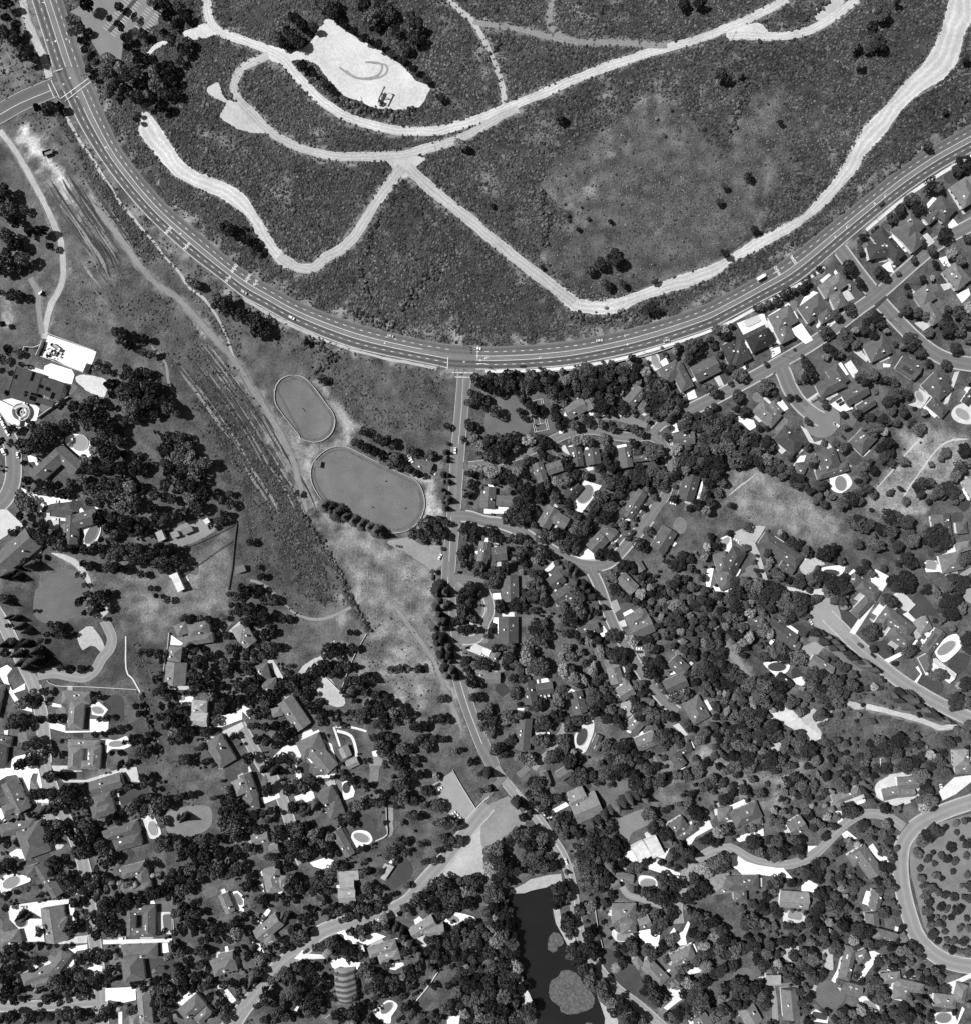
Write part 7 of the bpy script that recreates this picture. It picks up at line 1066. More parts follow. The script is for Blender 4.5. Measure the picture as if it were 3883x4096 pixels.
LAND += [(P(t, x, y).x, P(t, x, y).y, s) for t, x, y, s in (("b2", 480, 1180, "small riding ring"), ("b2", 900, 1750, "big riding ring"), ("b1", 950, 550, "oil well pad"), ("a1", 950, 150, "striped parking lot"), ("a1", 560, 650, "highway crosswalk"), ("a1", 1150, 1000, "start of the pale graded bench"), ("a1", 1150, 650, "dark grove above the highway"), ("c4", 400, 1400, "dark pond"), ("d4", 1700, 900, "orchard inside the road bend"), ("b3", 1100, 600, "line-marked field"), ("a2", 1150, 1100, "dense grove below the building site"), ("a1", 100, 1700, "dirt road at the left edge"), ("b3", 1540, 900, "conifer row along the side road"), ("d1", 1050, 350, "bright hilltop road branch"), ("c1", 600, 900, "long hill road"), ("b1", 1200, 1250, "dirt road fork"), ("a3", 1500, 600, "paddock"), ("d2", 1500, 1600, "dry slope with two paths"), ("d3", 450, 1600, "pale dirt clearing by the garden path"), ("b4", 1600, 250, "small parking lot"), ("d2", 150, 1800, "grassy field with a straight path"), ("c2", 950, 120, "right-hand dirt road bend"), ("b4", 800, 1700, "striped tent"), ("a2", 1550, 1700, "creek-side wood"), ("a3", 480, 650, "round dry lawn"), ("b2", 150, 550, "highway's south bank"))]
LA = np.array([[a, b] for a, b, _ in LAND])
def shortlab(s, n=8):
    w_ = s.split()
    if len(w_) <= n: return s
    w_ = w_[:n]
    while w_ and w_[-1] in ("the", "a", "of", "by", "with", "in", "at", "on", "and", "from", "its", "beside", "below", "above", "near", "round", "right", "left", "under", "behind", "two", "second", "white", "pale", "to", "for", "between", "inside", "under", "along", "big", "lower", "upper", "small", "dark", "hugging", "facing"): w_.pop()
    return " ".join(w_)
by = {}
for i, t in enumerate(ALL): by.setdefault({"b": "b", "l": "b"}.get(t[0], t[0]), []).append(i)
keep = set(sorted(by["b"], key=lambda i: -ALL[i][3])[:300]) | set(sorted(by["c"], key=lambda i: -ALL[i][3])[:300]) | set(by["p"]) | set(by["o"])
CL = {}
for i in keep:
    t = ALL[i]; j = int(np.argmin((LA[:, 0] - t[1]) ** 2 + (LA[:, 1] - t[2]) ** 2)); CL.setdefault((t[0], j), []).append(i)
KIND = {"b": ("broadleaf_tree", "dark round tree", "dark round-crowned trees"), "l": ("pale_tree", "pale feathery tree", "pale feathery trees"), "c": ("conifer_tree", "spiky conifer", "conifers"), "p": ("palm_tree", "palm tree", "palms"), "o": ("orchard_tree", "small orchard tree", "young trees of the orchard")}
ORD = ["leftmost", "second", "third", "fourth", "fifth", "sixth", "seventh", "eighth", "ninth", "tenth"] + ["%dth" % k for k in range(11, 80)]
used = {}
for (ty, j), ids in CL.items():
    ids.sort(key=lambda i: ALL[i][1]); nm, word, grp = KIND[ty]; lm = shortlab(LAND[j][2], 7)
    for q, i in enumerate(ids):
        _, x, y, r, h = ALL[i]; side = ("left of" if x < LA[j, 0] - abs(y - LA[j, 1]) else "right of" if x > LA[j, 0] + abs(y - LA[j, 1]) else "above" if y > LA[j, 1] else "below")
        lab = "%s nearest the %s" % (word, lm) if len(ids) == 1 else "%s %s from left by the %s" % (ORD[q], word, lm) if q else "leftmost %s by the %s" % (word, lm)
        e = empty(nm, (x, y, float(H(x, y))), lab, "palm" if ty == "p" else "conifer" if ty == "c" else "tree", grp, random.uniform(0, 6.28), (r * random.uniform(.82, 1.15), r * random.uniform(.82, 1.15), h * random.uniform(.85, 1.2)))
        pool, tm = {"b": (BR, TR), "l": (BRL, TR), "c": (CO, [TRC]), "p": (PA, [TRP]), "o": (BR, TR)}[ty]
        obj("crown", random.choice(pool), e); obj("trunk", random.choice(tm), e)
# remaining trees of the wooded gardens: one object
def gn_scatter(name, pts, label, crowns, trunks=None, ico=None):
    n = len(pts); me = bpy.data.meshes.new(name); me.from_pydata([p[:3] for p in pts], [], [])
    sa = me.attributes.new("sc", 'FLOAT_VECTOR', 'POINT'); sa.data.foreach_set("vector", np.array([p[3:6] for p in pts], np.float32).ravel())
    ra = me.attributes.new("rt", 'FLOAT_VECTOR', 'POINT'); ra.data.foreach_set("vector", np.stack([np.zeros(n), np.zeros(n), RNG.uniform(0, 6.28, n)], 1).astype(np.float32).ravel())
    ia = me.attributes.new("ix", 'INT', 'POINT'); ia.data.foreach_set("value", np.array([p[6] for p in pts], np.int32))
    o = tag(obj(name, me), label, None, None, "stuff"); g = bpy.data.node_groups.new(name, 'GeometryNodeTree'); g.interface.new_socket("Geometry", in_out='INPUT', socket_type='NodeSocketGeometry'); g.interface.new_socket("Geometry", in_out='OUTPUT', socket_type='NodeSocketGeometry')
    N, K = g.nodes, g.links; gi, go = N.new("NodeGroupInput"), N.new("NodeGroupOutput"); out = N.new("GeometryNodeJoinGeometry")
    def att(nm, ty): q = N.new("GeometryNodeInputNamedAttribute"); q.data_type = ty; q.inputs[0].default_value = nm; return q.outputs[0]
    def inst(src_, pick):
        ip = N.new("GeometryNodeInstanceOnPoints"); K.new(gi.outputs[0], ip.inputs["Points"]); K.new(src_, ip.inputs["Instance"]); K.new(att("sc", 'FLOAT_VECTOR'), ip.inputs["Scale"]); K.new(att("rt", 'FLOAT_VECTOR'), ip.inputs["Rotation"])
        if pick: ip.inputs["Pick Instance"].default_value = True; K.new(att("ix", 'INT'), ip.inputs["Instance Index"])
        K.new(ip.outputs[0], out.inputs[0])
    if ico:
        ic = N.new("GeometryNodeMeshIcoSphere"); ic.inputs["Subdivisions"].default_value = 2; sp = N.new("GeometryNodeSetPosition"); nz = N.new("ShaderNodeTexNoise"); nz.inputs["Scale"].default_value = 2.2; nz.inputs["Detail"].default_value = 3
        sb = N.new("ShaderNodeVectorMath"); sb.operation = 'SUBTRACT'; K.new(nz.outputs["Color"], sb.inputs[0]); sb.inputs[1].default_value = (.5, .5, .5); ml = N.new("ShaderNodeVectorMath"); ml.operation = 'SCALE'; K.new(sb.outputs[0], ml.inputs[0]); ml.inputs["Scale"].default_value = 1.5
        K.new(ic.outputs[0], sp.inputs[0]); K.new(ml.outputs[0], sp.inputs["Offset"]); sm = N.new("GeometryNodeSetMaterial"); sm.inputs["Material"].default_value = ico; K.new(sp.outputs[0], sm.inputs[0]); inst(sm.outputs[0], False)
    else:
        for lst, pick in ((crowns, True), (trunks, False)):
            jn = N.new("GeometryNodeJoinGeometry")
            for ob in reversed(lst):
                oi = N.new("GeometryNodeObjectInfo"); oi.inputs[0].default_value = ob; oi.inputs["As Instance"].default_value = True; K.new(oi.outputs["Geometry"], jn.inputs[0])
            inst(jn.outputs[0], pick)
    K.new(out.outputs[0], go.inputs[0]); o.modifiers.new("scatter", 'NODES').node_group = g; return o
def proto(me): return next(o for o in bpy.data.objects if o.type == 'MESH' and o.data == me)
rest = []
for i, t in enumerate(ALL):
    if i in keep: continue
    ty, x, y, r, h = t
    if in_house(x, y, -1.0) and r < 4: continue
    rest.append((x, y, float(H(x, y)), r * random.uniform(.78, 1.2), r * random.uniform(.78, 1.2), h * random.uniform(.8, 1.25), random.randrange(7) if ty == "b" and random.random() > .1 else 7 + random.randrange(3)))
protos = [next((o for o in bpy.data.objects if o.data is m), None) if m is not None else None for m in BR + BRL]; protos = [p or proto(BR[0]) for p in protos]
gn_scatter("woodland_tree", rest, "smaller garden and woodland trees too many to count", protos, [proto(TR[0])])
# ---------------------------------------------------------------- scrub
pts = []
def shrub(poly, dens, ra, rb, seed, thr=.0, sc=14, gd=.94):
    poly = np.array(poly); lo, hi = np.maximum(poly.min(0), [-400, -420]), np.minimum(poly.max(0), [400, 420]); r = np.random.default_rng(seed); k = int((hi[0] - lo[0]) * (hi[1] - lo[1]) * dens); xs, ys = r.uniform(lo[0], hi[0], k), r.uniform(lo[1], hi[1], k)
    ok = inside(poly, xs, ys) & (vnoise(xs, ys, sc, seed) * .6 + vnoise(xs, ys, sc / 3, seed + 1) * .4 > thr + r.normal(0, .1, k)); gr = inside(np.array(GRASS), xs, ys); ok &= ~(gr & (r.random(k) < gd)); ok &= r.random(k) > (tone_at(xs, ys) - .085) * 9
    for q in OPEN:
        b = (xs > q[:, 0].min()) & (xs < q[:, 0].max()) & (ys > q[:, 1].min()) & (ys < q[:, 1].max()) & ok
        if b.any(): idx = np.where(b)[0]; ok[idx[inside(q, xs[idx], ys[idx])]] = False
    xs, ys = xs[ok], ys[ok]
    cell = {}
    for a in RP: cell.setdefault((int(a[0] // 16), int(a[1] // 16)), []).append(a)
    cell = {k_: np.array(v) for k_, v in cell.items()}; zs = H(xs, ys)
    for x, y, z in zip(xs, ys, zs):
        bad = False; cx, cy = int(x // 16), int(y // 16)
        for dx in (-1, 0, 1):
            for dy in (-1, 0, 1):
                a = cell.get((cx + dx, cy + dy))
                if a is not None and np.any((a[:, 0] - x) ** 2 + (a[:, 1] - y) ** 2 < (a[:, 2] - .7) ** 2): bad = True
        if bad: continue
        s = r.uniform(ra, rb) * (1.4 if r.random() < .08 else 1); pts.append((x, y, float(z) + s * .12, s, s * r.uniform(.75, 1.3), s * r.uniform(.45, .8), 0))
pl = lambda s: [tuple(v[:2]) for v in path(s)]
shrub(NORTH, .72, .32, .74, 11, .31, 11); shrub(NORTH, .12, .6, 1.2, 17, .42, 34, .97)
for k, (s, d, th) in enumerate((("a1 0,0 180,0 390,600 330,640 0,830", .22, .25), ("a1 0,960 380,810 520,830 1000,1500 1480,1978 a2 1876,300 b2 500,590 1000,790 1500,880 1560,960 1560,1350 900,1320 560,930 0,480 a2 1850,800 1250,50 a1 1060,1978 560,1300 420,1050 30,960", .22, .42), ("a2 880,400 1250,250 1876,900 b2 330,1450 450,1850 b3 520,30 880,720 300,900 100,450 a2 1850,1900 1300,900", .16, .45), ("a1 380,820 470,830 560,990 720,1240 870,1470 1040,1700 1250,1978 a2 1150,80 a1 1060,1978 850,1600 640,1250 440,930", .5, .2), ("a2 1500,1150 1700,1080 1876,1250 b2 200,1500 330,1750 b3 500,30 720,640 640,740 430,640 280,300 150,0 a2 1800,1600", .3, .42), ("b3 250,60 420,60 560,330 700,640 640,740 430,640 330,300", .3, .35), ("b3 880,760 1480,800 1540,1250 1300,1650 1050,1300 900,1180 960,950", .08, .5), ("a2 480,0 1000,0 900,500 520,560", .05, .45), ("d2 1060,1978 1300,1400 1876,1330 1876,1600 1500,1978", .05, .5), ("d3 760,1480 1700,1700 1500,1850 700,1900 400,1950 400,1850", .14, .45), ("d4 0,0 700,0 450,200 250,260 0,240 c4 1300,60", .12, .45), ("a3 980,960 1280,1100 1290,1400 1100,1400", .12, .4), ("a3 1180,1400 1250,1900 1600,1978 a4 1300,0 1600,300 1650,500 1250,540 1200,0", .12, .4), ("a4 1400,1000 1876,1100 1700,1340 1560,1300", .15, .35))):
    shrub(pl(s), d, .35, .85, 30 + 3 * k, th)
for s, w_ in (("b2 1580,-20 1500,80 1400,200 1300,310 1240,400", 4), ("b1 1040,1700 1000,1820 950,1978", 2.5), ("c1 430,1480 450,1650 460,1800 430,1900", 3), ("d1 20,1000 60,850 110,720 130,620", 3), ("d1 620,150 700,60 760,0", 3), ("b2 900,60 930,200 990,340", 2.5), ("c1 0,470 60,400 100,320", 2), ("b1 720,760 850,830 1000,860 1200,880 1330,850", 3.5), ("b3 470,20 600,220 720,430 850,690 980,920", 2.5), ("a3 1090,1400 1130,1550 1180,1700 1240,1880", 3), ("d1 540,1978 760,1790 980,1590 1280,1345 1560,1145", 5), ("c2 640,460 900,480 1150,440 1400,330", 4), ("b2 480,640 700,760 560,900", 4), ("b2 880,430 1000,500 1200,570", 5)):
    c = cr(path(s), 1.2)
    for q in c:
        for _ in range(2):
            x, y = q[0] + random.gauss(0, w_ / 2), q[1] + random.gauss(0, w_ / 2); z_ = random.uniform(.6, 1.5)
            if not on_road(x, y, -.5): pts.append((x, y, float(H(x, y)) + z_ * .2, z_, z_ * random.uniform(.8, 1.2), z_ * 1.1, 0))
keep_pts = pts; pts = []
gs = GRASS; GRASS = [(9e5, 9e5), (9e5 + 1, 9e5), (9e5, 9e5 + 1)]
shrub(gs, .5, .22, .45, 91, .30, 20); 
for k, s in enumerate(("b2 560,960 770,1170 900,1330 1250,1500 1560,1350 1600,1000 1100,800", "b3 700,350 1500,450 1520,1250 1300,1560 1060,1310 900,1180 960,950", "a2 500,50 1000,60 1876,900 b2 330,1600 b3 500,0 300,900 100,450 a2 1850,1800 1400,900 880,480 500,560", "d2 0,1620 380,1720 700,1978 d3 900,160 640,330 0,20", "a1 430,1250 820,1640 1060,1978 640,1978")): shrub(pl(s), .22, .2, .42, 93 + 2 * k, .36, 15)
GRASS = gs; gn_scatter("meadow_grass", pts, "tufts of dry grass on the open fields", None, ico=mat("grass_tuft", .062, mode="rand", var=.4, scale=.05, fine=.3)); pts = keep_pts
gn_scatter("hill_scrub", pts, "low dark scrub covering the open slopes", None, ico=SCRUBM)
# ---------------------------------------------------------------- cars
def prism(mb, prof, w0, w1=None):           # side profile (x,z) extruded across y
    n = len(prof); w1 = w1 or w0; v = [(x, -w0 / 2, z) for x, z in prof] + [(x, w0 / 2, z) for x, z in prof]
    return mb.add(v, [tuple(range(n)), tuple(range(2 * n - 1, n - 1, -1))] + [(k, k + n, (k + 1) % n + n, (k + 1) % n) for k in range(n)])
WHEEL = MB(); 
for r_, w_ in ((.33, .2),):
    a = [(r_ * math.cos(k * math.tau / 12), r_ * math.sin(k * math.tau / 12)) for k in range(12)]; WHEEL.add([(x, -w_ / 2, z) for x, z in a] + [(x, w_ / 2, z) for x, z in a], [tuple(range(12))[::-1], tuple(range(12, 24))] + [(k, k + 12, (k + 1) % 12 + 12, (k + 1) % 12) for k in range(12)])
WHEEL = WHEEL.me("wheel", RUB); LAMP = unit("headlight", mat("lamp_glass", .5, rough=.2))
def frustum(x0, x1, x2, x3, z0, z1, w0, w1): return [(x0, -w0, z0), (x3, -w0, z0), (x3, w0, z0), (x0, w0, z0), (x1, -w1, z1), (x2, -w1, z1), (x2, w1, z1), (x1, w1, z1)]
FQ = [(3, 2, 1, 0), (4, 5, 6, 7), (0, 1, 5, 4), (1, 2, 6, 5), (2, 3, 7, 6), (3, 0, 4, 7)]
def carset(kind):
    if kind == "sedan":
        body = prism(MB(), [(-2.3, .35), (-2.32, .75), (-2.2, .92), (-1.2, .97), (1.0, .95), (2.2, .82), (2.33, .6), (2.3, .35)], 1.78).me("body", CARP); cab = MB().add(frustum(-1.75, -1.2, .45, 1.15, .93, 1.37, .80, .66), FQ).me("glasshouse", GLASS); roof = MB().box((-.38, 0, 1.39), (1.62, 1.34, .06)).me("car_roof", CARP); wb = 1.38
    elif kind == "pickup":
        body = prism(MB(), [(-2.5, .4), (-2.5, .95), (-.5, .95), (1.0, .98), (2.35, .9), (2.4, .4)], 1.85).me("body", CARP); cab = MB().add(frustum(-.75, -.55, .6, 1.1, .95, 1.62, .85, .72), FQ).me("glasshouse", GLASS); roof = MB().box((.02, 0, 1.65), (1.15, 1.46, .07)).me("car_roof", CARP); wb = 1.5
    elif kind == "van":
        body = prism(MB(), [(-2.5, .4), (-2.5, 1.95), (.9, 1.98), (1.6, 1.15), (2.45, .95), (2.5, .4)], 1.95).me("body", CARP); cab = MB().add(frustum(.86, .86, 1.0, 1.72, 1.1, 1.9, .82, .76), FQ).me("glasshouse", GLASS); roof = MB().box((-.8, 0, 2.0), (3.3, 1.8, .08)).me("car_roof", CARP); wb = 1.55
    else:
        body = prism(MB(), [(-3.8, .7), (-3.8, 3.0), (1.6, 3.0), (1.6, .7)], 2.3).me("body", CARP); cab = MB().add(frustum(1.7, 1.75, 2.9, 3.5, .6, 2.3, 1.05, .95), FQ).me("glasshouse", GLASS); roof = MB().box((2.3, 0, 2.33), (1.2, 1.9, .08)).me("car_roof", CARP); wb = 2.4
    bed = MB().box((-1.6, 0, .955), (1.6, 1.5, .03)).me("truck_bed", DARKM) if kind == "pickup" else None
    return body, cab, roof, bed, wb
CS = {k: carset(k) for k in ("sedan", "pickup", "van", "truck")}
for tile, x, y, ang, tn, label in CARS:
    kind = "truck" if "box truck" in label or "motorhome" in label or "truck in" in label else "van" if " van" in label else "pickup" if "pickup" in label or "open bed" in label else "sedan"
    body, cab, roof, bed, wb = CS[kind]; p = P(tile, x, y); z = p.z + .42
    e = empty({"sedan": "car", "van": "van", "pickup": "pickup_truck", "truck": "box_truck"}[kind], (p.x, p.y, z), label, {"sedan": "car", "van": "van", "pickup": "pickup", "truck": "truck"}[kind], "cars and trucks on the streets and drives", -math.radians(ang)); t = {0: .012, 1: .015, 2: .03, 3: .06, 4: .1, 5: .16, 6: .25, 7: .36, 8: .5, 9: .66}[tn]
    obj("body", body, e, t); obj("glasshouse", cab, e); obj("car_roof", roof, e, t)
    if bed: obj("truck_bed", bed, e)
    for sx in (-1, 1):
        for sy in (-1, 1): o = obj("wheel", WHEEL, e); o.location = (sx * wb, sy * .82, .33)
        o = obj("headlight", LAMP, e); o.location = (2.3 if kind != "truck" else 3.5, sx * .62, .58); o.scale = (.08, .34, .18)
# ---------------------------------------------------------------- street lamps, signals, poles
def polething(name, p, rz, label, cat, group, hgt, arm, head):
    e = empty(name, p, label, cat, group, rz); obj("pole", MB().tube([(0, 0, -.5), (0, 0, hgt)], [.16, .1], 7).me("pole", DARKM), e)
    if arm: obj("arm", MB().tube([(0, 0, hgt - .1), (arm * .6, 0, hgt + .35), (arm, 0, hgt + .4)], [.09, .08, .07], 5).me("arm", DARKM), e)
    if head == "lamp": obj("lamp_head", MB().box((arm + .35, 0, hgt + .38), (1.0, .4, .22), 0, .7).me("lamp_head", STEEL), e)
    if head == "signal":
        for q in (arm, arm * .55, .25): o = obj("signal_head", MB().box((q, 0, hgt - .2), (.5, .5, 1.3)).me("signal_head", DARKM), e)
    if head == "wire":
        for q in (hgt - .4, hgt - 1.4): obj("crossarm", MB().box((0, 0, q), (.15, 2.4, .15)).me("crossarm", BARK), e)
    return e
LAMPS = [("a1", 770, 1245, 20, "street lamp beside the highway below the first turn arrow"), ("a1", 1140, 1700, 20, "street lamp just before the first painted highway words"), ("a1", 250, 105, 0, "street lamp at the top left by the highway"), ("a2", 1610, 143, 30, "street lamp beside the painted 45 on the highway"), ("b2", 255, 470, 40, "street lamp by the white car on the highway"), ("b2", 820, 712, 60, "street lamp on the pale verge above the small riding ring"), ("b2", 1415, 850, 70, "street lamp left of the highway junction"), ("c2", 165, 885, 90, "street lamp on the pavement right of the junction"), ("c2", 712, 848, 100, "street lamp on the pavement below the highway's turn lane"), ("c2", 1215, 745, 110, "street lamp on the pavement by the kidney pool wall"), ("d2", 410, 770, -60, "street lamp in front of the broad pale driveway"), ("d2", 1235, 495, -120, "street lamp on the curving right-hand street"), ("d1", 1140, 1700, 130, "street lamp on the pavement by the corner hedge"), ("d2", 600, 165, 130, "street lamp by the long dark hedge beside the highway")]
for t, x, y, a, l in LAMPS: p = P(t, x, y); polething("street_lamp", p, math.radians(a), l, "street lamp", "street lamps", 10.5, 2.2, "lamp")
for t, x, y, a, l in (("a1", 385, 545, 0, "traffic signal at the side street's upper kerb"), ("a1", 470, 768, 30, "traffic signal at the lower end of the zebra crossing"), ("a1", 710, 615, 190, "traffic signal at the upper end of the zebra crossing"), ("b2", 1640, 905, 60, "traffic signal at the left corner of the lower junction"), ("b2", 1710, 690, -90, "traffic signal on the hill side of the lower junction"), ("c2", 20, 870, 150, "traffic signal at the right corner of the lower junction")):
    polething("traffic_signal", P(t, x, y), math.radians(a), l, "traffic signal", "traffic signals", 6.2, 4.2, "signal")
for t, x, y, a, l in (("b1", 935, 810, 40, "wooden pole beside the oil pump"), ("b1", 1160, 950, 40, "wooden pole above the long hill road"), ("b1", 1495, 1185, 30, "wooden pole by the dirt road fork"), ("b1", 590, 1035, 30, "wooden pole in the scrub between two dirt roads"), ("c1", 100, 250, 30, "wooden pole by the upper dirt road"), ("c1", 1050, 640, 30, "wooden pole below the bright hill road"), ("d1", 25, 310, 30, "wooden pole at the bright road branch"), ("c1", 615, 800, 30, "wooden pole in the scrub left of the hill road"), ("b3", 60, 570, 0, "leaning wooden pole by the thin curving track"), ("d3", 760, 1900, 0, "wooden pole in the bottom scrub right of the woods")):
    polething("utility_pole", P(t, x, y), math.radians(a), l, "utility pole", "wooden utility poles", 9.0, 0, "wire")
# ---------------------------------------------------------------- riding ring fences
def fence(name, label, pts, h=1.3, m=WHITE, closed=True, post=2.6, rails=(.5, .95, 1.3), rw=.16):
    c = cr([v.to_2d() for v in pts], post, closed); e = empty(name, (c[0][0], c[0][1], float(H(*c[0]))), label, "fence"); o0 = Vector(e.location); n = len(c); z = H(c[:, 0], c[:, 1])
    for rz in rails:
        v = []; f = []
        for k in range(n):
            d = c[(k + 1) % n] - c[k - 1] if closed else c[min(k + 1, n - 1)] - c[max(k - 1, 0)]; d = d / (np.linalg.norm(d) + 1e-9); nn = np.array([-d[1], d[0]]) * rw / 2
            for s, q in ((-1, 0), (1, 0), (1, .18), (-1, .18)): v.append((c[k][0] + s * nn[0] - o0.x, c[k][1] + s * nn[1] - o0.y, z[k] + rz + q - .18 - o0.z))
        for k in range(n if closed else n - 1):
            a, b = 4 * k, 4 * ((k + 1) % n)
            for j in range(4): f.append((a + j, a + (j + 1) % 4, b + (j + 1) % 4, b + j))
        obj("rail", meshdata("rail", v, f, m), e)
    mb = MB()
    for k in range(n): mb.box((c[k][0] - o0.x, c[k][1] - o0.y, z[k] - o0.z + h / 2 - .1), (.16, .16, h + .2))
    tag(obj("fence_post", mb.me("fence_post", m), e), None, None, None, "stuff"); return e
AR1 = "b2 250,1050 262,1000 290,960 330,935 390,923 450,930 500,955 560,1020 640,1130 700,1210 717,1260 712,1320 690,1370 650,1410 600,1435 550,1442 500,1430 445,1405"
fence("arena_fence", "pale rail fence round the small riding ring", path(AR1 + " 440,1385 430,1370 380,1310 310,1220 262,1150 248,1090"))
AR2 = "b2 530,1650 545,1600 590,1545 640,1505 700,1480 770,1472 830,1485 900,1520 1050,1595 1250,1690 1340,1735 1380,1790 1405,1870 1405,1950 b3 1390,20 1350,90 1290,135 1210,160 1120,158 1000,120 800,30 700,-20 b2 640,1910 590,1850 545,1770 530,1710"
a2p = cr([v.to_2d() for v in path(AR2)], 2, True); OPEN.append(a2p); tag(drape("riding_arena", [tuple(q) for q in a2p], surf("sand"), .1), "big oval riding ring of grey sand", None, None, "structure")
fence("arena_fence", "pale rail fence round the big riding ring", path(AR2))
for k, (s, off_) in enumerate(((AR2, 2.6), (AR1, 2.2))):
    cc = cr([v.to_2d() for v in path(s)], 2.5, True); ct = cc.mean(0); cc = min(sides(np.vstack([cc, cc[:2]]), 2 * off_), key=lambda q: np.linalg.norm(q - ct, axis=1).mean()); lo, hi = sides(cc, 1.5, .2, k); tag(strip("worn_track", lo, hi, mat("hoof_track", .085 if k < 2 else .13, var=.4, scale=.2, fine=1), .215 + k * .006), "hoof-worn track inside the riding ring rail", None, None, "structure")
fence("paddock_fence", "dark diagonal rail fence across the paddock", path("a3 1420,490 1560,390 1700,290 1810,220"), m=BARK, closed=False, rails=(.6, 1.2))
fence("paddock_fence", "dark fence along the paddock's right side", path("a3 1835,90 1815,250 1800,420 1770,600"), m=BARK, closed=False, rails=(.6, 1.2), rw=.5)
fence("paddock_fence", "dark fence above the paddock by the corral sheds", path("a3 1380,300 1600,210 1820,100"), m=BARK, closed=False, rails=(.6, 1.2))
def wall(name, label, s, h=1.7, t=.3, m=CONC, cat="wall"):
    c = cr(path(s), 3); o0 = Vector((c[0][0], c[0][1], float(H(*c[0])))); d = np.gradient(c, axis=0); d /= np.linalg.norm(d, axis=1)[:, None]; v = []; f = []
    for q, e in zip(c, d):
        nn = np.array([-e[1], e[0]]) * t / 2; z = float(H(*q)) - o0.z
        for sg, zz in ((-1, -.4), (1, -.4), (1, h), (-1, h)): v.append((q[0] + sg * nn[0] - o0.x, q[1] + sg * nn[1] - o0.y, z + zz))
    n = len(c)
    for k in range(n - 1):
        a, b = 4 * k, 4 * k + 4
        for j in range(4): f.append((a + j, b + j, b + (j + 1) % 4, a + (j + 1) % 4))
    f += [(0, 1, 2, 3), (4 * n - 1, 4 * n - 2, 4 * n - 3, 4 * n - 4)]; o = obj(name, meshdata(name, v, f, m), None); o.location = o0; return tag(o, label, cat)
for a in (("retaining_wall", "long white wall along the top of the building pad", "a2 375,600 560,668 745,735", 2.6), ("retaining_wall", "white wall on the left side of the building pad", "a2 300,775 335,700 345,660", 3.5), ("retaining_wall", "white wall enclosing the lone square pit by the pad", "a2 195,735 205,705 270,712 330,690", 2.6), ("retaining_wall", "white wall at the right side of the building pad", "a2 665,905 695,835", 4.0), ("retaining_wall", "white wall along the lower edge of the building pad", "a2 330,780 430,815 540,860 660,905", 2.6), ("retaining_wall", "dark slanted wall below the mansion's garden", "a2 300,1255 420,1170 545,1090", 2.5), ("forecourt_wall", "straight wall running to the round forecourt ramp", "a2 0,1110 60,1140 130,1175", 2.2),
          ("garden_wall", "long wall behind the highway trees right of the junction", "c2 480,900 700,880 900,850 1100,800 1250,770 1480,690", 2.0), ("garden_wall", "dark wall beside the marked field's lower corner", "b3 960,940 880,1080 820,1220 760,1385", 1.2), ("garden_wall", "pale wall on the slope below the marked field's corner", "b3 640,1270 700,1330 755,1385", 1.0), ("garden_wall", "garden wall left of the two-level grey house", "a3 1315,930 1300,1060 1275,1200 1270,1300 1300,1370", 1.6), ("garden_wall", "long thin wall across the slope above the six-sided pool", "a3 370,1300 440,1340 700,1350 1060,1370", .9),
          ("garden_wall", "pale wall running beside the side-road parking lot", "b4 1620,10 1700,150 1800,310", 1.0), ("garden_wall", "pale angled wall from the parking lot to the side road", "b4 1690,440 1800,315 1900,215", 1.0), ("garden_wall", "garden wall running down beside the oval pool garden", "b4 1112,300 1115,420 1120,510 1030,560", 1.6), ("garden_wall", "wall in the lower woods running down to the right of the tent", "b4 1320,1820 1450,1660 1590,1440", 1.3), ("garden_wall", "dark wall beside the square hip house above the pond road", "c4 840,1060 860,1200 900,1380", 1.5)):
    wall(a[0], a[1], a[2], a[3])
# ---------------------------------------------------------------- single things
def part(root, name, mb, m, color=None): return obj(name, mb.me(name, m), root, color)
# oil pump
p = P("b1", 1085, 765); e = empty("oil_pump", p, "black nodding-beam oil pump standing on the pale well pad", "oil pump", rz=math.radians(65)); LIFT = 1.0
part(e, "skid", MB().box((0, 0, .3), (9, 1.8, .6)), DARKM)
for sx, sy in ((-.9, -1.1), (-.9, 1.1), (1.2, -1.1), (1.2, 1.1)): part(e, "leg", MB().tube([(1 + sx, sy, .5), (1, 0, 6.2)], .2, 5), DARKM)
part(e, "walking_beam", MB().add(frustum(-4.6, -4.6, 4.6, 4.6, 6.2, 7.0, .3, .3), FQ), DARKM)
part(e, "horse_head", prism(MB(), [(4.5, 7.5), (5.1, 7.3), (5.5, 6.5), (5.4, 5.5), (4.9, 4.8), (4.5, 5.6)], .7), DARKM)
for sy in (-1, 1): part(e, "counterweight", MB().box((-3.4, sy * 1.1, 2.4), (2.6, .35, 1.5)), DARKM); part(e, "pitman_arm", MB().tube([(-3.6, sy * .9, 2.6), (-4.4, sy * .35, 6.3)], .12, 5), DARKM)
part(e, "gearbox", MB().box((-3, 0, 1.5), (1.6, 1.5, 1.9)), DARKM); part(e, "motor", MB().box((-5.2, 0, 1.0), (1.2, 1.2, 1.0)), STEEL)
part(e, "sucker_rod", MB().tube([(5.3, 0, 0), (5.3, 0, 5.2)], .06, 5), STEEL)
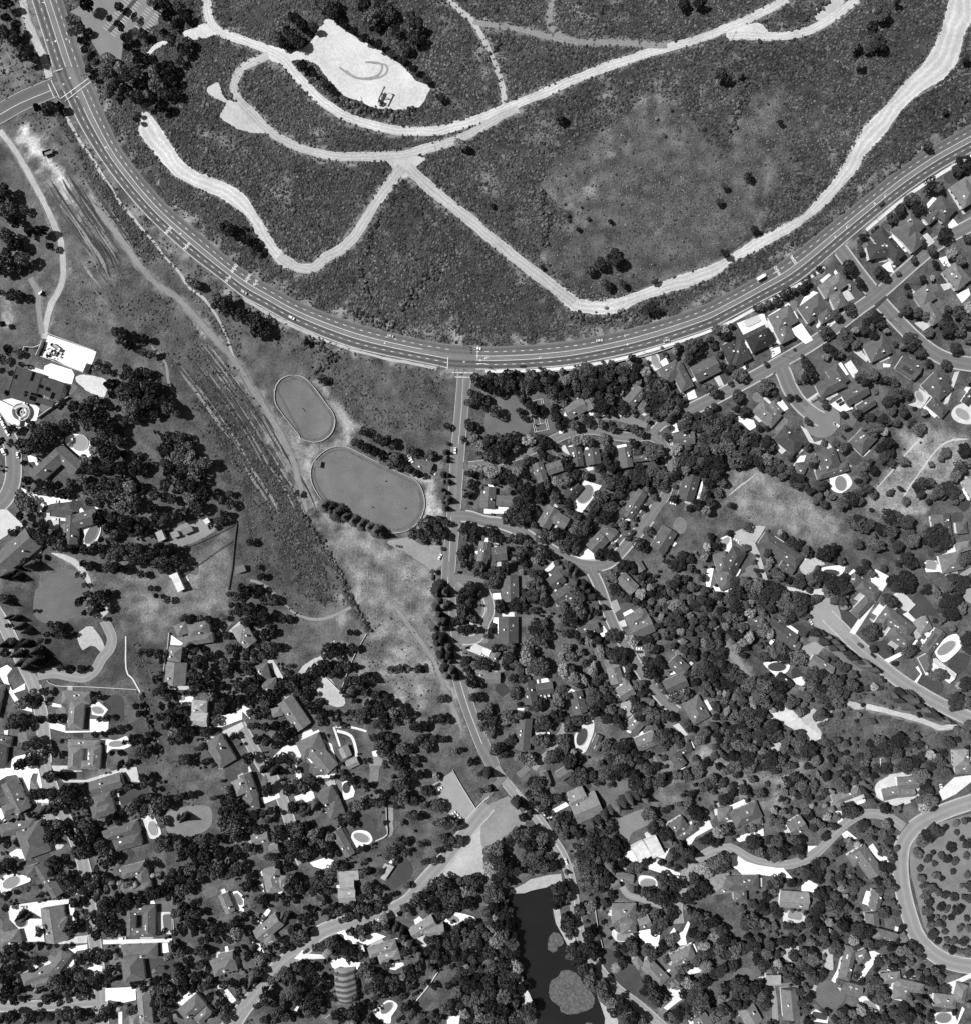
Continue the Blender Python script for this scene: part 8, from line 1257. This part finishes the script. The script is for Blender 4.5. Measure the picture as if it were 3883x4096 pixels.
# round stair turret in the mansion forecourt
p = P("a2", 180, 1208); e = empty("round_ramp_turret", p, "round white walled stair turret in the mansion's forecourt", "turret")
def ringwall(r, t, h, z=.3, a0=0, a1=math.tau, n=40):
    mb = MB(); v = []; cl = a1 - a0 > 6.2
    for k in range(n + 1):
        a = a0 + (a1 - a0) * k / n
        for rr, zz in ((r, z - .4), (r, z + h), (r + t, z + h), (r + t, z - .4)): v.append((rr * math.cos(a), rr * math.sin(a), zz))
    return mb.add(v, [(4 * k + j, 4 * k + (j + 1) % 4, 4 * k + 4 + (j + 1) % 4, 4 * k + 4 + j) for k in range(n) for j in range(4)])
part(e, "outer_wall", ringwall(6.2, .45, 2.4), CONC); part(e, "inner_wall", ringwall(3.6, .35, 1.8), CONC); part(e, "court_floor", ringwall(.5, 3.0, .0, .32), DARKM); part(e, "well", ringwall(.9, .3, 1.0), CONC)
for k in range(16):
    a = math.radians(50 + k * 7); part(e, "step", MB().box((5.0 * math.cos(a), 5.0 * math.sin(a), .5 + k * .06), (2.2, .48, .5 + k * .12), a), CONC)
part(e, "bridge", MB().box((-1.0, -7.6, 1.5), (1.3, 7.0, 2.4), -.15), CONC)
# fumigation tent: striped tarpaulin over a house, one panel per stripe
c = P("b4", 800, 1705, 4); e = empty("striped_tent", (c.x, c.y, float(H(c.x, c.y))), "striped fumigation tent draped over a whole house among trees", "tent", rz=math.radians(6))
def tentz(x, y): return max(0.0, 5.6 - max(0, abs(x) - 1.5) * .38 - max(0, abs(y) - 8) * .5) if abs(x) < 9.0 and abs(y) < 13.4 else 0
for k in range(13):
    v = []; y0, y1 = -13.5 + k * 27 / 13, -13.5 + (k + 1) * 27 / 13
    for y in np.linspace(y0, y1, 3):
        for x in np.linspace(-9.2, 9.2, 15): sag = .25 * math.sin(x * 1.9 + y) * math.cos(y * 1.3); xx = x * (1 - .10 * abs(y) / 13); v.append((xx, y, tentz(x, y) + sag * .8 + .2))
    for x in (-9.2, 9.2): pass
    f = [(r * 15 + q, r * 15 + q + 1, r * 15 + q + 16, r * 15 + q + 15) for r in range(2) for q in range(14)]; b = len(v)
    for r in range(3):
        for q in (0, 14): x, y, z = v[r * 15 + q]; v.append((x * 1.03, y, -.3))
    for r in range(2): f += [(r * 15, r * 15 + 15, b + 2 * r + 2, b + 2 * r), (r * 15 + 14, b + 2 * r + 1, b + 2 * r + 3, r * 15 + 29)]
    if k in (0, 12):
        rr = 0 if k == 0 else 2; b2 = len(v); v += [(v[rr * 15 + q][0], v[rr * 15 + q][1] * 1.02, -.3) for q in range(15)]; f += [(rr * 15 + q, rr * 15 + q + 1, b2 + q + 1, b2 + q) for q in range(14)]
    obj("tarpaulin_panel", meshdata("tarpaulin_panel", v, f, WALL, smooth=True), e, .05 if k % 2 else .16)
# site machines and trucks
def dozer(t, x, y, a, label, s=1.0):
    p = P(t, x, y); e = empty("bulldozer", (p.x, p.y, p.z + .2), label, "bulldozer", None, math.radians(a), (s, s, s))
    for sy in (-1, 1): part(e, "track", prism(MB(), [(-1.7, 0), (-2.0, .45), (-1.7, .9), (1.7, .9), (2.0, .45), (1.7, 0)], .5), DARKM).location.y = sy * .95
    part(e, "body", MB().box((.5, 0, 1.25), (2.6, 1.3, 1.0), 0, .9), CARP, .08); part(e, "cab", MB().box((-.9, 0, 1.8), (1.3, 1.4, 1.6), 0, .9), GLASS); part(e, "cab_roof", MB().box((-.9, 0, 2.65), (1.6, 1.6, .12)), WHITE)
    part(e, "blade", MB().box((2.6, 0, .7), (.25, 3.2, 1.2)), STEEL)
    for sy in (-1, 1): part(e, "blade_arm", MB().tube([(0, sy * 1.3, .5), (2.5, sy * 1.3, .6)], .12, 5), DARKM)
dozer("a2", 330, 290, 70, "dark tracked bulldozer on the dirt spur at the left"); dozer("a2", 420, 745, -30, "bulldozer among rubble on the building pad, upper one", 1.2); dozer("a2", 380, 765, 20, "bulldozer among rubble on the building pad, lower one", 1.1)
def lorry(t, x, y, a, label, tn, bodyw=2.5):
    p = P(t, x, y); e = empty("dump_truck", (p.x, p.y, p.z + .35), label, "truck", None, -math.radians(a)); part(e, "chassis", MB().box((0, 0, .75), (8, 1.0, .3)), DARKM)
    part(e, "cab", MB().add(frustum(2.4, 2.5, 3.6, 4.1, .6, 2.6, 1.2, 1.05), FQ), CARP, tn); part(e, "windscreen", MB().box((3.75, 0, 2.0), (.5, 1.9, .6)), GLASS)
    part(e, "bed_floor", MB().box((-1.2, 0, 1.1), (6.4, bodyw, .15)), DARKM)
    for sy in (-1, 1): part(e, "bed_side", MB().box((-1.2, sy * bodyw / 2, 1.7), (6.4, .12, 1.2)), CARP, tn)
    part(e, "tailgate", MB().box((-4.4, 0, 1.7), (.12, bodyw, 1.2)), CARP, tn)
    for sx in (-3, -1.9, 2.9):
        for sy in (-1, 1): o = obj("wheel", WHEEL, e); o.location = (sx, sy * 1.0, .42); o.scale = (1.5, 1.5, 1.5)
lorry("a1", 393, 1187, -18, "black dump truck parked on the pale dirt at the upper left", .012, 3.4); lorry("a2", 450, 712, 35, "pale flatbed truck on the white building pad", .3)
# rubble on the pad
r = random.Random(4)
for k in range(26):
    p = P("a2", r.uniform(345, 490), r.uniform(715, 800)); s = r.uniform(.4, 1.3); a = obj("rubble_block", MB().box((0, 0, .3), (s * 1.6, s, .8), r.uniform(0, 3), .7).me("rubble_block", mat("rubble", .12, mode="obj")), None, r.choice((.02, .05, .3))); a.location = (p.x, p.y, p.z + .3); tag(a, "block in the dark rubble heap on the building pad", "rubble", "rubble heap on the building pad")
# ring shelter, jump stands, pergola-like shade roof
p = P("b2", 580, 1605, 2.6); e = empty("shade_shelter", (p.x, p.y, float(H(p.x, p.y))), "flat-roofed shade shelter on the left rim of the big riding ring", "shelter", None, math.radians(-12)); part(e, "roof", MB().box((0, 0, 2.75), (5.2, 4.6, .18)), ROOF, .11)
for sx in (-1, 1):
    for sy in (-1, 1): part(e, "post", MB().box((sx * 2.3, sy * 2.0, 1.3), (.18, .18, 2.9)), BARK)
for t, x, y, l in (("b2", 1108, 1740, "dark jump barrel in the big ring nearest the stable"), ("b2", 1005, 1940, "dark jump barrel at the lower middle of the big ring"), ("b2", 1257, 1950, "dark jump barrel at the lower right of the big ring"), ("b2", 475, 1187, "dark jump pole lying in the small ring")):
    p = P(t, x, y); pole = "pole" in l; mb = MB().tube([(0, 0, .15), (.0, 0, .5), (0, 0, .95)], [.5, .55, .5], 10) if not pole else MB().tube([(-1.2, 1.2, .35), (0, 0, .35), (1.0, -1.5, .35)], .22, 6)
    o = obj("jump_pole" if pole else "jump_barrel", mb.me("jump", DARKM)); o.location = (p.x, p.y, p.z + .1); tag(o, l, "jump")
# painted field lines, tennis and sports court lines, parking bays
field = bpy.data.objects["ground"]; cnt = {k: o for o in bpy.data.objects for k in ("tennis_court", "sports_court") if o.name == k}
FL = mat("chalk_line", .22, var=.3)
for a, b in (((708, 120), (680, 190)), ((752, 150), (712, 285)), ((826, 200), (798, 435)), ((885, 230), (850, 550)), ((975, 285), (960, 820)), ((1045, 300), (1038, 840)), ((1135, 340), (1133, 910)), ((1208, 390), (1208, 900)), ((1303, 395), (1300, 930)), ((1368, 430), (1368, 930)), ((885, 230), (1010, 275)), ((1045, 305), (1150, 345)), ((752, 150), (825, 190)), ((1225, 380), (1303, 400))):
    bar("chalk_line", P("b3", *a), P("b3", *b), .22, .13, field, FL)
tc = bpy.data.objects["tennis_court"]
Q = [P("c2", *q).to_2d() for q in ((327, 1127), (437, 1103), (487, 1338), (377, 1362))]
def lerp2(u, v): return Q[0].lerp(Q[1], u).lerp(Q[3].lerp(Q[2], u), v)
for a, b in (((0, 0), (1, 0)), ((0, 1), (1, 1)), ((0, 0), (0, 1)), ((1, 0), (1, 1)), ((.125, 0), (.125, 1)), ((.875, 0), (.875, 1)), ((.125, .23), (.875, .23)), ((.125, .77), (.875, .77)), ((.5, .23), (.5, .77))): bar("court_line", lerp2(*a).to_3d(), lerp2(*b).to_3d(), .22, .42, tc)
e = empty("tennis_net", (lerp2(.5, .5).x, lerp2(.5, .5).y, float(H(*lerp2(.5, .5))) + .3), "dark net across the tennis court", "net"); d = Q[1] - Q[0]; ang = math.atan2(d.y, d.x); part(e, "net", MB().box((0, 0, .5), (12.4, .05, .9), ang), DARKM)
for sg in (-1, 1): part(e, "net_post", MB().box((sg * 6.3 * math.cos(ang), sg * 6.3 * math.sin(ang), .5), (.12, .12, 1.1)), STEEL)
lot = bpy.data.objects["parking_lot"]
for x0, y0, x1, y1, nb in ((1040, 0, 850, 250, 13), (1210, 60, 1090, 230, 9)):
    a, b = Vector((x0, y0)), Vector((x1, y1)); dv = (b - a) / nb; nn = Vector((-dv.y, dv.x)).normalized()
    for k in range(nb + 1):
        q = a + dv * k
        for sg in (-1, 1): s_, t_ = q + nn * sg * 14, q + nn * sg * 62; bar("bay_line", P("a1", *s_), P("a1", *t_), .2, .32, lot)
isl = path("a1 1065,0 860,250 835,240 1040,-10"); tag(drape("planter_island", [v.to_2d()[:] for v in isl], surf("lawn"), .42), "narrow planted island in the striped parking lot", None, None, "structure")

# tyre tracks on the well pad
for k, s in enumerate(("b1 750,520 850,590 950,605 1050,580 1080,520 1060,490 950,480", "b1 800,545 880,600 970,612 1080,590 1120,545 1100,500 1000,485")):
    cc = cr(path(s), 1.5); lo, hi = sides(cc, 1.3, .1, k); tag(strip("tyre_track", lo, hi, mat("tyre_track", .2, var=.3, scale=.3, fine=1), .14 + k * .006), "dark curved tyre track on the well pad", None, None, "structure")
